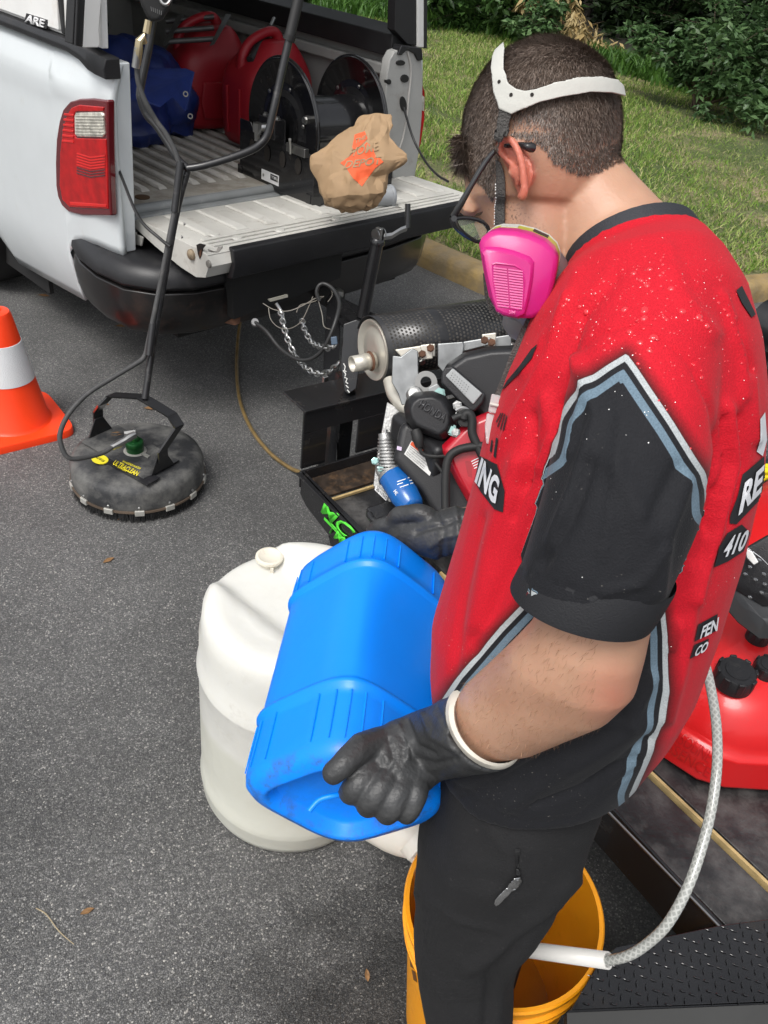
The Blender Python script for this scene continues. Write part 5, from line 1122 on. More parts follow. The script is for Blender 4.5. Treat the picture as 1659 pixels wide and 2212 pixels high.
for wpts in ([(568, 655), (590, 668), (620, 672), (650, 662), (680, 645), (695, 640)], [(580, 665), (585, 690), (602, 707), (625, 710), (650, 695), (668, 660), (676, 640)], [(640, 675), (648, 660), (665, 655), (682, 650), (700, 640)], [(688, 650), (696, 680), (700, 705), (716, 712)], [(690, 612), (710, 618), (718, 636), (708, 652)]):
    obj('wire', MB().tube([P(x, y, 2.78) for x, y in wpts], .0016, n=5, smooth=5), WIRE, brk)
# brass coloured hose on the ground
hz = [(540, 600, .3), (520, 690, .1), (512, 760, .01), (513, 830, .012), (524, 885, .012), (548, 935, .012), (585, 980, .012), (625, 1010, .012), (652, 1022, .03), (690, 1045, .05)]
gh = setp(obj('ground_hose', MB().tube([Zp(x, y, z) for x, y, z in hz], .0085, n=10, smooth=8), mat('amber hose', (.17, .115, .045), .35, var=.3, vscale=30, coat=.2), loc=Zp(512, 800, 0)), 'amber brown hose curving over the asphalt from the hitch to the trailer corner', 'hose')
# tread plate fender and lower right things
TREAD = mat('wet black tread plate', (.012, .012, .013), .16, coat=.5, var=.3, vscale=8, dirt=(.05, .035, .02), dirt_amt=.2, dscale=6)
fd = [Zp(1150, 2168, .52), Zp(1300, 2075, .53), Zp(1460, 2010, .535), Zp(1800, 1950, .535), Zp(1900, 2160, .53), Zp(1659, 2166, .53)]
fen = obj('fender', MB().prism([Zp(1232, 2182, .53), Zp(1296, 2075, .53), Zp(1330, 2045, .53), Zp(1551, 1999, .53), Zp(1850, 1960, .53), Zp(1900, 2155, .53), Zp(1659, 2164, .53)], UP * -.006), TREAD, trl, bevel=.002)
fen_z = .532
lug = MB().loft([[Vector((x * s, y * s, z)) for x, y in [(1, 0), (.5, .16), (0, .22), (-.5, .16), (-1, 0), (-.5, -.16), (0, -.22), (.5, -.16)]] for s, z in ((1, 0), (.6, .0022))])
ld_me = None; cnt = 0; xl = []
for i in range(-60, 70):
    for j in range(-60, 60):
        p = Zp(1500, 2090, fen_z) + RU * (i * .019 + (j % 2) * .0095) + RV * (j * .0125)
        x, y = proj_np([tuple(p)]); x, y = float(x[0]), float(y[0])
        top_y = 2062 - (x - 1290) * .24 if x < 1551 else 1999 - (x - 1551) * .13
        if not (1262 < x < 1720 and top_y + 5 < y < 2170 - max(0, 0)) or (x < 1290 and y < 2062 + (1290 - x) * .56): continue
        a = math.radians(40 if (i + j) % 2 else -50)
        X = RU * math.cos(a) + RV * math.sin(a)
        if ld_me is None:
            o = obj('tread_lug', lug, TREAD, fen, smooth=False); ld_me = o.data
            ld_me.transform(Matrix.Translation(ORG[fen.name])); ld_me.transform(Matrix.Scale(.0065, 4))
            for vv in ld_me.vertices: vv.co.z = vv.co.z / .0065 if False else vv.co.z * 40
        else:
            if cnt >= 300: xl.append((p, math.atan2(X.y, X.x))); cnt += 1; continue
            o = bpy.data.objects.new('tread_lug', ld_me); COL.objects.link(o); o.parent = fen; ORG[o.name] = ORG[fen.name]
        o.location = p - ORG[fen.name]; o.rotation_euler.z = math.atan2(X.y, X.x); cnt += 1
xm_ = MB()
for p_, a_ in xl: xm_.add([p_ + Matrix.Rotation(a_, 3, 'Z') @ v.co for v in ld_me.vertices], [tuple(q.vertices) for q in ld_me.polygons])
if xl: obj('tread_lugs', xm_, TREAD, fen, smooth=False)['kind'] = 'stuff'
obj('fender_side', MB().prism([Zp(1232, 2182, .53), Zp(1659, 2164, .53), Zp(1900, 2157, .53), Zp(1900, 2157, .53) - UP * .16, Zp(1232, 2182, .53) - UP * .16], RU * -.006), TRB, trl)
obj('trailer_tire', MB().lathe(R(.88, -.05, .245), RU, [(.14, -.09), (.22, -.09), (.24, -.07), (.245, 0), (.24, .07), (.22, .09), (.14, .09)], n=40), RUBBER, trl)
obj('grey_step', MB().prism([P(x, y, 1.45) for x, y in [(1225, 2188), (1659, 2170), (1800, 2166), (1800, 2300), (1225, 2300)]], UP * -.02), mat('wet grey rubber', (.010, .011, .011), .6, var=.3, dirt=(.03, .03, .03), dirt_amt=.2), trl)
# ================================================================== ENGINE
eng = thing('engine', 'red and black petrol engine with a perforated silencer guard on the trailer', 'engine', Zp(900, 1090, .5))
ENB = mat('engine black', (.014, .014, .0155), .40, var=.12, bump=.15, bscale=350)
ENR = mat('engine red', (.42, .008, .02), .28, coat=.4, var=.04)
GREY = mat('light grey panel', (.33, .34, .34), .4, var=.04)
TEAL = mat('teal marked bolt', (.35, .55, .52), .35, metal=.8)
GALV2 = mat('galvanised sheet', (.30, .31, .31), .38, metal=.85, var=.35, vscale=14)
# silencer
mL, mR = P(803, 757, 2.20), P(1118, 706, 2.46); ma = (mR - mL).normalized()
STN = mat('heat tinted steel', (.56, .53, .46), .36, metal=.55, var=.18, vscale=9)
mf = obj('silencer', MB().lathe(mL, ma, [(.02, .004), (.050, .003), (.058, .008), (.066, .008), (.074, .0), (.080, .0), (.082, .006), (.080, .012), (.078, .05), (.078, .50), (.07, .51)], n=56), STN, eng, angle=50)
pst = P(800, 780, 2.185)
pp = MB().tube([pst + ma * .01, pst - ma * .055], [.022, .020], n=24, capped=False)
o = obj('outlet_pipe', pp, STN, mf, solid=.002)
obj('weld_ring', MB().lathe(pst, -ma, [(.022, -.004), (.027, .0), (.022, .006)], n=24), RUST, mf)
obj('pipe_bore', MB().lathe(pst - ma * .03, -ma, [(.018, 0), (.018, .002)], n=20), DARKHOLE, mf)
# perforated guard
ux = (UP - ma * UP.dot(ma)).normalized(); uy = ma.cross(ux)
if uy.dot(CAM - mL) < 0: uy = -uy
GR = .090; arc = [math.radians(a) for a in np.linspace(-75, 118, 30)]
def gp(s, a, r=GR): return mL + ma * s + ux * (math.cos(a) * r) + uy * (math.sin(a) * r)
mb = MB(); S = np.linspace(.0, .47, 3)
for s in S: mb.v += [gp(s, a) for a in arc]
for i in range(len(S) - 1):
    for j in range(len(arc) - 1): mb.f.append((i * 30 + j, i * 30 + j + 1, (i + 1) * 30 + j + 1, (i + 1) * 30 + j))
gd = obj('guard', mb, BLACKSAT, eng, solid=.0022)
HOLE = mat('guard hole glimpse', (.30, .28, .24), .5, metal=.3)
hm = MB(); cnt = 0
for i in range(40):
    for j in range(22):
        s = .018 + i * .0115; a = math.radians(-25 + j * 6.4 + (3.2 if i % 2 else 0))
        if a > math.radians(112) or (s > .16 and s < .19) : continue
        c = gp(s, a, GR + .0014); t1 = ma; t2 = (gp(s, a + .01) - gp(s, a)).normalized(); nr = (c - (mL + ma * s)).normalized()
        k = len(hm.v); hm.v += [c + t1 * (.0036 * math.cos(q)) + t2 * (.0036 * math.sin(q)) for q in [math.pi / 4 * z for z in range(8)]]; hm.f.append(tuple(range(k, k + 8))); cnt += 1
GLIMPSE = mat('shadowed hole', (.06, .056, .05), .6, metal=.2, var=.5, vscale=60)
h_ = obj('perforation', hm, GLIMPSE, gd, smooth=False); h_['kind'] = 'stuff'
for s, a in ((.10, 92), (.395, 92)): obj('guard_bolt', MB().lathe(gp(s, math.radians(a), GR), gp(s, math.radians(a), 1) - mL - ma * s, [(.012, 0), (.012, .003), (.008, .004), (.008, .010)], n=6), STEEL, gd, smooth=False)
for pl2, d in (([(848, 768), (866, 770), (890, 752), (903, 758), (906, 858), (898, 872), (868, 876), (860, 850), (846, 825)], 2.07), ([(945, 742), (1000, 738), (1003, 745), (995, 800), (965, 815), (945, 790)], 2.13), ([(1000, 738), (1060, 728), (1058, 745), (1000, 760)], 2.17), ([(1066, 728), (1105, 722), (1104, 752), (1070, 755)], 2.21)):
    obj('bracket', plate(MB(), pl2, d, .006), GALV2, eng, bevel=.004)
for pl2, d in (([(852, 755), (940, 742), (940, 770), (870, 775)], 2.10), ([(908, 745), (935, 742), (935, 775), (910, 778)], 2.095), ([(1040, 722), (1072, 718), (1070, 748), (1045, 750)], 2.18)):
    obj('tinted_bracket', plate(MB(), pl2, d, .01), STN, eng, bevel=.003)
for x, y in ((930, 752), (1047, 735), (912, 765), (1062, 740)): bolt(eng, P(x, y, 2.085), -ray(x, y), .007, .008, RUST)
obj('exhaust_pipe', MB().tube([P(842, 822, 2.16), P(850, 850, 2.13), P(866, 872, 2.10), P(885, 885, 2.08), P(910, 890, 2.08)], .018, n=18, smooth=5), STN, eng)
# mounting plate and cooling-finned cylinder
obj('mounting_plate', plate(MB(), [(836, 868), (862, 882), (872, 930), (845, 1090), (806, 1050), (812, 1000)], 2.10, .02), CAST, eng, bevel=.003)
obj('plate_label', plate(MB(), [(812, 1048), (838, 1072), (834, 1082), (809, 1058)], 2.09, .001), CHROMEHI, eng)
text_quad('serial_lettering', '20-11515', [P(812, 1058, 2.088), P(833, 1079, 2.088), P(836, 1073, 2.088), P(814, 1051, 2.088)], SEAL, eng, .0008)
for k in range(10):
    y = 950 + k * 7.2; w2 = 15 + k * 1.8
    obj('cooling_fin', MB().tube([P(832 + k * 1.2, y - 3.4, 2.045), P(832 + k * 1.2, y + .2, 2.045)], [.0185 + k * .0019] * 2, n=22), CAST, eng, angle=30)
obj('cylinder_core', MB().tube([P(830, 935, 2.05), P(850, 1040, 2.05)], [.015, .032], n=20), CAST, eng)
obj('cylinder_stud', MB().tube([P(833, 928, 2.04), P(833, 945, 2.04)], .005, n=8), STEEL, eng)
obj('crankcase_boss', plate(MB(), [(812, 990), (850, 1000), (868, 1020), (850, 1040), (828, 1045), (810, 1020)], 2.06, .05), CAST, eng, bevel=.01, seg=3)
for x, y in ((810, 996), (823, 1012), (1008, 975 - 60)): obj('teal_bolt', MB().lathe(P(x, y, 2.03), -ray(x, y), [(.010, 0), (.010, .002), (.007, .003), (.007, .008)], n=6), TEAL, eng, smooth=False)
# oil filter
OF = mat('oil filter blue', (.006, .11, .38), .25, coat=.5, var=.05)
fa, fb = P(848, 1030, 2.04), P(893, 1098, 1.99); fx = (fb - fa).normalized(); FLn = (fb - fa).length
flt = obj('oil_filter', MB().lathe(fa, fx, [(.030, -.012), (.036, -.004), (.0365, FLn * .62), (.034, FLn * .75), (.031, FLn * .92), (.026, FLn), (.01, FLn)], n=40), OF, eng, angle=60)
for r1_, h in ((.037, -.006), (.034, -.012)): obj('filter_ring', MB().lathe(fa + fx * h, fx, [(r1_, 0), (r1_ + .001, .003), (r1_, .005)], n=32), CAST, flt)
fc = (CAM - fa); fc = (fc - fx * fc.dot(fx)).normalized(); fs = fx.cross(fc)
def fpt(h, a, r=.0372): return fa + fx * h + (fc * math.cos(a) + fs * math.sin(a)) * r
fbv = MB().lathe(fa, fx, [(.0366, -.004), (.0366, FLn * .64)], n=60); fbvh = BVHTree.FromPolygons(fbv.v, [f for f in fbv.f if len(f) == 4])
WPR = mat('white print', (.75, .78, .8), .4, var=.02)
text_on('filter_lettering', 'HONDA', [(850, 1062), (868, 1090), (874, 1085), (856, 1057)], fbvh, WPR, flt, .0012, bold=.02)
for k in range(5): text_on('filter_lettering', ['WARNING', 'OIL 15400', 'TURN 3/4', 'USE WITH', 'CAUTION'][k], [(866 + k * 1.5, 1040 + k * 6), (893 + k * 1.5, 1031 + k * 6), (893 + k * 1.5, 1027 + k * 6), (866 + k * 1.5, 1036 + k * 6)], fbvh, WPR, flt, .0012) if False else None
for x0, y0, x1, y1 in ((858, 1040, 876, 1034), (858, 1046, 870, 1042), (880, 1032, 892, 1029), (884, 1038, 896, 1035), (864, 1052, 882, 1046), (886, 1044, 898, 1041), (868, 1058, 886, 1053)):
    try: decal('print_line', [(x0, y0), (x1, y1), (x1, y1 + 2), (x0, y0 + 2)], fbvh, WPR, flt, .001, 1)
    except Exception: pass
# valve cover with its raised lettering
vc = [(897, 848), (935, 845), (962, 856), (984, 890), (986, 915), (975, 938), (955, 953), (920, 938), (892, 925), (876, 906), (873, 880), (880, 860)]
vco = [P(x, y, 1.99) for x, y in vc]; cv = sum(vco, Vector()) / len(vco); nvc = (CAM - cv).normalized()
obj('valve_cover', MB().loft([[cv + (p - cv) * 1.04 - nvc * .05 for p in vco], [cv + (p - cv) * 1.02 for p in vco], [cv + (p - cv) * .97 + nvc * .018 for p in vco], [cv + (p - cv) * .74 + nvc * .042 for p in vco]]), ENB, eng, bevel=.006, seg=3, angle=50)
top = cv + nvc * .043
ex_, ey_ = (P(955, 905, 1.99) - P(895, 868, 1.99)).normalized(), None
ey_ = nvc.cross(ex_).normalized(); ey_ = ey_ if ey_.dot(img_u) > 0 else -ey_
def vq(cx_, cy_, w_, h_, e=.001): c = top + ex_ * cx_ + ey_ * cy_ + nvc * e; return [c - ex_ * w_ - ey_ * h_, c + ex_ * w_ - ey_ * h_, c + ex_ * w_ + ey_ * h_, c - ex_ * w_ + ey_ * h_]
text_quad('raised_lettering', 'HONDA', vq(.002, .012, .036, .0105), mat('raised black', (.045, .045, .048), .35), eng, .004, bold=.02)
bolt(eng, P(974, 928, 1.97), -ray(974, 928), .010, .01, TEAL); bolt(eng, P(966, 968, 1.99), -ray(966, 968), .008, .008, TEAL)
# lifting eye
eye = P(920, 826, 2.06)
obj('lifting_eye', MB().lathe(eye, -ray(920, 826) + UP * .3, [(.014, 0), (.028, 0), (.028, .005), (.014, .005)], n=28, capped=False), mat('dull zinc', (.20, .20, .195), .5), eng)
obj('eye_bracket', plate(MB(), [(925, 838), (945, 828), (962, 850), (960, 868), (940, 866), (925, 850)], 2.05, .004), GALV2, eng, bevel=.002)
bolt(eng, P(950, 850, 2.03), -ray(950, 850), .010, .008, TEAL)
obj('thermostat', MB().lathe(P(896, 852, 2.04), -ray(896, 852) + UP * .5, [(.02, -.02), (.022, 0), (.016, .01), (.01, .012)], n=20), CAST, eng)
# air cleaner and control cover
obj('air_cleaner', MB().loft([[P(x, y, d) for x, y in [(960, 790), (1000, 762), (1060, 748), (1120, 745), (1130, 800), (1120, 880), (1090, 930), (1050, 920), (1000, 880), (958, 830)]] for d in (2.16, 2.07)] + [[P(x, y, 2.03) for x, y in [(972, 792), (1006, 770), (1060, 757), (1112, 755), (1120, 800), (1112, 872), (1086, 915), (1054, 908), (1010, 872), (968, 826)]]]), ENB, eng, bevel=.012, seg=3)
ctl = obj('control_box', plate(MB(), [(955, 803), (962, 793), (978, 790), (1050, 852), (1044, 870), (1025, 890), (1012, 888), (952, 828)], 1.985, .06), BLACKPL, eng, bevel=.006, seg=3)
gpl = obj('grey_panel', plate(MB(), [(962, 812), (978, 795), (1042, 850), (1022, 874)], 1.978, .012), GREY, eng, bevel=.003)
hv = MB()
for i in range(8):
    for j in range(5):
        x, y = 978 + i * 4.9 + j * -2.6, 806 + i * 4.2 + j * 5.0 ; p = P(x, y, 1.977); hv.prism([p + img_r * (.0011 * math.cos(q)) + img_u * (.0011 * math.sin(q)) for q in [1.05 * z for z in range(6)]], -ray(x, y) * .0006)
g_ = obj('panel_perforation', hv, SEAL, gpl, smooth=False); g_['kind'] = 'stuff'
# fan shroud, red cover, warning label
shr = obj('shroud', plate(MB(), [(872, 905), (862, 925), (848, 990), (852, 1000), (905, 1060), (935, 1110), (990, 1150), (1060, 1150), (1075, 1000), (1010, 960), (970, 945), (920, 925)], 2.0, .16), ENB, eng, bevel=.02, seg=3)
obj('red_cover', MB().loft([[P(x, y, d) for x, y in [(948, 968), (1010, 908), (1075, 880), (1100, 1000), (1080, 1120), (1010, 1085), (985, 1040)]] for d in (2.04, 1.97)] + [[P(x, y, 1.95) for x, y in [(962, 972), (1014, 918), (1066, 895), (1085, 1000), (1068, 1100), (1018, 1072), (996, 1036)]]]), ENR, eng, bevel=.008, seg=3)
obj('red_recess', plate(MB(), [(1000, 985), (1050, 955), (1068, 1000), (1050, 1050), (1010, 1030)], 1.949, .004), mat('engine red recess', (.30, .006, .014), .35, coat=.3), eng, bevel=.002)
for k in range(4):
    obj('cover_print', plate(MB(), [(1018 + k * 2, 996 + k * 5), (1040 + k * 2, 985 + k * 5), (1040 + k * 2, 987 + k * 5), (1018 + k * 2, 998 + k * 5)], 1.947, .001), WPR, eng)
lab = [(889, 952), (942, 992), (928, 1028), (873, 981)]
def lerp2(a, b, t): return (a[0] + (b[0] - a[0]) * t, a[1] + (b[1] - a[1]) * t)
def lab_px(u, v): return lerp2(lerp2(lab[0], lab[1], u), lerp2(lab[3], lab[2], u), v)
LBL = obj('warning_label', plate(MB(), lab, 1.992, .001), mat('label white', (.72, .72, .70), .4), eng, bevel=.0)
obj('label_header', plate(MB(), [lab_px(.02, .02), lab_px(.98, .02), lab_px(.98, .26), lab_px(.02, .26)], 1.9905, .001), ORNG, LBL)
tl_ = ['Gasoline is highly flammable and explosive.', 'Turn engine off and let cool before refueling.', 'The engine emits toxic carbon monoxide.', 'Do not run in an enclosed area.', "Read Owner's Manual before operation."]
text_quad('label_lettering', 'WARNING', [P(*lab_px(.2, .22), 1.989), P(*lab_px(.8, .22), 1.989), P(*lab_px(.8, .06), 1.989), P(*lab_px(.2, .06), 1.989)], SEAL, LBL, .0004, bold=.03)
for k, s in enumerate(tl_):
    v1_, v0_ = .30 + k * .135, .40 + k * .135; e = .95 if k < 3 else .75
    text_quad('label_lettering', s, [P(*lab_px(.05, v0_), 1.989), P(*lab_px(e, v0_), 1.989), P(*lab_px(e, v1_), 1.989), P(*lab_px(.05, v1_), 1.989)], SEAL, LBL, .0004)
obj('purple_tag', plate(MB(), [(858, 963), (868, 966), (867, 974), (857, 971)], 1.992, .001), mat('lilac tag', (.6, .5, .66), .5), eng)
# plug lead, fuel and battery hoses
obj('plug_cap', MB().tube([P(898, 930, 1.97), P(903, 948, 1.965), P(906, 966, 1.965)], [.014, .014, .009], n=14, smooth=3), RUBBER, eng)
obj('plug_lead', MB().tube([P(905, 962, 1.965), P(911, 978, 1.965), P(925, 985, 1.965), P(950, 986, 1.965), P(970, 984, 1.97)], .005, n=8, smooth=5), RUBBER, eng)
for pts_, r in (([(1002, 905), (1005, 895), (1015, 895), (1020, 910), (1020, 935), (1030, 960), (1045, 990), (1070, 1030)], .0105), ([(963, 1110), (962, 1060), (964, 1010), (972, 985), (990, 972), (1015, 966), (1060, 962)], .0105), ([(978, 905), (995, 898), (1006, 905)], .008), ([(940, 1000), (960, 1030), (965, 1080)], .004)):
    obj('rubber_hose', MB().tube([P(x, y, 1.93) for x, y in pts_], r, n=12, smooth=6), RUBBER, eng)
obj('hose_grommet', MB().lathe(P(1006, 903, 1.94), -ray(1006, 903), [(.02, -.01), (.022, 0), (.02, .008), (.008, .008)], n=20), RUBBER, eng)
obj('throttle_link', MB().tube([P(985, 888, 1.95), P(1000, 882, 1.95), P(1012, 890, 1.95), P(1004, 900, 1.95)], .006, n=8, smooth=3), STEEL, eng)
for x, y, r in ((988, 876, .012), (992, 895, .010), (1000, 915, .009), (985, 935, .012)): obj('linkage_nut', MB().lathe(P(x, y, 1.96), -ray(x, y), [(r, -.01), (r, .006), (r * .6, .008)], n=6), CAST, eng, smooth=False)
obj('engine_foot', MB().prism([P(790, 1095, 2.08), P(840, 1080, 2.08), P(905, 1110, 2.06), P(960, 1130, 2.0), P(880, 1150, 2.0), P(815, 1130, 2.05)], UP * -.03), TRB, eng, bevel=.006)
obj('foot_lug', MB().tube([P(798, 1110, 2.05), P(810, 1126, 2.03), P(838, 1118, 2.03)], .008, smooth=3), TRB, eng)
obj('drain_stub', MB().tube([P(900, 1105, 1.97), P(925, 1118, 1.96)], .012, n=12), STEEL, eng)
obj('engine_block', MB().box(P(960, 1010, 2.16), .26, .2, .30, (RU, RV, UP)), ENB, eng, bevel=.02)
# ================================================================== BUCKET, PIPE, HOSE
bz = .47; ctr_b = (Zp(1274, 1900, bz) + Zp(884, 2000, bz)) / 2; BRd = .172
ctr_b = Zp(1080, 1975, bz)
bk_ = thing('bucket', 'orange plastic bucket holding a little liquid, behind the trouser leg', 'bucket', (ctr_b.x, ctr_b.y, 0))
BKT = mat('bucket orange', (.85, .33, .010), .36, var=.04, sss=.1, dirt=(.35, .16, .03), dirt_amt=.1, dscale=12)
BAX = (UP + Vector((img_r.x, img_r.y, 0)).normalized() * -.06).normalized(); cb_ = ctr_b - BAX * bz; cb_.z = max(cb_.z, .035); r0_, r1_ = .143, BRd
prof = [(r0_ - .006, 0), (r0_, .006), (r0_ + .022, bz - .085), (r0_ + .025, bz - .083), (r0_ + .031, bz - .080), (r0_ + .031, bz - .076), (r0_ + .025, bz - .073), (r0_ + .026, bz - .055), (r0_ + .034, bz - .052), (r0_ + .034, bz - .047), (r0_ + .027, bz - .044), (r0_ + .028, bz - .022), (r1_ + .004, bz - .020), (r1_ + .006, bz - .004), (r1_ + .003, bz), (r1_ - .004, bz - .001), (r0_ + .024, bz - .02), (r0_ + .018, bz - .085), (r0_ - .004, .012), (.001, .010)]
bb = obj('bucket_wall', MB().lathe(cb_, BAX, prof, n=72), BKT, bk_, angle=40)
obj('liquid', MB().lathe(cb_ + BAX * .10, UP, [(r0_ + .006, .0), (.001, .0005)], n=48), mat('amber water', (.35, .12, .01), .06, var=.2, coat=.5), bk_)
bv_ = MB().lathe(cb_, BAX, prof[:4], n=72); bkb = BVHTree.FromPolygons(bv_.v, [f for f in bv_.f if len(f) == 4])
text_on('bucket_lettering', "LET'S DO", [(1050, 2205), (1178, 2140), (1178, 2112), (1050, 2172)], bkb, WPR, bk_, .0012, shear=.2, bold=.03)
text_on('bucket_lettering', 'THIS.', [(1068, 2238), (1150, 2200), (1150, 2170), (1068, 2206)], bkb, WPR, bk_, .0012, shear=.2, bold=.03)
BRN = mat('brown print', (.13, .05, .012), .5)
for poly in ([(884, 2055), (896, 2060), (900, 2095), (888, 2088)], [(900, 2062), (912, 2068), (916, 2104), (904, 2098)], [(890, 2094), (898, 2099), (902, 2122), (894, 2116)], [(903, 2106), (915, 2111), (919, 2134), (908, 2128)]):
    try: decal('print_block', poly, bkb, BRN, bk_, .001, 2)
    except Exception: pass
PVC = mat('white pvc', (.60, .59, .56), .35, var=.04)
pv0, pv1 = P(1020, 2035, 1.60), P(1314, 2075, 1.42)
pvc = thing('pvc_pipe', 'short white PVC pipe resting on the rim of the orange bucket', 'pipe', pv1)
o = obj('pipe_wall', MB().tube([pv0, pv1], .0108, n=24, capped=False), PVC, pvc, solid=.003)
text_quad('pipe_lettering', 'PVC 1120 SCH 40', [P(1160, 2054, 1.49), P(1240, 2066, 1.45), P(1240, 2062, 1.45), P(1160, 2050, 1.49)], mat('faint grey print', (.4, .4, .4), .5), pvc, .0005)
def braid():
    m = bpy.data.materials.new('braided hose'); m.use_nodes = True; nt = m.node_tree; b = nt.nodes['Principled BSDF']; L = nt.links.new
    at = N(nt, 'ShaderNodeAttribute', attribute_name='bu'); a2 = N(nt, 'ShaderNodeAttribute', attribute_name='bv')
    def strand(sg):
        m1 = N(nt, 'ShaderNodeMath', operation='MULTIPLY_ADD'); L(a2.outputs['Fac'], m1.inputs[0]); m1.inputs[1].default_value = 5.0 * sg; L(at.outputs['Fac'], m1.inputs[2])
        f = N(nt, 'ShaderNodeMath', operation='FRACT'); L(m1.outputs[0], f.inputs[0]); c = N(nt, 'ShaderNodeMath', operation='LESS_THAN'); L(f.outputs[0], c.inputs[0]); c.inputs[1].default_value = .34; return c
    s1, s2 = strand(1), strand(-1); mx = N(nt, 'ShaderNodeMath', operation='MAXIMUM'); L(s1.outputs[0], mx.inputs[0]); L(s2.outputs[0], mx.inputs[1])
    c = N(nt, 'ShaderNodeMix', data_type='RGBA'); L(mx.outputs[0], c.inputs[0]); c.inputs[6].default_value = (.33, .34, .32, 1); c.inputs[7].default_value = (.52, .53, .50, 1); L(c.outputs[2], b.inputs['Base Color'])
    b.inputs['Roughness'].default_value = .18; b.inputs['Coat Weight'].default_value = .5; b.inputs['Transmission Weight'].default_value = .15; return m
def hose_attr(name, pts, r, m, parent, n=20, sm=10):
    pts2, rs = spline(pts, [r] * len(pts), sm); mb = MB().tube(pts2, r, n=n); o = obj(name, mb, m, parent)
    L_ = [0]
    for a, b in zip(pts2, pts2[1:]): L_.append(L_[-1] + (b - a).length)
    bu = np.repeat(np.array(L_) / .0105, n); bv2 = np.tile(np.concatenate([np.arange(n // 2 + 1) / n, (n - np.arange(n // 2 + 1, n)) / n]), len(pts2)) * 1.0
    fattr(o.data, 'bu', bu); fattr(o.data, 'bv', bv2); return o
bh = thing('braided_hose', 'clear braided hose curving from the red tank down into the white PVC pipe', 'hose', P(1500, 1900, 1.3))
hose_attr('hose_wall', [P(*p) for p in [(1480, 1340, 1.42), (1512, 1400, 1.40), (1532, 1470, 1.38), (1547, 1560, 1.36), (1549, 1650, 1.34), (1538, 1740, 1.33), (1516, 1830, 1.32), (1484, 1920, 1.32), (1440, 1998, 1.34), (1390, 2045, 1.37), (1350, 2067, 1.39), (1306, 2075, 1.42), (1270, 2070, 1.44)]], .0074, braid(), bh)
# ================================================================== RED TANK ON THE DECK
tank = thing('fuel_tank', 'low red marine fuel tank with black caps on the trailer deck', 'fuel tank', Zp(1600, 1600, .5))
TRED = mat('tank red', (.62, .012, .014), .30, coat=.25, var=.05, sss=.05, dirt=(.35, .05, .05), dirt_amt=.1, dscale=20)
foot = [(1395, 1600), (1425, 1640), (1500, 1690), (1560, 1708), (1659, 1714), (1800, 1716), (2000, 1600), (1900, 1200), (1640, 1090), (1500, 1180)]
foot = [Zp(x, y, .505) for x, y in foot]; fcn = sum(foot, Vector()) / len(foot)
def tring(s, z, sh=Vector((0, 0, 0))): return [Vector((fcn.x + (p.x - fcn.x) * s, fcn.y + (p.y - fcn.y) * s, z)) + sh for p in foot]
tk = obj('tank_body', MB().loft([tring(.97, .505), tring(1.0, .515), tring(1.0, .60), tring(.965, .612), tring(.955, .63), tring(.90, .68), tring(.78, .715), tring(.5, .735), tring(.1, .738)]), TRED, tank, bevel=.01, seg=2, angle=60)
tme = bpy.data.meshes.new('t'); _mb = MB().loft([tring(.97, .505), tring(1.0, .515), tring(1.0, .60), tring(.965, .612), tring(.955, .63), tring(.90, .68), tring(.78, .715), tring(.5, .735), tring(.1, .738)]); tkb = BVHTree.FromPolygons(_mb.v, _mb.f)
EMB = mat('embossed red', (.50, .010, .012), .32, coat=.2)
text_on('embossed_lettering', 'GASOLINE', [(1436, 1585), (1530, 1648), (1542, 1626), (1452, 1566)], tkb, EMB, tank, .0022)
text_on('embossed_lettering', 'ESSENCE', [(1426, 1612), (1528, 1680), (1538, 1660), (1440, 1592)], tkb, EMB, tank, .0022)
def tcap(x, y, r, h=.03):
    p, nn_ = hit(x, y, tkb); axs = (nn_ + UP).normalized() if nn_ is not None else UP
    if p is None: p = Zp(x, y, .7)
    c = obj('tank_cap', MB().lathe(p - axs * .004, axs, [(r * 1.02, 0), (r * 1.0, h * .25), (r * .94, h * .9), (r * .88, h), (r * .62, h), (r * .60, h * 1.06), (.001, h * 1.06)], n=36), BLACKPL, tank)
    X = axs.orthogonal().normalized(); Y = axs.cross(X)
    for k in range(8):
        a = k * math.pi / 4; d_ = X * math.cos(a) + Y * math.sin(a)
        obj('cap_lug', MB().box(p + d_ * r * .94 + axs * h * .48, r * .36, r * .16, h * .95, (axs.cross(d_), d_, axs)), BLACKPL, c, bevel=.003)
tcap(1583, 1470, .040, .036); tcap(1634, 1380, .024, .03); tcap(1652, 1450, .026, .026)
blk = thing('battery_box', 'wet black plastic box strapped on the red tank at the right edge', 'box', P(1640, 1260, 1.55))
obj('box_body', plate(MB(), [(1560, 1250), (1590, 1195), (1640, 1160), (1800, 1180), (1800, 1350), (1659, 1345), (1612, 1310)], 1.74, .05, UP * -1), mat('wet dark grey plastic', (.045, .047, .05), .25, var=.15, coat=.3), blk, bevel=.012, seg=3)
obj('box_lid', plate(MB(), [(1575, 1240), (1600, 1185), (1659, 1150), (1800, 1160), (1800, 1290), (1659, 1290)], 1.72, .03, UP * -1), BLACKPL, blk, bevel=.01, seg=3)
for x, y in ((1600, 1215), (1620, 1225), (1640, 1210), (1650, 1240), (1610, 1240), (1632, 1252), (1652, 1262), (1590, 1232), (1645, 1280), (1620, 1290)):
    obj('water_bead', MB().lathe(P(x, y, 1.70), UP, [(.004, 0), (.0036, .002), (.002, .0035), (.0003, .004)], n=10), mat('water', (.9, .9, .9), .03, trans=1, ior=1.33), blk)
STRP = mat('black webbing', (.02, .02, .022), .5, var=.3, vscale=60)
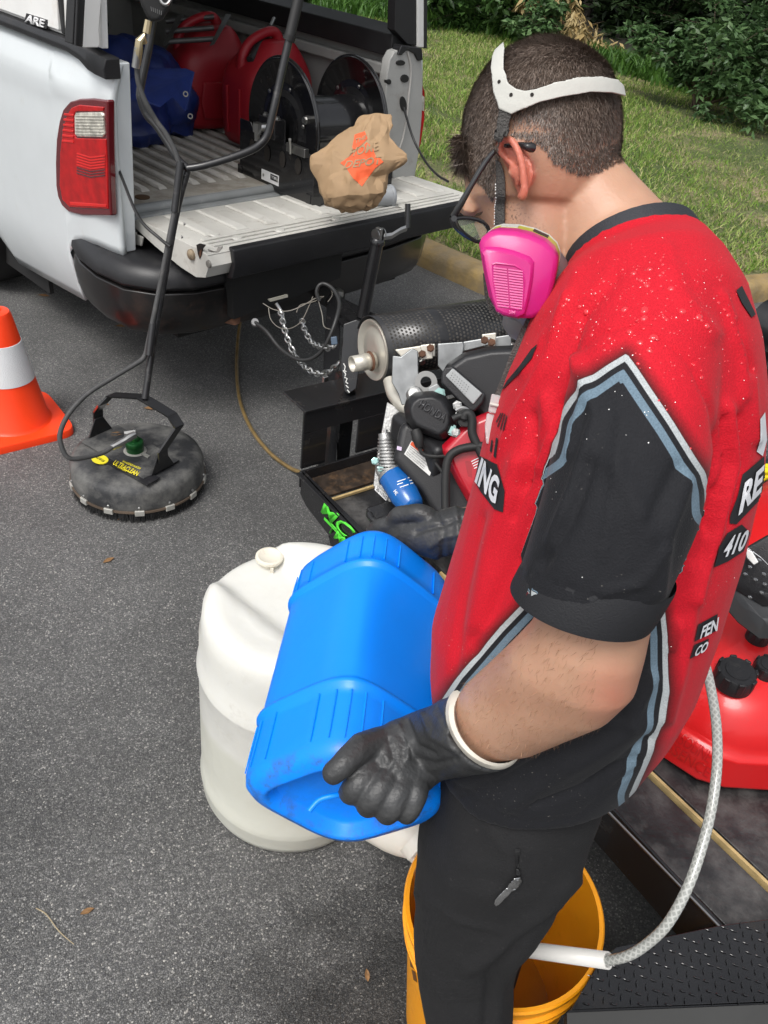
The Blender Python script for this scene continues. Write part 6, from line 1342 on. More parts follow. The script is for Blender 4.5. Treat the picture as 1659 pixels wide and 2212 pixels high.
obj('strap', MB().loft([[P(x, y, 1.68), P(x + 6, y + 9, 1.68), P(x + 6, y + 9, 1.683), P(x, y, 1.683)] for x, y in [(1590, 1170), (1612, 1180), (1640, 1200), (1665, 1225)]]), STRP, blk)
obj('strap_stripe', MB().loft([[P(x + 3, y + 3, 1.678), P(x + 4, y + 5, 1.678), P(x + 4, y + 5, 1.679), P(x + 3, y + 3, 1.679)] for x, y in [(1590, 1170), (1612, 1180), (1640, 1200), (1665, 1225)]]), WPR, blk)
obj('strap_buckle', plate(MB(), [(1608, 1182), (1625, 1190), (1640, 1215), (1628, 1222), (1612, 1205)], 1.675, .012), STEEL, blk, bevel=.002)
yh = thing('yellow_hose', 'coiled bright yellow hose on the trailer deck at the right edge', 'hose', Zp(1700, 1100, .52))
YH = mat('yellow hose', (.85, .68, .015), .35, var=.05)
for k in range(5):
    cyh = Zp(1745, 1090, .53 + .022 * (k % 3)); rad = .16 + .022 * (k // 2)
    obj('hose_coil', MB().tube([cyh + Vector((math.cos(t) * rad, math.sin(t) * rad * 1.02, .0)) for t in np.linspace(0, 2 * math.pi, 40)], .011, n=12, capped=False), YH, yh)
rp_ = thing('red_cable_reel', 'edge of a black and red reel on the trailer behind the yellow hose', 'reel', Zp(1680, 800, .6))
obj('reel_disc', MB().lathe(Zp(1740, 740, .75), RV, [(.02, 0), (.19, 0), (.2, .01), (.19, .02), (.02, .02)], n=40), BLACKSAT, rp_)
obj('reel_drum', MB().lathe(Zp(1740, 740, .75), RV, [(.09, 0), (.09, .2)], n=30), BLACKSAT, rp_)
obj('reel_stand', MB().box(Zp(1740, 780, .6), .3, .25, .14, (RU, RV, UP)), BLACKSAT, rp_, bevel=.01)
# ================================================================== THE MAN
def pip(poly, X, Y):
    ins = np.zeros(len(X), bool); n = len(poly)
    for i in range(n):
        x1, y1 = poly[i]; x2, y2 = poly[(i + 1) % n]
        c = ((y1 > Y) != (y2 > Y)); ins ^= c & (X < (x2 - x1) * (Y - y1) / ((y2 - y1) if y2 != y1 else 1e-9) + x1)
    return ins
def sdist(poly, X, Y, closed=True):
    n = len(poly); D = np.full(len(X), 1e9)
    for i in range(n if closed else n - 1):
        x1, y1 = poly[i]; x2, y2 = poly[(i + 1) % n]; dx, dy = x2 - x1, y2 - y1
        t = np.clip(((X - x1) * dx + (Y - y1) * dy) / (dx * dx + dy * dy + 1e-9), 0, 1)
        D = np.minimum(D, np.hypot(X - x1 - t * dx, Y - y1 - t * dy))
    if not closed: return D
    return np.where(pip(poly, X, Y), D, -D)
man = thing('person', 'man in a red and black printed jersey and pink filtered respirator tipping the blue jug', 'person', Vector((.33, .72, 0)))
hc = P(1180, 290, .96); nl = -ray(1180, 290)           # head centre, direction of his left side
def px_of(A, fold=True):          # picture-plane print coordinates; the far half is a mirror image of the near half
    A = np.asarray(A, float).copy()
    if fold:
        c = np.array(hc); n_ = np.array(nl); s = (A - c) @ n_; A -= np.outer(np.minimum(s, 0) * 2, n_)
    return proj_np(A)
bod = MB()
pxloft(bod, [((1160, 86), (1215, 88), .96, .028), ((1104, 106), (1266, 108), .96, .052), ((1062, 138), (1312, 146), .96, .067), ((1028, 184), (1333, 190), .96, .075), ((1006, 238), (1343, 245), .96, .078), ((999, 290), (1342, 300), .96, .078), ((999, 340), (1334, 350), .96, .076), ((1003, 388), (1315, 392), .96, .072), ((1007, 425), (1290, 440), .96, .068), ((1012, 446), (1275, 460), .958, .064), ((1034, 464), (1262, 485), .955, .060), ((1050, 492), (1250, 520), .95, .058), ((1066, 550), (1238, 570), .945, .056), ((1090, 620), (1225, 620), .94, .046), ((1110, 665), (1190, 650), .94, .03)], n=36, p=2.15)
pxloft(bod, [((1160, 420), (1322, 320), .96, .05), ((1180, 490), (1368, 372), .957, .056), ((1205, 560), (1428, 436), .95, .062), ((1226, 610), (1500, 500), .94, .078), ((1240, 690), (1580, 610), .93, .12), ((1215, 900), (1590, 880), .93, .16), ((1140, 1150), (1520, 1150), .97, .145), ((1050, 1400), (1430, 1400), 1.03, .13), ((1020, 1560), (1320, 1560), 1.10, .10), ((1020, 1700), (1180, 1700), 1.17, .07)], n=32, p=2.2)
# left arm, elbow bent
ARM = [((1240, 800), (1520, 780), .79, .055), ((1215, 1000), (1450, 1020), .755, .056), ((1188, 1200), (1418, 1240), .742, .054), ((1176, 1290), (1409, 1352), .745, .052), ((1146, 1345), (1393, 1428), .757, .050), ((1106, 1388), (1374, 1496), .775, .046), ((1080, 1412), (1325, 1545), .80, .044), ((1046, 1442), (1240, 1585), .835, .042), ((1013, 1470), (1165, 1622), .872, .038), ((990, 1505), (1086, 1640), .91, .032), ((950, 1545), (1025, 1650), .95, .026), ((910, 1575), (960, 1655), .98, .022)]
pxloft(bod, ARM, n=32, p=2.1)
el = P(1335, 1495, .785); bod.lathe(el - ray(1345, 1505) * -.0, img_r, [(.001, -.022), (.010, -.010), (.014, 0), (.010, .010), (.001, .014)], n=14)
# right arm on the far side, reaching under the jug top
RA = [P(1420, 760, 1.10), P(1330, 1000, 1.18), P(1210, 1190, 1.24), P(1090, 1150, 1.25), P(1000, 1140, 1.26), P(930, 1150, 1.27)]
bod.tube(RA, [.062, .052, .047, .040, .032, .027], n=18, smooth=4)
# legs
Lh, Lk, La = P(1090, 1760, 1.20), P(1022, 2075, 1.40), Vector((0, 0, 0))
La = Vector((Lk.x + .03, Lk.y + .02, .10)); latr = Vector((nl.x, nl.y, 0)).normalized()
bod.tube([Lh, Lk, La, La - UP * .07], [.075, .052, .036, .045], n=18, smooth=4)
off_ = -latr * .20
bod.tube([Lh + off_, Lk + off_, La + off_, La + off_ - UP * .07], [.075, .052, .036, .045], n=18, smooth=4)
# ear: bowl, helix rim, inner fold, tragus, lobe
def ed(x): return .876 - (x - 1085) * .00030
def ep(x, y, o=0): return P(x, y, ed(x) + o)
earo = [(1076, 330), (1074, 308), (1086, 297), (1102, 297), (1118, 308), (1136, 328), (1150, 352), (1155, 378), (1149, 398), (1139, 418), (1128, 431), (1120, 426), (1112, 400), (1104, 372), (1088, 350)]
bod.prism([ep(x, y, .009) for x, y in earo], ray(1110, 360) * .007)
bod.prism([ep(x, y, .012) for x, y in [(1090, 320), (1130, 330), (1150, 380), (1135, 420), (1110, 400), (1098, 360)]], ray(1110, 360) * .025)
bod.tube([ep(*q) for q in [(1094, 342, .004), (1082, 332), (1076, 318, -.002), (1080, 303, -.003), (1092, 298, -.004), (1104, 302, -.004), (1114, 315, -.004), (1122, 335, -.005), (1128, 358, -.005), (1131, 382, -.005), (1133, 405, -.004), (1130, 422, -.002), (1124, 427, 0)]], [.003, .0034, .0040, .0042, .0042, .0042, .0042, .0042, .0042, .0042, .0044, .0054, .005], n=10, smooth=4)
bod.tube([ep(*q) for q in [(1092, 346, .002), (1106, 352, .001), (1116, 366, 0), (1120, 385, 0), (1116, 402, .002)]], [.0026] * 5, n=8, smooth=3)
bod.tube([ep(1102, 366, .004), ep(1106, 375, .001), ep(1106, 386, .004)], [.003, .0045, .003], n=8)
# nose, brow, far cheek (mostly behind the mask)
bod.tube([P(1042, 470, .955), P(1056, 500, .955), P(1066, 530, .95), P(1076, 560, .95)], [.012, .012, .014, .012], n=12, smooth=3)
bod.tube([P(1016, 440, .93), P(1012, 444, .955), P(1016, 446, .985)], [.010, .012, .010], n=10)
bod.tube([P(1085, 500, .93), P(1082, 540, .925), P(1090, 600, .93)], [.014, .016, .014], n=12)
body_me = remeshed('body', bod, .0029, 5, .5)
bA = co_np(body_me); X_, Y_ = px_of(bA)
HAIRP = [(1000, 334), (1003, 345), (1014, 388), (1040, 398), (1055, 420), (1064, 434), (1072, 415), (1078, 365), (1078, 300), (1092, 288), (1120, 290), (1150, 296), (1176, 316), (1200, 346), (1228, 366), (1262, 372), (1300, 362), (1335, 345), (1375, 330), (1400, 200), (1330, 60), (1180, 30), (1020, 90), (960, 220), (975, 320)]
hs_ = sdist(HAIRP, X_, Y_); hs_ = np.where((bA @ np.array(ray(1180, 290)) < 9) & (Y_ < 520), hs_, -99)
rng = np.linalg.norm(bA - np.array(CAM), axis=1)
hs_ = np.where((rng < 1.08), hs_, -99)
fattr(body_me, 'scalp', np.clip(hs_ / np.where((X_ > 1100) & (Y_ > 200), 120, 30), 0, 1) ** .8)
earm = np.clip(1 + sdist(earo, X_, Y_) / 5, 0, 1) * (rng < .885)
elb = np.clip(1 - np.hypot(X_ - 1325, Y_ - 1500) / 95, 0, 1) * (rng < .9)
cheek = np.clip(1 - np.hypot(X_ - 1190, Y_ - 430) / 60, 0, 1) * .25
fattr(body_me, 'red', np.clip(earm * 1.0 + elb * .55 + cheek, 0, 1))
jawp = [(1096, 440), (1120, 445), (1170, 500), (1225, 590), (1180, 640), (1080, 640), (1070, 500)]
fattr(body_me, 'beard', np.clip(.5 + sdist(jawp, X_, Y_) / 40, 0, 1) * (Y_ < 700))
def skin_mat():
    m = bpy.data.materials.new('skin'); m.use_nodes = True; nt = m.node_tree; b = nt.nodes['Principled BSDF']; L = nt.links.new
    tc = N(nt, 'ShaderNodeTexCoord')
    def noise(sc, de=4): n = N(nt, 'ShaderNodeTexNoise'); n.inputs['Scale'].default_value = sc; n.inputs['Detail'].default_value = de; L(tc.outputs['Object'], n.inputs['Vector']); return n
    n1 = noise(14, 6); cr = N(nt, 'ShaderNodeValToRGB'); e = cr.color_ramp; e.elements[0].position = .3; e.elements[0].color = (.40, .215, .138, 1); e.elements[1].position = .7; e.elements[1].color = (.51, .295, .195, 1); L(n1.outputs['Fac'], cr.inputs[0]); out = cr.outputs[0]
    def mixin(out, name, col, k=1.0, nz=None):
        a = N(nt, 'ShaderNodeAttribute', attribute_name=name); mu = N(nt, 'ShaderNodeMath', operation='MULTIPLY'); L(a.outputs['Fac'], mu.inputs[0]); mu.inputs[1].default_value = k
        if nz: m2 = N(nt, 'ShaderNodeMath', operation='MULTIPLY'); L(mu.outputs[0], m2.inputs[0]); L(nz, m2.inputs[1]); mu = m2
        mx = N(nt, 'ShaderNodeMix', data_type='RGBA'); L(mu.outputs[0], mx.inputs[0]); L(out, mx.inputs[6]); mx.inputs[7].default_value = (*col, 1); return mx.outputs[2]
    out = mixin(out, 'red', (.58, .11, .075), .62)
    nb = noise(420, 2); mb_ = N(nt, 'ShaderNodeMapRange'); mb_.inputs['From Min'].default_value = .52; mb_.inputs['From Max'].default_value = .66; L(nb.outputs['Fac'], mb_.inputs[0])
    out = mixin(out, 'beard', (.10, .06, .045), .75, mb_.outputs[0])
    out = mixin(out, 'scalp', (.11, .072, .058), .85)
    v = N(nt, 'ShaderNodeTexVoronoi'); v.inputs['Scale'].default_value = 42; L(tc.outputs['Object'], v.inputs['Vector']); sp = N(nt, 'ShaderNodeMapRange'); sp.inputs['From Min'].default_value = .04; sp.inputs['From Max'].default_value = .07; sp.inputs['To Min'].default_value = .55; sp.inputs['To Max'].default_value = 0; L(v.outputs['Distance'], sp.inputs[0])
    n9 = noise(9, 2); g9 = N(nt, 'ShaderNodeMath', operation='GREATER_THAN'); L(n9.outputs['Fac'], g9.inputs[0]); g9.inputs[1].default_value = .56; m9 = N(nt, 'ShaderNodeMath', operation='MULTIPLY'); L(sp.outputs[0], m9.inputs[0]); L(g9.outputs[0], m9.inputs[1])
    mx = N(nt, 'ShaderNodeMix', data_type='RGBA'); L(m9.outputs[0], mx.inputs[0]); L(out, mx.inputs[6]); mx.inputs[7].default_value = (.17, .07, .04, 1); out = mx.outputs[2]
    L(out, b.inputs['Base Color']); b.inputs['Roughness'].default_value = .46; b.inputs['Subsurface Weight'].default_value = .22; b.inputs['Subsurface Radius'].default_value = (1, .3, .15); b.inputs['Subsurface Scale'].default_value = .008
    n3 = noise(260, 3); bp = N(nt, 'ShaderNodeBump'); bp.inputs['Strength'].default_value = .28; bp.inputs['Distance'].default_value = .0015; L(n3.outputs['Fac'], bp.inputs['Height']); L(bp.outputs[0], b.inputs['Normal']); return m
body_me.materials.append(skin_mat())
body_bvh = bvh_of(body_me)
bA = co_np(body_me); bN = nrm_np(body_me)
tri = []
for p in body_me.polygons:
    v = p.vertices
    tri.append((v[0], v[1], v[2]))
    if len(v) == 4: tri.append((v[0], v[2], v[3]))
tri = np.array(tri)
def strands(name, mask, n, lenf, dirf, width, m, parent, jit=.35, wgt=None):
    tm = tri[mask[tri].all(axis=1)]; a, b, c = bA[tm[:, 0]], bA[tm[:, 1]], bA[tm[:, 2]]
    ar = np.linalg.norm(np.cross(b - a, c - a), axis=1)
    if wgt is not None: ar = ar * wgt[tm[:, 0]]
    k = np.random.choice(len(tm), n, p=ar / ar.sum())
    r1, r2 = np.random.rand(n), np.random.rand(n); s = np.sqrt(r1); w0, w1, w2 = 1 - s, s * (1 - r2), s * r2
    Pp = a[k] * w0[:, None] + b[k] * w1[:, None] + c[k] * w2[:, None]; Nn = bN[tm[k, 0]]
    X, Y = px_of(Pp); Ln = lenf(X, Y) * (.7 + .5 * np.random.rand(n)); D = dirf(X, Y, Pp)
    D = D - Nn * (D * Nn).sum(1)[:, None]; D /= np.linalg.norm(D, axis=1)[:, None] + 1e-6
    D = D + np.random.randn(n, 3) * jit; e = D * .9 + Nn * .42; e /= np.linalg.norm(e, axis=1)[:, None]
    S = np.cross(e, Nn); S /= np.linalg.norm(S, axis=1)[:, None] + 1e-6; wd = width * (.6 + .8 * np.random.rand(n))[:, None]
    mid = Pp + e * Ln[:, None] * .5 + Nn * Ln[:, None] * .10; tip = Pp + e * Ln[:, None] + D * Ln[:, None] * .12
    V = np.stack([Pp - S * wd, Pp + S * wd, mid + S * wd * .7, mid - S * wd * .7, tip], 1); i = np.arange(n)[:, None] * 5
    Fc = np.concatenate([i + np.array([[0, 1, 2]]), i + np.array([[0, 2, 3]]), i + np.array([[3, 2, 4]])])
    o = np_mesh(name, V, Fc, m, parent); fattr(o.data, 'rnd', np.repeat(np.clip(np.random.rand(n), 0, 1), 5)); o['kind'] = 'stuff'; return o
body = link('body', body_me, man)
HAIRM = leafmat('hair', [(.038, .025, .017), (.085, .058, .043), (.15, .11, .086), (.30, .24, .20)], .38, 0, .5)
ir, iu = np.array(img_r), np.array(img_u)
def hdir(X, Y, A):
    fx = np.clip((X - 1190) / 230, -1, 1) * .55 - .12; fy = -np.ones_like(X); up = np.clip((150 - Y) / 80, 0, 1)
    return ir[None] * (fx - up * 1.3)[:, None] + iu[None] * (fy * (1 - up * .6))[:, None]
sc_mask = hs_ > -3
def hlen(X, Y):
    s = sdist(HAIRP, X, Y); L_ = .0028 + np.clip(s / 120, 0, 1) * .0045 + np.clip((190 - Y) / 100, 0, 1) * .003
    return np.where((X > 1100) & (Y > 230), np.minimum(L_, .0022 + np.clip(s, 0, 200) * .00006), L_)
strands('hair', (hs_ > 2) | ((hs_ > -3) & ((X_ < 1100) | (Y_ < 200))), 95000, hlen, hdir, .00030, HAIRM, body, .24, np.where((X_ > 1085) & (Y_ > 200), np.clip(hs_ / 95, .03, 1) ** 1.3, 1))
fr_mask = (hs_ > -6) & (X_ < 1010) & (Y_ > 285) & (Y_ < 362)
strands('fringe', fr_mask, 2400, lambda X, Y: np.full(len(X), .019), lambda X, Y, A: ir[None] * -.5 + iu[None] * -1.1 + 0 * A, .0006, HAIRM, body, .45)
ed_mask = (hs_ > -8) & (hs_ < 40) & (X_ > 1100) & (Y_ > 280)
strands('nape_hair', ed_mask, 7500, lambda X, Y: np.full(len(X), .0034), hdir, .0003, HAIRM, body)
am = (rng < .93) & (Y_ > 1350) & (Y_ < 1660) & (X_ > 985) & (X_ < 1300)
strands('arm_hair', am, 2200, lambda X, Y: np.full(len(X), .0065), lambda X, Y, A: ir[None] * -.7 + iu[None] * -.9 + 0 * A, .00016, leafmat('arm hair', [(.22, .11, .06), (.42, .24, .14)], .5, 0, .3), body, .4)
for k in range(16):
    x = 1030 + k * .9; y = 461 - k * .25
    obj('eyelash', MB().tube([P(x, y, .925), P(x - 3, y + 5, .922), P(x - 8, y + 8, .92)], [.0004, .0003, .0001], n=4), HAIRM, body) if k % 2 == 0 else None
# ---------------------------------------------------------------- jersey
sh = MB()
def crg(l, r, d, t, tan, up_): 
    out = ellring(l, r, d, t, tan, 40, 2.1)
    return [p - tan * (up_ * max(0, math.sin(2 * math.pi * k / 40)) ** 1.2 * 1.0 + up_ * max(0, -math.sin(2 * math.pi * k / 40))) for k, p in enumerate(out)]
tdir = (P(1400, 700, .93) - P(1345, 520, .945)).normalized()
rg = [crg((1224, 606), (1514, 492), .94, .086, tdir, .020), crg((1222, 622), (1534, 505), .94, .094, tdir, .014)]
SEC = [((1205, 650), (1572, 560), .93, .150), ((1150, 720), (1612, 630), .925, .195), ((1095, 810), (1640, 730), .925, .21), ((1062, 890), (1650, 850), .93, .21), ((1036, 1000), (1640, 1000), .94, .205), ((985, 1170), (1600, 1170), .965, .195), ((940, 1320), (1548, 1330), 1.0, .185), ((934, 1420), (1508, 1425), 1.03, .175), ((938, 1500), (1466, 1490), 1.065, .165), ((944, 1560), (1432, 1540), 1.085, .160)]
cs = [(P(*s[0], s[2]) + P(*s[1], s[2])) / 2 for s in SEC]
for i, s in enumerate(SEC):
    tan = (cs[min(i + 1, len(cs) - 1)] - cs[max(i - 1, 0)]).normalized(); rg.append(ellring(s[0], s[1], s[2], s[3], tan, 40, 2.25))
rg.append([p + (rg[-1][0] - rg[-1][0]) + (rg[-1][k] - rg[-2][k]).normalized() * .045 for k, p in enumerate(rg[-1])])
sh.loft(rg)
SLV = [((1290, 640), (1540, 590), .83, .045), ((1245, 740), (1570, 690), .785, .072), ((1222, 830), (1560, 800), .755, .080), ((1203, 930), (1545, 920), .735, .083), ((1185, 1020), (1532, 1030), .722, .083), ((1160, 1110), (1510, 1135), .717, .081), ((1138, 1180), (1468, 1225), .72, .078), ((1120, 1236), (1428, 1318), .728, .074), ((1113, 1250), (1412, 1342), .731, .072)]
pxloft(sh, SLV, n=40, p=2.1)
RS = [P(1440, 640, 1.03), P(1400, 760, 1.11), P(1330, 960, 1.18), P(1275, 1090, 1.21)]
sh.tube(RS, [.07, .085, .082, .078], n=24, smooth=4)
shirt_me = remeshed('jersey', sh, .0052, 9, .5)
A = co_np(shirt_me); Nn = nrm_np(shirt_me)
SILH = [(1350, 700), (1290, 722), (1238, 770), (1212, 850), (1196, 940), (1184, 985), (1158, 1090), (1105, 1240), (1108, 1262), (1415, 1362), (1436, 1315), (1484, 1200), (1530, 1105), (1534, 1058), (1548, 980), (1540, 880), (1490, 780), (1420, 716)]
cs2 = np.array([tuple((P(*s[0], s[2]) + P(*s[1], s[2])) / 2) for s in SLV]); rad2 = np.array([(P(*s[0], s[2]) - P(*s[1], s[2])).length / 2 for s in SLV])
def near_tube(A):
    best = np.full(len(A), 1e9); tt_ = np.zeros(len(A))
    for i in range(len(cs2) - 1):
        a, b = cs2[i], cs2[i + 1]; ab = b - a; t = np.clip(((A - a) @ ab) / (ab @ ab), 0, 1); d = np.linalg.norm(A - a - t[:, None] * ab, axis=1) - (rad2[i] * (1 - t) + rad2[i + 1] * t)
        u = d < best; best = np.where(u, d, best); tt_ = np.where(u, i + t, tt_)
    return best, tt_
dS, tS = near_tube(A)
XS, YS = px_of(A)
sleeve = pip(SILH, XS, YS) & (np.linalg.norm(A - np.array(CAM), axis=1) < np.where(YS > 1100, .772, .752))
# folds in the cloth: long soft creases plus small ones
def wave(p, x, y):
    return 0
def ridge(X, Y, pts, wd, h):
    D = sdist(pts, X, Y, closed=False); return h * np.exp(-(D / wd) ** 2)
disp = np.zeros(len(A))
for pts_, wd, h, where in (
    ([(1350, 700), (1290, 722), (1238, 770), (1215, 850), (1196, 940)], 5, -.0035, None),        # armhole seam, front
    ([(1350, 700), (1420, 716), (1490, 780), (1535, 880), (1548, 980), (1530, 1060)], 5, -.0035, None),
    ([(1230, 640), (1190, 760), (1110, 900), (1060, 1010)], 9, .004, False), ([(1260, 690), (1225, 790)], 7, -.004, False), ([(1560, 640), (1600, 760), (1605, 860)], 9, .0045, False), ([(1590, 700), (1622, 800)], 7, -.004, False), ([(1210, 870), (1150, 1010), (1110, 1120)], 6, -.005, False), ([(1560, 900), (1568, 1010), (1530, 1150)], 5, -.006, False), ([(1520, 1150), (1480, 1300), (1450, 1400)], 6, .005, False), ([(1200, 1230), (1100, 1330), (1010, 1400)], 6, .003, False), ([(1330, 1560), (1200, 1600), (1060, 1690)], 7, .004, False), ([(1380, 1640), (1260, 1700), (1150, 1740)], 8, -.004, False), ([(1345, 900), (1330, 1050), (1300, 1200)], 10, .003, True), ([(1260, 860), (1230, 980)], 8, .004, True), ([(1430, 1180), (1380, 1260), (1300, 1280)], 8, .004, True), ([(1180, 860), (1190, 930), (1165, 1010)], 14, .006, False), ([(1150, 900), (1150, 980), (1130, 1050)], 11, -.006, False),
    ([(1240, 770), (1290, 900), (1240, 1060), (1190, 1180)], 13, .006, True), ([(1275, 1000), (1235, 1120), (1170, 1220)], 12, -.006, True),
    ([(1330, 1000), (1400, 1150), (1400, 1290)], 22, .004, True), ([(1480, 1040), (1440, 1150), (1420, 1280)], 14, .005, True), ([(1460, 1010), (1400, 1130)], 12, -.004, True),
    ([(1570, 880), (1585, 1000), (1550, 1140), (1500, 1290)], 13, .007, False), ([(1600, 900), (1605, 1010), (1575, 1130)], 10, -.006, False), ([(1545, 1060), (1510, 1200), (1470, 1330)], 12, -.006, False), ([(1620, 820), (1630, 950)], 10, .005, False),
    ([(1500, 1230), (1480, 1400), (1440, 1550)], 16, .006, False), ([(1390, 1560), (1250, 1650), (1100, 1740)], 20, .006, False), ([(1400, 1600), (1280, 1700)], 14, -.006, False), ([(1330, 1540), (1180, 1640), (1000, 1720)], 16, -.005, False), ([(1410, 1460), (1360, 1560)], 12, .006, False),
    ([(1120, 1000), (1060, 1180), (1030, 1350)], 22, .007, False), ([(1160, 1120), (1090, 1260), (1020, 1400)], 16, -.006, False), ([(1040, 1120), (1000, 1290), (980, 1450)], 12, -.004, False), ([(1250, 590), (1200, 700), (1130, 800)], 16, .004, False), ([(1330, 600), (1260, 680)], 12, -.004, False), ([(1440, 540), (1470, 640), (1540, 720)], 18, .004, False),
    ([(1120, 1230), (1200, 1262), (1300, 1298), (1425, 1322)], 2.5, -.0022, True), ([(945, 1668), (1040, 1735), (1150, 1782), (1250, 1762), (1375, 1660)], 3, -.002, False), ([(1185, 1560), (1165, 1700), (1152, 1800)], 2.5, -.0022, False)):
    v = ridge(XS, YS, pts_, wd, h)
    if where is True: v = v * sleeve
    if where is False: v = v * (~sleeve)
    disp += v
for i in range(len(A)):
    p = Vector(A[i]); disp[i] += .0022 * mn.noise(Vector((p.x * 9, p.y * 9, p.z * 4))) + .0004 * mn.noise(p * 34)
A2 = A + Nn * disp[:, None]; shirt_me.vertices.foreach_set('co', A2.astype(np.float32).ravel()); shirt_me.update()
# printed pattern: distances from the outlines of the black panels, in cloth units
SP = [(1354, 764), (1376, 795), (1408, 844), (1453, 912), (1497, 985), (1520, 1020), (1531, 1058), (1534, 1100), (1620, 1150), (1620, 1450), (1000, 1450), (1000, 1020), (1150, 1000), (1188, 975), (1196, 948), (1204, 902), (1230, 862), (1271, 818), (1311, 790)]
TPn = [(1160, 1273), (1075, 1360), (989, 1460), (951, 1517), (880, 1600), (700, 2600), (1500, 2600), (1370, 1720), (1412, 1620), (1428, 1560), (1441, 1489), (1441, 1373), (1434, 1295), (1400, 1180), (1300, 1130)]
s1 = sdist(SP, XS, YS) / 1.18; s2 = sdist(TPn, XS, YS)
farside = ((A - np.array(hc)) @ np.array(nl)) < -.12
pat = np.where(sleeve | (farside & (YS < 1240)), s1, s2)
fattr(shirt_me, 'pat', np.clip(pat, -60, 90))
lowr = np.clip((YS - 900) / 600, 0, 1); fattr(shirt_me, 'low', lowr)
def jersey():
    m = bpy.data.materials.new('jersey fabric'); m.use_nodes = True; nt = m.node_tree; b = nt.nodes['Principled BSDF']; L = nt.links.new
    a = N(nt, 'ShaderNodeAttribute', attribute_name='pat'); mr = N(nt, 'ShaderNodeMapRange'); mr.inputs['From Min'].default_value = -60; mr.inputs['From Max'].default_value = 90; L(a.outputs['Fac'], mr.inputs[0])
    cr = N(nt, 'ShaderNodeValToRGB'); e = cr.color_ramp; f = lambda v: (v + 60) / 150
    RED = (.52, .008, .020, 1); BLK = (.012, .0125, .015, 1); WHT = (.40, .43, .44, 1); BG = (.13, .19, .24, 1)
    e.elements[0].position = 0; e.elements[0].color = RED; e.elements[1].position = 1; e.elements[1].color = BLK
    for v, c in ((-26, RED), (-2, (.10, .008, .010, 1)), (-.4, (.06, .01, .01, 1)), (.2, WHT), (10.5, WHT), (11.1, BLK), (21, BLK), (21.7, BG), (36, BG), (36.7, BLK)):
        x = e.elements.new(f(v)); x.color = c
    L(mr.outputs[0], cr.inputs[0])
    tc = N(nt, 'ShaderNodeTexCoord'); wv = N(nt, 'ShaderNodeTexVoronoi'); wv.inputs['Scale'].default_value = 620; L(tc.outputs['Object'], wv.inputs['Vector'])
    m2 = N(nt, 'ShaderNodeMapRange'); m2.inputs['To Min'].default_value = .82; m2.inputs['To Max'].default_value = 1.12; L(wv.outputs['Distance'], m2.inputs[0])
    mx = N(nt, 'ShaderNodeMix', data_type='RGBA', blend_type='MULTIPLY'); mx.inputs[0].default_value = 1; L(cr.outputs[0], mx.inputs[6]); L(m2.outputs[0], mx.inputs[7])
    # fine pale dust specks
    n = N(nt, 'ShaderNodeTexNoise'); n.inputs['Scale'].default_value = 330; n.inputs['Detail'].default_value = 2; L(tc.outputs['Object'], n.inputs['Vector']); n2 = N(nt, 'ShaderNodeTexNoise'); n2.inputs['Scale'].default_value = 9; L(tc.outputs['Object'], n2.inputs['Vector'])
    t1 = N(nt, 'ShaderNodeMapRange'); t1.inputs['From Min'].default_value = .70; t1.inputs['From Max'].default_value = .76; L(n.outputs['Fac'], t1.inputs[0]); t2 = N(nt, 'ShaderNodeMapRange'); t2.inputs['From Min'].default_value = .5; t2.inputs['From Max'].default_value = .62; t2.inputs['To Max'].default_value = .45; L(n2.outputs['Fac'], t2.inputs[0])
    mu = N(nt, 'ShaderNodeMath', operation='MULTIPLY'); L(t1.outputs[0], mu.inputs[0]); L(t2.outputs[0], mu.inputs[1]); m3 = N(nt, 'ShaderNodeMix', data_type='RGBA'); L(mu.outputs[0], m3.inputs[0]); L(mx.outputs[2], m3.inputs[6]); m3.inputs[7].default_value = (.45, .42, .38, 1)
    L(m3.outputs[2], b.inputs['Base Color']); b.inputs['Roughness'].default_value = .78; b.inputs['Specular IOR Level'].default_value = .22; b.inputs['Sheen Weight'].default_value = .04; b.inputs['Sheen Roughness'].default_value = .4
    bp = N(nt, 'ShaderNodeBump'); bp.inputs['Strength'].default_value = .35; bp.inputs['Distance'].default_value = .001; L(wv.outputs['Distance'], bp.inputs['Height']); L(bp.outputs[0], b.inputs['Normal']); return m
JM = jersey(); shirt_me.materials.append(JM); shb = bvh_of(shirt_me); jersey_o = link('jersey', shirt_me, man)
hs1 = (P(1120, 1236, .728) + P(1428, 1318, .728)) / 2; hs2 = (P(1113, 1250, .731) + P(1412, 1342, .731)) / 2; htn = (hs2 - hs1).normalized()
def hring(k, o_): 
    r_ = ellring((1113, 1250), (1412, 1342), .731, .072, htn, 56, 2.1); c_ = sum(r_, Vector()) / 56; return [c_ + (p - c_) * k + htn * o_ for p in r_]
HEM = mat('sleeve hem black', (.012, .0125, .015), .75, var=.1, bump=.3, bscale=600)
obj('sleeve_hem', MB().loft([hring(1.012, -.036), hring(1.030, -.032), hring(1.038, -.012), hring(1.034, .0), hring(1.026, .003), hring(.97, .005), hring(.95, -.004)], capped=False), HEM, jersey_o)
NAVY = mat('collar black', (.022, .024, .030), .65, var=.1, bump=.3, bscale=600)
def ribring(k, sft): 
    base_ = crg((1224, 606), (1514, 492), .94, .086, tdir, .020); c = sum(base_, Vector()) / 40
    return [c + (p - c) * k + tdir * sft for p in base_]
obj('collar', MB().loft([ribring(.955, .004), ribring(.965, -.004), ribring(.985, -.006), ribring(1.02, .002), ribring(1.052, .010), ribring(1.062, .017), ribring(1.03, .017)], capped=False), NAVY, jersey_o)
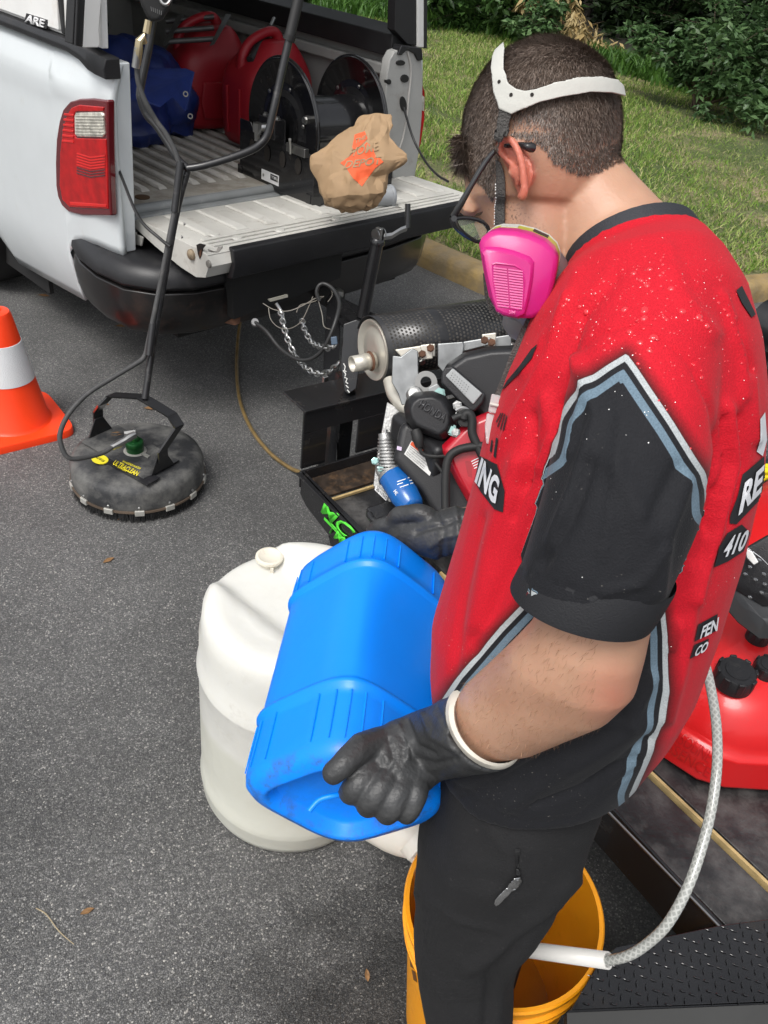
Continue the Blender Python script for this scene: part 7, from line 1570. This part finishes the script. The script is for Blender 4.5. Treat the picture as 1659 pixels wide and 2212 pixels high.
BLK2 = mat('print black', (.012, .0125, .015), .6, var=.05); WP2 = mat('jersey white print', (.68, .69, .72), .6, var=.05, bump=.2, bscale=600)
def shp(nm, poly, m_, off=.0012, sub=4): return decal(nm, poly, shb, m_, jersey_o, off, sub)
shp('front_bar', [(1163, 744), (1150, 775), (1120, 810), (1085, 845), (1098, 822), (1125, 790), (1150, 755)], BLK2)
shp('back_bar', [(1588, 628), (1600, 618), (1618, 655), (1630, 680), (1621, 686), (1600, 655)], BLK2)
shp('lettering_ground', [(1038, 985), (1076, 1003), (1092, 1060), (1088, 1106), (1070, 1100), (1040, 1062), (1028, 1040)], BLK2, .0012)
text_on('jersey_lettering', 'ING', [(1030, 1042), (1074, 1092), (1086, 1036), (1046, 988)], shb, WP2, jersey_o, .0026, bold=.04, sub=2)
for a, b in (((1088, 892), (1076, 922)), ((1092, 894), (1082, 928)), ((1096, 898), (1088, 930)), ((1084, 892), (1073, 912))):
    shp('fan_stroke', [a, (a[0] + 2, a[1] + 1), (b[0] + 2, b[1] + 1), b], BLK2, .0012, 2)
shp('front_stroke', [(1068, 985), (1074, 945), (1078, 948), (1073, 990)], BLK2, .0012, 2); shp('front_stroke', [(1060, 975), (1064, 950), (1067, 952), (1064, 978)], BLK2, .0012, 2)
shp('lettering_ground', [(1602, 1025), (1648, 985), (1651, 1060), (1640, 1078), (1588, 1132), (1574, 1130), (1576, 1112), (1592, 1070)], BLK2, .0012)
text_on('jersey_lettering', 'RE', [(1590, 1112), (1638, 1062), (1646, 1002), (1604, 1042)], shb, WP2, jersey_o, .0026, bold=.04, sub=2)
shp('lettering_ground', [(1568, 1152), (1600, 1132), (1618, 1150), (1604, 1190), (1570, 1212), (1540, 1225), (1552, 1180)], BLK2, .0012)
text_on('jersey_lettering', '410', [(1552, 1206), (1600, 1186), (1616, 1140), (1570, 1158)], shb, WP2, jersey_o, .0026, bold=.03, sub=2)
shp('lettering_ground', [(1506, 1348), (1548, 1325), (1544, 1362), (1498, 1385)], BLK2, .0012)
text_on('jersey_lettering', 'FEN', [(1506, 1378), (1544, 1360), (1548, 1330), (1514, 1350)], shb, WP2, jersey_o, .0026, bold=.03, sub=2)
shp('lettering_ground', [(1498, 1392), (1530, 1378), (1520, 1405), (1488, 1422)], BLK2, .0012)
text_on('jersey_lettering', 'CO', [(1492, 1418), (1520, 1404), (1528, 1380), (1502, 1394)], shb, WP2, jersey_o, .0026, bold=.03, sub=2)
shp('back_stroke', [(1640, 905), (1650, 890), (1654, 950), (1645, 985), (1632, 975), (1640, 950)], WP2, .0012, 3)
# water drops on the shoulder
DROP = mat('water drop', (.62, .02, .03), .04, trans=.0, ior=1.33, var=0, coat=1)
dv = MB()
def drop(x, y, r):
    h, n_ = hit(x, y, shb)
    if h is None: return
    X = n_.orthogonal().normalized(); Y = n_.cross(X); k = len(dv.v); nn_2 = 7; a0 = random.random() * 3; el_ = random.uniform(.7, 1.3)
    for rr, hh in ((1, -.1), (.82, .22), (.45, .34)):
        for q in range(nn_2): t = a0 + 6.283 * q / nn_2; dv.v.append(h + X * (math.cos(t) * r * rr * el_) + Y * (math.sin(t) * r * rr) + n_ * (r * hh))
    dv.v.append(h + n_ * r * .37)
    for l_ in range(2):
        for q in range(nn_2): dv.f.append((k + l_ * 7 + q, k + l_ * 7 + (q + 1) % 7, k + (l_ + 1) * 7 + (q + 1) % 7, k + (l_ + 1) * 7 + q))
    for q in range(nn_2): dv.f.append((k + 14 + q, k + 14 + (q + 1) % 7, k + 21))
n_d = 0
while n_d < 330:
    x, y = random.uniform(1000, 1655), random.uniform(510, 1350)
    w_ = math.exp(-((x - 1400) / 170) ** 2 - ((y - 680) / 120) ** 2) + .12 * (x < 1150) + .03
    if pip(SP, np.array([x]), np.array([y]))[0]: continue
    if random.random() > w_: continue
    drop(x, y, random.choice([.0006, .0008, .001, .0012, .0018, .0030 if w_ > .5 else .001])); n_d += 1
o = obj('water_drops', dv, DROP, jersey_o, angle=180); o['kind'] = 'stuff'
GLINT = mat('droplet glint', (.85, .84, .82), .15, var=0)  # white base colour paints in the highlights of tiny drops
dv = MB(); n_d = 0
while n_d < 80:
    x, y = random.uniform(1000, 1650), random.uniform(505, 1500)
    if random.random() > math.exp(-((x - 1400) / 230) ** 2 - ((y - 720) / 220) ** 2) + .10: continue
    drop(x, y, random.choice([.0004, .0005, .0006])); n_d += 1
o = obj('spray_glints', dv, GLINT, jersey_o, angle=180); o['kind'] = 'stuff'
# ---------------------------------------------------------------- trousers, shoes
PANT = mat('black trousers', (.009, .009, .0098), .9, var=.12, vscale=20, bump=.4, bscale=380, dirt=(.10, .095, .09), dirt_amt=.04, dscale=160)
pt = MB()
LEG = [((950, 1600), (1330, 1600), 1.12, .15), ((925, 1700), (1310, 1700), 1.155, .15), ((906, 1780), (1272, 1800), 1.18, .135), ((899, 1870), (1236, 1872), 1.225, .110), ((897, 1940), (1190, 1934), 1.27, .098), ((895, 1995), (1140, 1985), 1.32, .088), ((896, 2055), (1112, 2045), 1.375, .078), ((905, 2120), (1108, 2115), 1.43, .073), ((920, 2200), (1106, 2195), 1.51, .070), ((940, 2290), (1120, 2285), 1.60, .068), ((955, 2370), (1105, 2365), 1.70, .064)]
pxloft(pt, LEG, n=36, p=2.15)
rl = []
for s in LEG: rl.append(((P(*s[0], s[2]) + P(*s[1], s[2])) / 2 + off_ * (.6 if s[2] < 1.2 else 1.0), (P(*s[0], s[2]) - P(*s[1], s[2])).length / 2 * .92))
pt.tube([a for a, _ in rl], [b for _, b in rl], n=28)
pm_ = remeshed('trousers', pt, .006, 5)
A = co_np(pm_); Nn = nrm_np(pm_); X, Y = px_of(A, False); d_ = np.zeros(len(A))
for k in range(15):
    y = 1975 + k * 12; d_ += ridge(X, Y, [(915, y - 12), (960, y + 8), (1005, y + 16), (1040, y + 6)], 3.2, .0022)
for pts_, wd, h in (([(905, 1930), (990, 1985), (1080, 2010)], 7, .004), ([(1240, 1900), (1150, 1990), (1060, 2060), (1010, 2090)], 16, .008), ([(1200, 1970), (1110, 2030), (1060, 2100), (1050, 2212)], 10, -.006), ([(1140, 2040), (1080, 2120), (1075, 2212)], 14, .006), ([(920, 2080), (960, 2150), (970, 2230)], 14, .005), ([(1010, 1860), (1090, 1880)], 20, .003), ([(1060, 1800), (1095, 1840), (1110, 1900)], 10, .003), ([(1122, 1830), (1118, 1935)], 4, -.003), ([(1135, 1830), (1130, 1920)], 5, .003)):
    d_ += ridge(X, Y, pts_, wd, h)
for i in range(len(A)): d_[i] += .003 * mn.noise(Vector(A[i]) * 16)
pm_.vertices.foreach_set('co', (A + Nn * d_[:, None]).astype(np.float32).ravel()); pm_.update(); pm_.materials.append(PANT); ptb = bvh_of(pm_)
tr_o = link('trousers', pm_, man)
ZIPM = mat('zip metal', (.55, .55, .55), .25, metal=1, var=.1)
decal('pocket_zip', [(1112, 1832), (1124, 1832), (1122, 1880), (1114, 1882)], ptb, SEAL, tr_o, .0015, 3)
for k in range(9): decal('zip_tooth', [(1114, 1836 + k * 4.6), (1122, 1836 + k * 4.6), (1122, 1838 + k * 4.6), (1114, 1838 + k * 4.6)], ptb, mat('dark zip', (.05, .05, .05), .35, metal=.5), tr_o, .0022, 1)
h1, n1 = hit(1116, 1886, ptb); 
if h1 is not None:
    decal('zip_slider', [(1111, 1872), (1122, 1872), (1121, 1884), (1112, 1884)], ptb, SEAL, tr_o, .004, 2, .003)
    decal('zip_pull', [(1108, 1888), (1118, 1886), (1121, 1896), (1112, 1908), (1098, 1924), (1082, 1940), (1072, 1947), (1068, 1942), (1070, 1935), (1086, 1918), (1098, 1906), (1104, 1896)], ptb, ZIPM, tr_o, .006, 3, .0015)
SHOE = mat('black shoe', (.02, .02, .02), .5, var=.2)
for q in (Vector((0, 0, 0)), off_):
    fdir = Vector((-.93, .36, 0)); c = P(1030, 2370, 1.70) + q; c = Vector((c.x, c.y, 0)) - fdir * .13
    obj('shoe', MB().loft([[c + fdir * s + fdir.cross(UP) * (wd * math.cos(t)) + UP * (.002 + max(0, ht * (.5 + .5 * math.sin(t)))) for t in [2 * math.pi * k / 16 for k in range(16)]] for s, wd, ht in ((-.09, .02, .05), (-.07, .035, .09), (-.01, .042, .11), (.06, .043, .085), (.13, .045, .06), (.18, .035, .045), (.20, .015, .03))]), SHOE, man, subs=1)
# shin below the knee reaches the shoe
obj('trouser_cuff', MB().tube([P(1030, 2360, 1.69), Vector((P(1030, 2370, 1.70).x, P(1030, 2370, 1.7).y, .07))], [.062, .058], n=20), PANT, tr_o)
# ---------------------------------------------------------------- gloves
GLV = mat('black rubber glove', (.036, .037, .038), .42, var=.25, vscale=18, bump=.35, bscale=160, dirt=(.10, .10, .098), dirt_amt=.28, dscale=16)
g = MB()
CUFF = [((988, 1492), (1104, 1652), .905, .045), ((966, 1506), (1075, 1658), .925, .043), ((935, 1522), (1045, 1664), .95, .039), ((900, 1538), (1000, 1672), .975, .034), ((868, 1550), (965, 1682), .995, .030)]
pxloft(g, CUFF, n=32)
pxloft(g, [((868, 1550), (965, 1682), .995, .030), ((838, 1562), (945, 1692), .995, .030), ((812, 1580), (922, 1712), .985, .028), ((795, 1606), (895, 1722), .978, .026), ((788, 1640), (855, 1720), .978, .018)], n=28, p=2.3)
def finger(g, pts_, rs): g.tube([P(*p) for p in pts_], rs, n=14, smooth=5)
def ballend(g, p, r): g.lathe(P(*p), -ray(p[0], p[1]), [(r * math.sin(a), -r * math.cos(a)) for a in np.linspace(.05, 3.09, 9)], n=14)
finger(g, [(840, 1605, .99), (792, 1612, .965), (758, 1634, .95), (736, 1655, .945), (720, 1668, .948)], [.021, .0175, .0150, .0138, .0128]); ballend(g, (720, 1668, .948), .0130)
FG = [[(830, 1640, .99), (795, 1672, .965), (766, 1702, .965), (760, 1712, 1.0), (775, 1690, 1.05)],
      [(855, 1655, .985), (828, 1696, .96), (802, 1727, .965), (795, 1736, 1.0), (805, 1705, 1.05)],
      [(880, 1665, .985), (862, 1710, .962), (842, 1744, .968), (836, 1752, 1.0), (842, 1715, 1.05)],
      [(908, 1668, .99), (898, 1712, .968), (884, 1748, .975), (878, 1756, 1.0), (880, 1722, 1.05)]]
for f_, r_ in zip(FG, (.0150, .0150, .0145, .0130)): finger(g, f_, [r_ * 1.15, r_ * 1.05, r_, r_ * .92, r_ * .85]); ballend(g, f_[2], r_ * 1.02); ballend(g, f_[-1], r_ * .85)
gm = remeshed('glove', g, .0024, 2, .5)
def crumple(me, amp, sc, ridges=()):
    A = co_np(me); Nn = nrm_np(me); X, Y = px_of(A, False); d = np.zeros(len(A))
    for pts_, wd, h in ridges: d += ridge(X, Y, pts_, wd, h)
    for i in range(len(A)): p = Vector(A[i]); d[i] += amp * (1 - 2 * abs(mn.noise(p * sc))) + amp * .5 * mn.noise(p * sc * 2.5)
    me.vertices.foreach_set('co', (A + Nn * d[:, None]).astype(np.float32).ravel()); me.update()
crumple(gm, .0012, 22, [([(880, 1560), (900, 1610), (940, 1630)], 7, -.004), ([(860, 1570), (885, 1600), (880, 1640)], 6, .003), ([(915, 1545), (935, 1590), (990, 1620)], 8, .0035), ([(945, 1530), (965, 1580), (1000, 1600)], 6, -.003), ([(900, 1640), (940, 1650), (985, 1640)], 7, -.003), ([(840, 1600), (850, 1640), (830, 1680)], 6, -.002)])
gm.materials.append(GLV); gl = link('glove', gm, man)
CUFM = mat('cream glove lining', (.62, .58, .50), .6, var=.12, vscale=30, dirt=(.25, .2, .14), dirt_amt=.2, dscale=30)
tan_ = (P(970, 1600, .945) - P(1060, 1560, .885)).normalized()
def cr_(l, r, d, t, p=2.0): return ellring(l, r, d, t, (P(930, 1610, .97) - P(1050, 1570, .905)).normalized(), 40, p)
obj('cuff_rim', MB().loft([cr_((990, 1494), (1102, 1652), .905, .0450), cr_((985, 1488), (1110, 1650), .902, .0485), cr_((992, 1487), (1119, 1640), .893, .0500), cr_((1003, 1490), (1118, 1636), .890, .0470), cr_((1004, 1497), (1108, 1640), .897, .0420)], capped=False), CUFM, gl)
for k in range(26):      # fingertip grip texture on the thumb
    x, y = 713 + (k % 5) * 3.2, 1662 + (k // 5) * 3.6; r_ = ray(x, y)
hg = MB()
pxloft(hg, [((1010, 1095), (1015, 1190), 1.245, .036), ((965, 1098), (975, 1200), 1.25, .036), ((930, 1108), (945, 1208), 1.26, .034), ((895, 1118), (915, 1200), 1.27, .030), ((862, 1126), (885, 1185), 1.285, .026), ((838, 1134), (858, 1172), 1.30, .018)], n=24)
for f_, r_ in (([(880, 1140, 1.27), (850, 1134, 1.285), (822, 1138, 1.30), (808, 1150, 1.33), (812, 1168, 1.36)], .0135), ([(880, 1150, 1.285), (850, 1148, 1.31), (826, 1156, 1.335), (815, 1172, 1.36)], .0135), ([(885, 1165, 1.30), (858, 1166, 1.33), (838, 1176, 1.355), (828, 1190, 1.375)], .013), ([(895, 1178, 1.31), (872, 1184, 1.34), (855, 1194, 1.365), (848, 1205, 1.385)], .0115), ([(930, 1120, 1.25), (900, 1108, 1.25), (868, 1112, 1.265), (850, 1122, 1.28)], .014)):
    finger(hg, f_, [r_ * 1.15, r_ * 1.05, r_, r_ * .95][:len(f_)] + [r_ * .85] * (len(f_) - 4)); ballend(hg, f_[-1], r_ * .85)
hm_ = remeshed('glove', hg, .0028, 2, .5)
crumple(hm_, .0016, 20, [([(1000, 1120), (950, 1135), (900, 1150)], 6, -.004), ([(1005, 1150), (960, 1160), (930, 1180)], 7, .004), ([(940, 1105), (960, 1150), (955, 1200)], 6, -.003), ([(985, 1100), (990, 1150), (985, 1195)], 6, .003)])
hm_.materials.append(GLV); link('glove', hm_, man)
# ---------------------------------------------------------------- glasses
GFR = mat('glasses black', (.018, .018, .019), .25, coat=.4, var=.1)
gls = obj('glasses_temple', MB().tube([P(1152, 320, .868), P(1140, 317, .866), P(1122, 313, .872), P(1095, 315, .882), P(1074, 322, .880), P(1048, 352, .880), P(1017, 403, .878), P(996, 440, .880), P(979, 468, .884)], [.0042, .0040, .0026, .0022, .0022, .0030, .0028, .0034, .0034], n=12, smooth=4), GFR, man)
obj('temple_tip', MB().tube([P(1136, 317, .865), P(1146, 318, .866), P(1153, 320, .868)], [.0035, .0048, .0042], n=12), GFR, gls)
lens = [(982, 472), (1000, 470), (1020, 472), (1040, 478), (1054, 492), (1054, 505), (1046, 516), (1034, 522), (1018, 516), (1000, 502), (988, 488)]
LD = [.884, .888, .893, .90, .905, .905, .902, .898, .893, .888, .885]
lp2 = [P(x, y, d) for (x, y), d in zip(lens, LD)]
obj('glasses_rim', MB().tube(lp2 + [lp2[0]], .0022, n=8, smooth=4, capped=False), GFR, gls)
LENS = mat('lens', (.75, .80, .70), .03, trans=.9, ior=1.1, var=0)
obj('glasses_lens', MB().prism(lp2, ray(1020, 495) * .0015), LENS, gls)
fl2 = [p + ray(1020, 495) * .075 + img_r * -.006 + img_u * .002 for p in lp2]
obj('glasses_rim', MB().tube(fl2 + [fl2[0]], .0022, n=8, smooth=4, capped=False), GFR, gls); obj('glasses_lens', MB().prism(fl2, ray(1020, 495) * .0015), LENS, gls)
obj('hinge_screw', MB().lathe(P(981, 472, .878), -ray(981, 472), [(.003, 0), (.003, .002)], n=10), GFR, gls)
# ---------------------------------------------------------------- respirator
HARN = mat('white harness', (.50, .50, .46), .5, var=.04, bump=.1, bscale=200)
GSTR = mat('grey elastic', (.085, .08, .075), .75, var=.2, vscale=60, bump=1.0, bscale=500)
# a smooth head form for straps that lie on the hair
def strapdecal(nm, poly, m_, off, sub=4, th=.0016): return decal(nm, poly, body_bvh, m_, man, off, sub, th)
resp = strapdecal('head_harness', [(1098, 112), (1080, 128), (1074, 160), (1079, 206), (1087, 237), (1110, 247), (1125, 241), (1169, 223), (1213, 212), (1265, 203), (1305, 206), (1322, 211), (1330, 214), (1326, 194), (1316, 184), (1283, 177), (1239, 177), (1195, 185), (1160, 197), (1138, 201), (1121, 197), (1105, 184), (1098, 162), (1099, 131)], HARN, .0095, 4)
for x, y in ((1091, 184), (1112, 210), (1151, 209)):
    h, n_ = hit(x, y, body_bvh); obj('strap_hole', MB().lathe(h + n_ * .0104, n_, [(.0018, 0), (.0018, .0004)], n=10), DARKHOLE, resp)
strapdecal('elastic_strap', [(1087, 238), (1110, 247), (1105, 267), (1100, 300), (1080, 300), (1083, 263)], GSTR, .0085, 3)
strapdecal('elastic_strap', [(1075, 345), (1087, 348), (1094, 380), (1094, 440), (1094, 492), (1076, 492), (1075, 430), (1076, 380)], GSTR, .0035, 3)
for k in range(15):
    h, n_ = hit(1074.5, 395 + k * 6.2 + random.random() * 2, body_bvh)
    if h is not None: obj('sweat_bead', MB().lathe(h + n_ * .0035, n_, [(.0009, 0), (.0008, .0006), (.0002, .0009)], n=8), GLINT, resp)
PINK = mat('filter pink', (.52, .016, .19), .34, var=.03, sss=.08, coat=.1); PINKL = mat('filter slat pink', (.72, .15, .36), .4, var=.04); PINKD = mat('filter slot pink', (.42, .02, .16), .5)
OLV = mat('olive band', (.42, .40, .05), .35, var=.1, vscale=40)
front = [(1033, 528), (1039, 514), (1055, 502), (1073, 497), (1111, 499), (1145, 507), (1178, 522), (1196, 539), (1204, 559), (1203, 580), (1197, 613), (1187, 650), (1172, 678), (1150, 690), (1124, 690), (1089, 682), (1069, 671), (1054, 640), (1042, 582)]
fcx = (sum(x for x, _ in front) / len(front), sum(y for _, y in front) / len(front))
back_dir = (ray(1120, 590) * .9 + img_r * .10 + img_u * .16).normalized()
def fr_(k, d, dd=0): return [P(fcx[0] + (x - fcx[0]) * k, fcx[1] + (y - fcx[1]) * k, d) + back_dir * dd for x, y in front]
cart = obj('filter_cover', MB().loft([fr_(.90, .80, .030), fr_(.985, .80, .028), fr_(1.0, .80, .022), fr_(1.0, .80, .006), fr_(.975, .80, .0), fr_(.90, .80, -.002), fr_(.87, .80, -.003)]), PINK, man, angle=60)
obj('filter_body', MB().loft([fr_(.99, .80, .050), fr_(.99, .80, .026)]), OLV, cart, angle=60)
obj('filter_rim', MB().loft([fr_(.97, .80, .057), fr_(1.0, .80, .055), fr_(1.0, .80, .049), fr_(.97, .80, .048)]), HARN, cart, angle=60)
def frp(k, d, dd, i0, i1): a = fr_(k, d, dd); return a[i0:i1]
for i0, i1, m_ in ((3, 5, HARN), (5, 7, SEAL)):
    a = fr_(1.003, .80, .030)[i0:i1]; b = fr_(1.003, .80, .047)[i0:i1][::-1]
    obj('band_patch', MB().prism(a + b, back_dir.cross(img_r) * .0005), m_, cart, smooth=False)
pf = [(1046, 546), (1054, 538), (1082, 538), (1112, 545), (1142, 557), (1151, 568), (1149, 600), (1142, 640), (1133, 672), (1118, 679), (1090, 674), (1075, 666), (1066, 640), (1054, 590)]
pfc = (sum(x for x, _ in pf) / len(pf), sum(y for _, y in pf) / len(pf))
def pf_(k, dd): return [P(pfc[0] + (x - pfc[0]) * k, pfc[1] + (y - pfc[1]) * k, .80) + back_dir * dd for x, y in pf]
obj('filter_panel', MB().loft([pf_(1.12, -.001), pf_(1.02, -.008), pf_(.94, -.0095)]), PINK, cart, angle=30)
gr = [(1067, 568), (1074, 565), (1114, 570), (1131, 580), (1135, 604), (1130, 660), (1123, 664), (1088, 655), (1077, 644), (1069, 604)]
obj('grille_frame', MB().loft([[P(x, y, .80) - back_dir * .0092 for x, y in gr], [P(x, y, .80) - back_dir * .0098 for x, y in gr]]), PINKD, cart)
obj('grille_edge', MB().tube([P(x, y, .80) - back_dir * .0098 for x, y in gr + [gr[0]]], .0010, n=6, capped=False), PINK, cart)
for k in range(15):
    y = 573 + k * 5.7; xl = 1069 + max(0, k - 5) * .95; xr = 1132 - max(0, k - 8) * .3; xm = (1099 + k * .35)
    for a, b in ((xl, xm - 1.6), (xm + 1.6, xr)):
        y0, y1 = y + (a - 1070) * .13, y + (b - 1070) * .13
        obj('grille_slat', MB().prism([P(x_, y_, .80) - back_dir * .0098 for x_, y_ in ((a, y0), (b, y1), (b, y1 + 2.7), (a, y0 + 2.7))], -back_dir * .0010), PINKL, cart, smooth=False)
text_quad('moulded_mark', '3M', [P(1099, 678, .787), P(1113, 679, .787), P(1113, 671, .787), P(1099, 670, .787)], PINKL, cart, .0006, bold=.03)
MSK = mat('grey mask rubber', (.16, .155, .155), .45, var=.08)
mkb = MB(); pxloft(mkb, [((1060, 530), (1200, 540), .90, .06), ((1080, 580), (1226, 570), .895, .065), ((1095, 640), (1238, 620), .89, .06), ((1110, 690), (1225, 668), .89, .045), ((1130, 715), (1190, 700), .89, .02)], n=28)
obj('face_piece', mkb, MSK, man)
obj('exhale_valve', MB().lathe(P(1150, 690, .90), UP * -1 + img_r * .2, [(.03, -.01), (.032, .004), (.026, .014), (.01, .016)], n=26), MSK, man)
CLR = mat('clear plastic', (.80, .80, .80), .12, trans=.6, ior=1.2, var=0)
obj('strap_anchor', MB().hexa([P(1168, 676, .835), P(1210, 662, .85), P(1212, 668, .85), P(1170, 684, .835)], [P(1168, 676, .842), P(1210, 662, .857), P(1212, 668, .857), P(1170, 684, .842)]), HARN, man, bevel=.002)
sp3 = [(1160, 668, .832), (1152, 684, .824), (1136, 715, .820), (1114, 765, .818), (1094, 818, .82), (1078, 858, .824)]
mb = MB(); rr3 = []
for i, (x, y, d) in enumerate(sp3):
    a, b = sp3[max(i - 1, 0)], sp3[min(i + 1, 5)]; t = Vector((b[0] - a[0], b[1] - a[1])).normalized(); nx, ny = -t.y * -1, t.x * -1; wd = 11
    q = [P(x + nx * wd, y + ny * wd, d), P(x - nx * wd, y - ny * wd, d)]; r_ = ray(x, y) * .0016; rr3.append([q[0], q[1], q[1] + r_, q[0] + r_])
obj('neck_strap', MB().loft(rr3), GSTR, man, smooth=False)
obj('far_strap', MB().loft([[P(x, y, 1.0), P(x + 8, y, 1.0), P(x + 8, y, 1.003), P(x, y, 1.003)] for x, y in ((1043, 590), (1047, 640), (1058, 672), (1076, 690))]), GSTR, man)
obj('buckle', plate(MB(), [(1062, 850), (1088, 856), (1080, 896), (1054, 890)], .822, .004), CLR, man, bevel=.0015)
obj('buckle', plate(MB(), [(1052, 892), (1078, 898), (1072, 935), (1062, 962), (1050, 958), (1047, 920)], .826, .004), CLR, man, bevel=.0015)
obj('buckle_bar', MB().tube([P(1058, 872, .82), P(1084, 878, .82)], .0018), HARN, man)
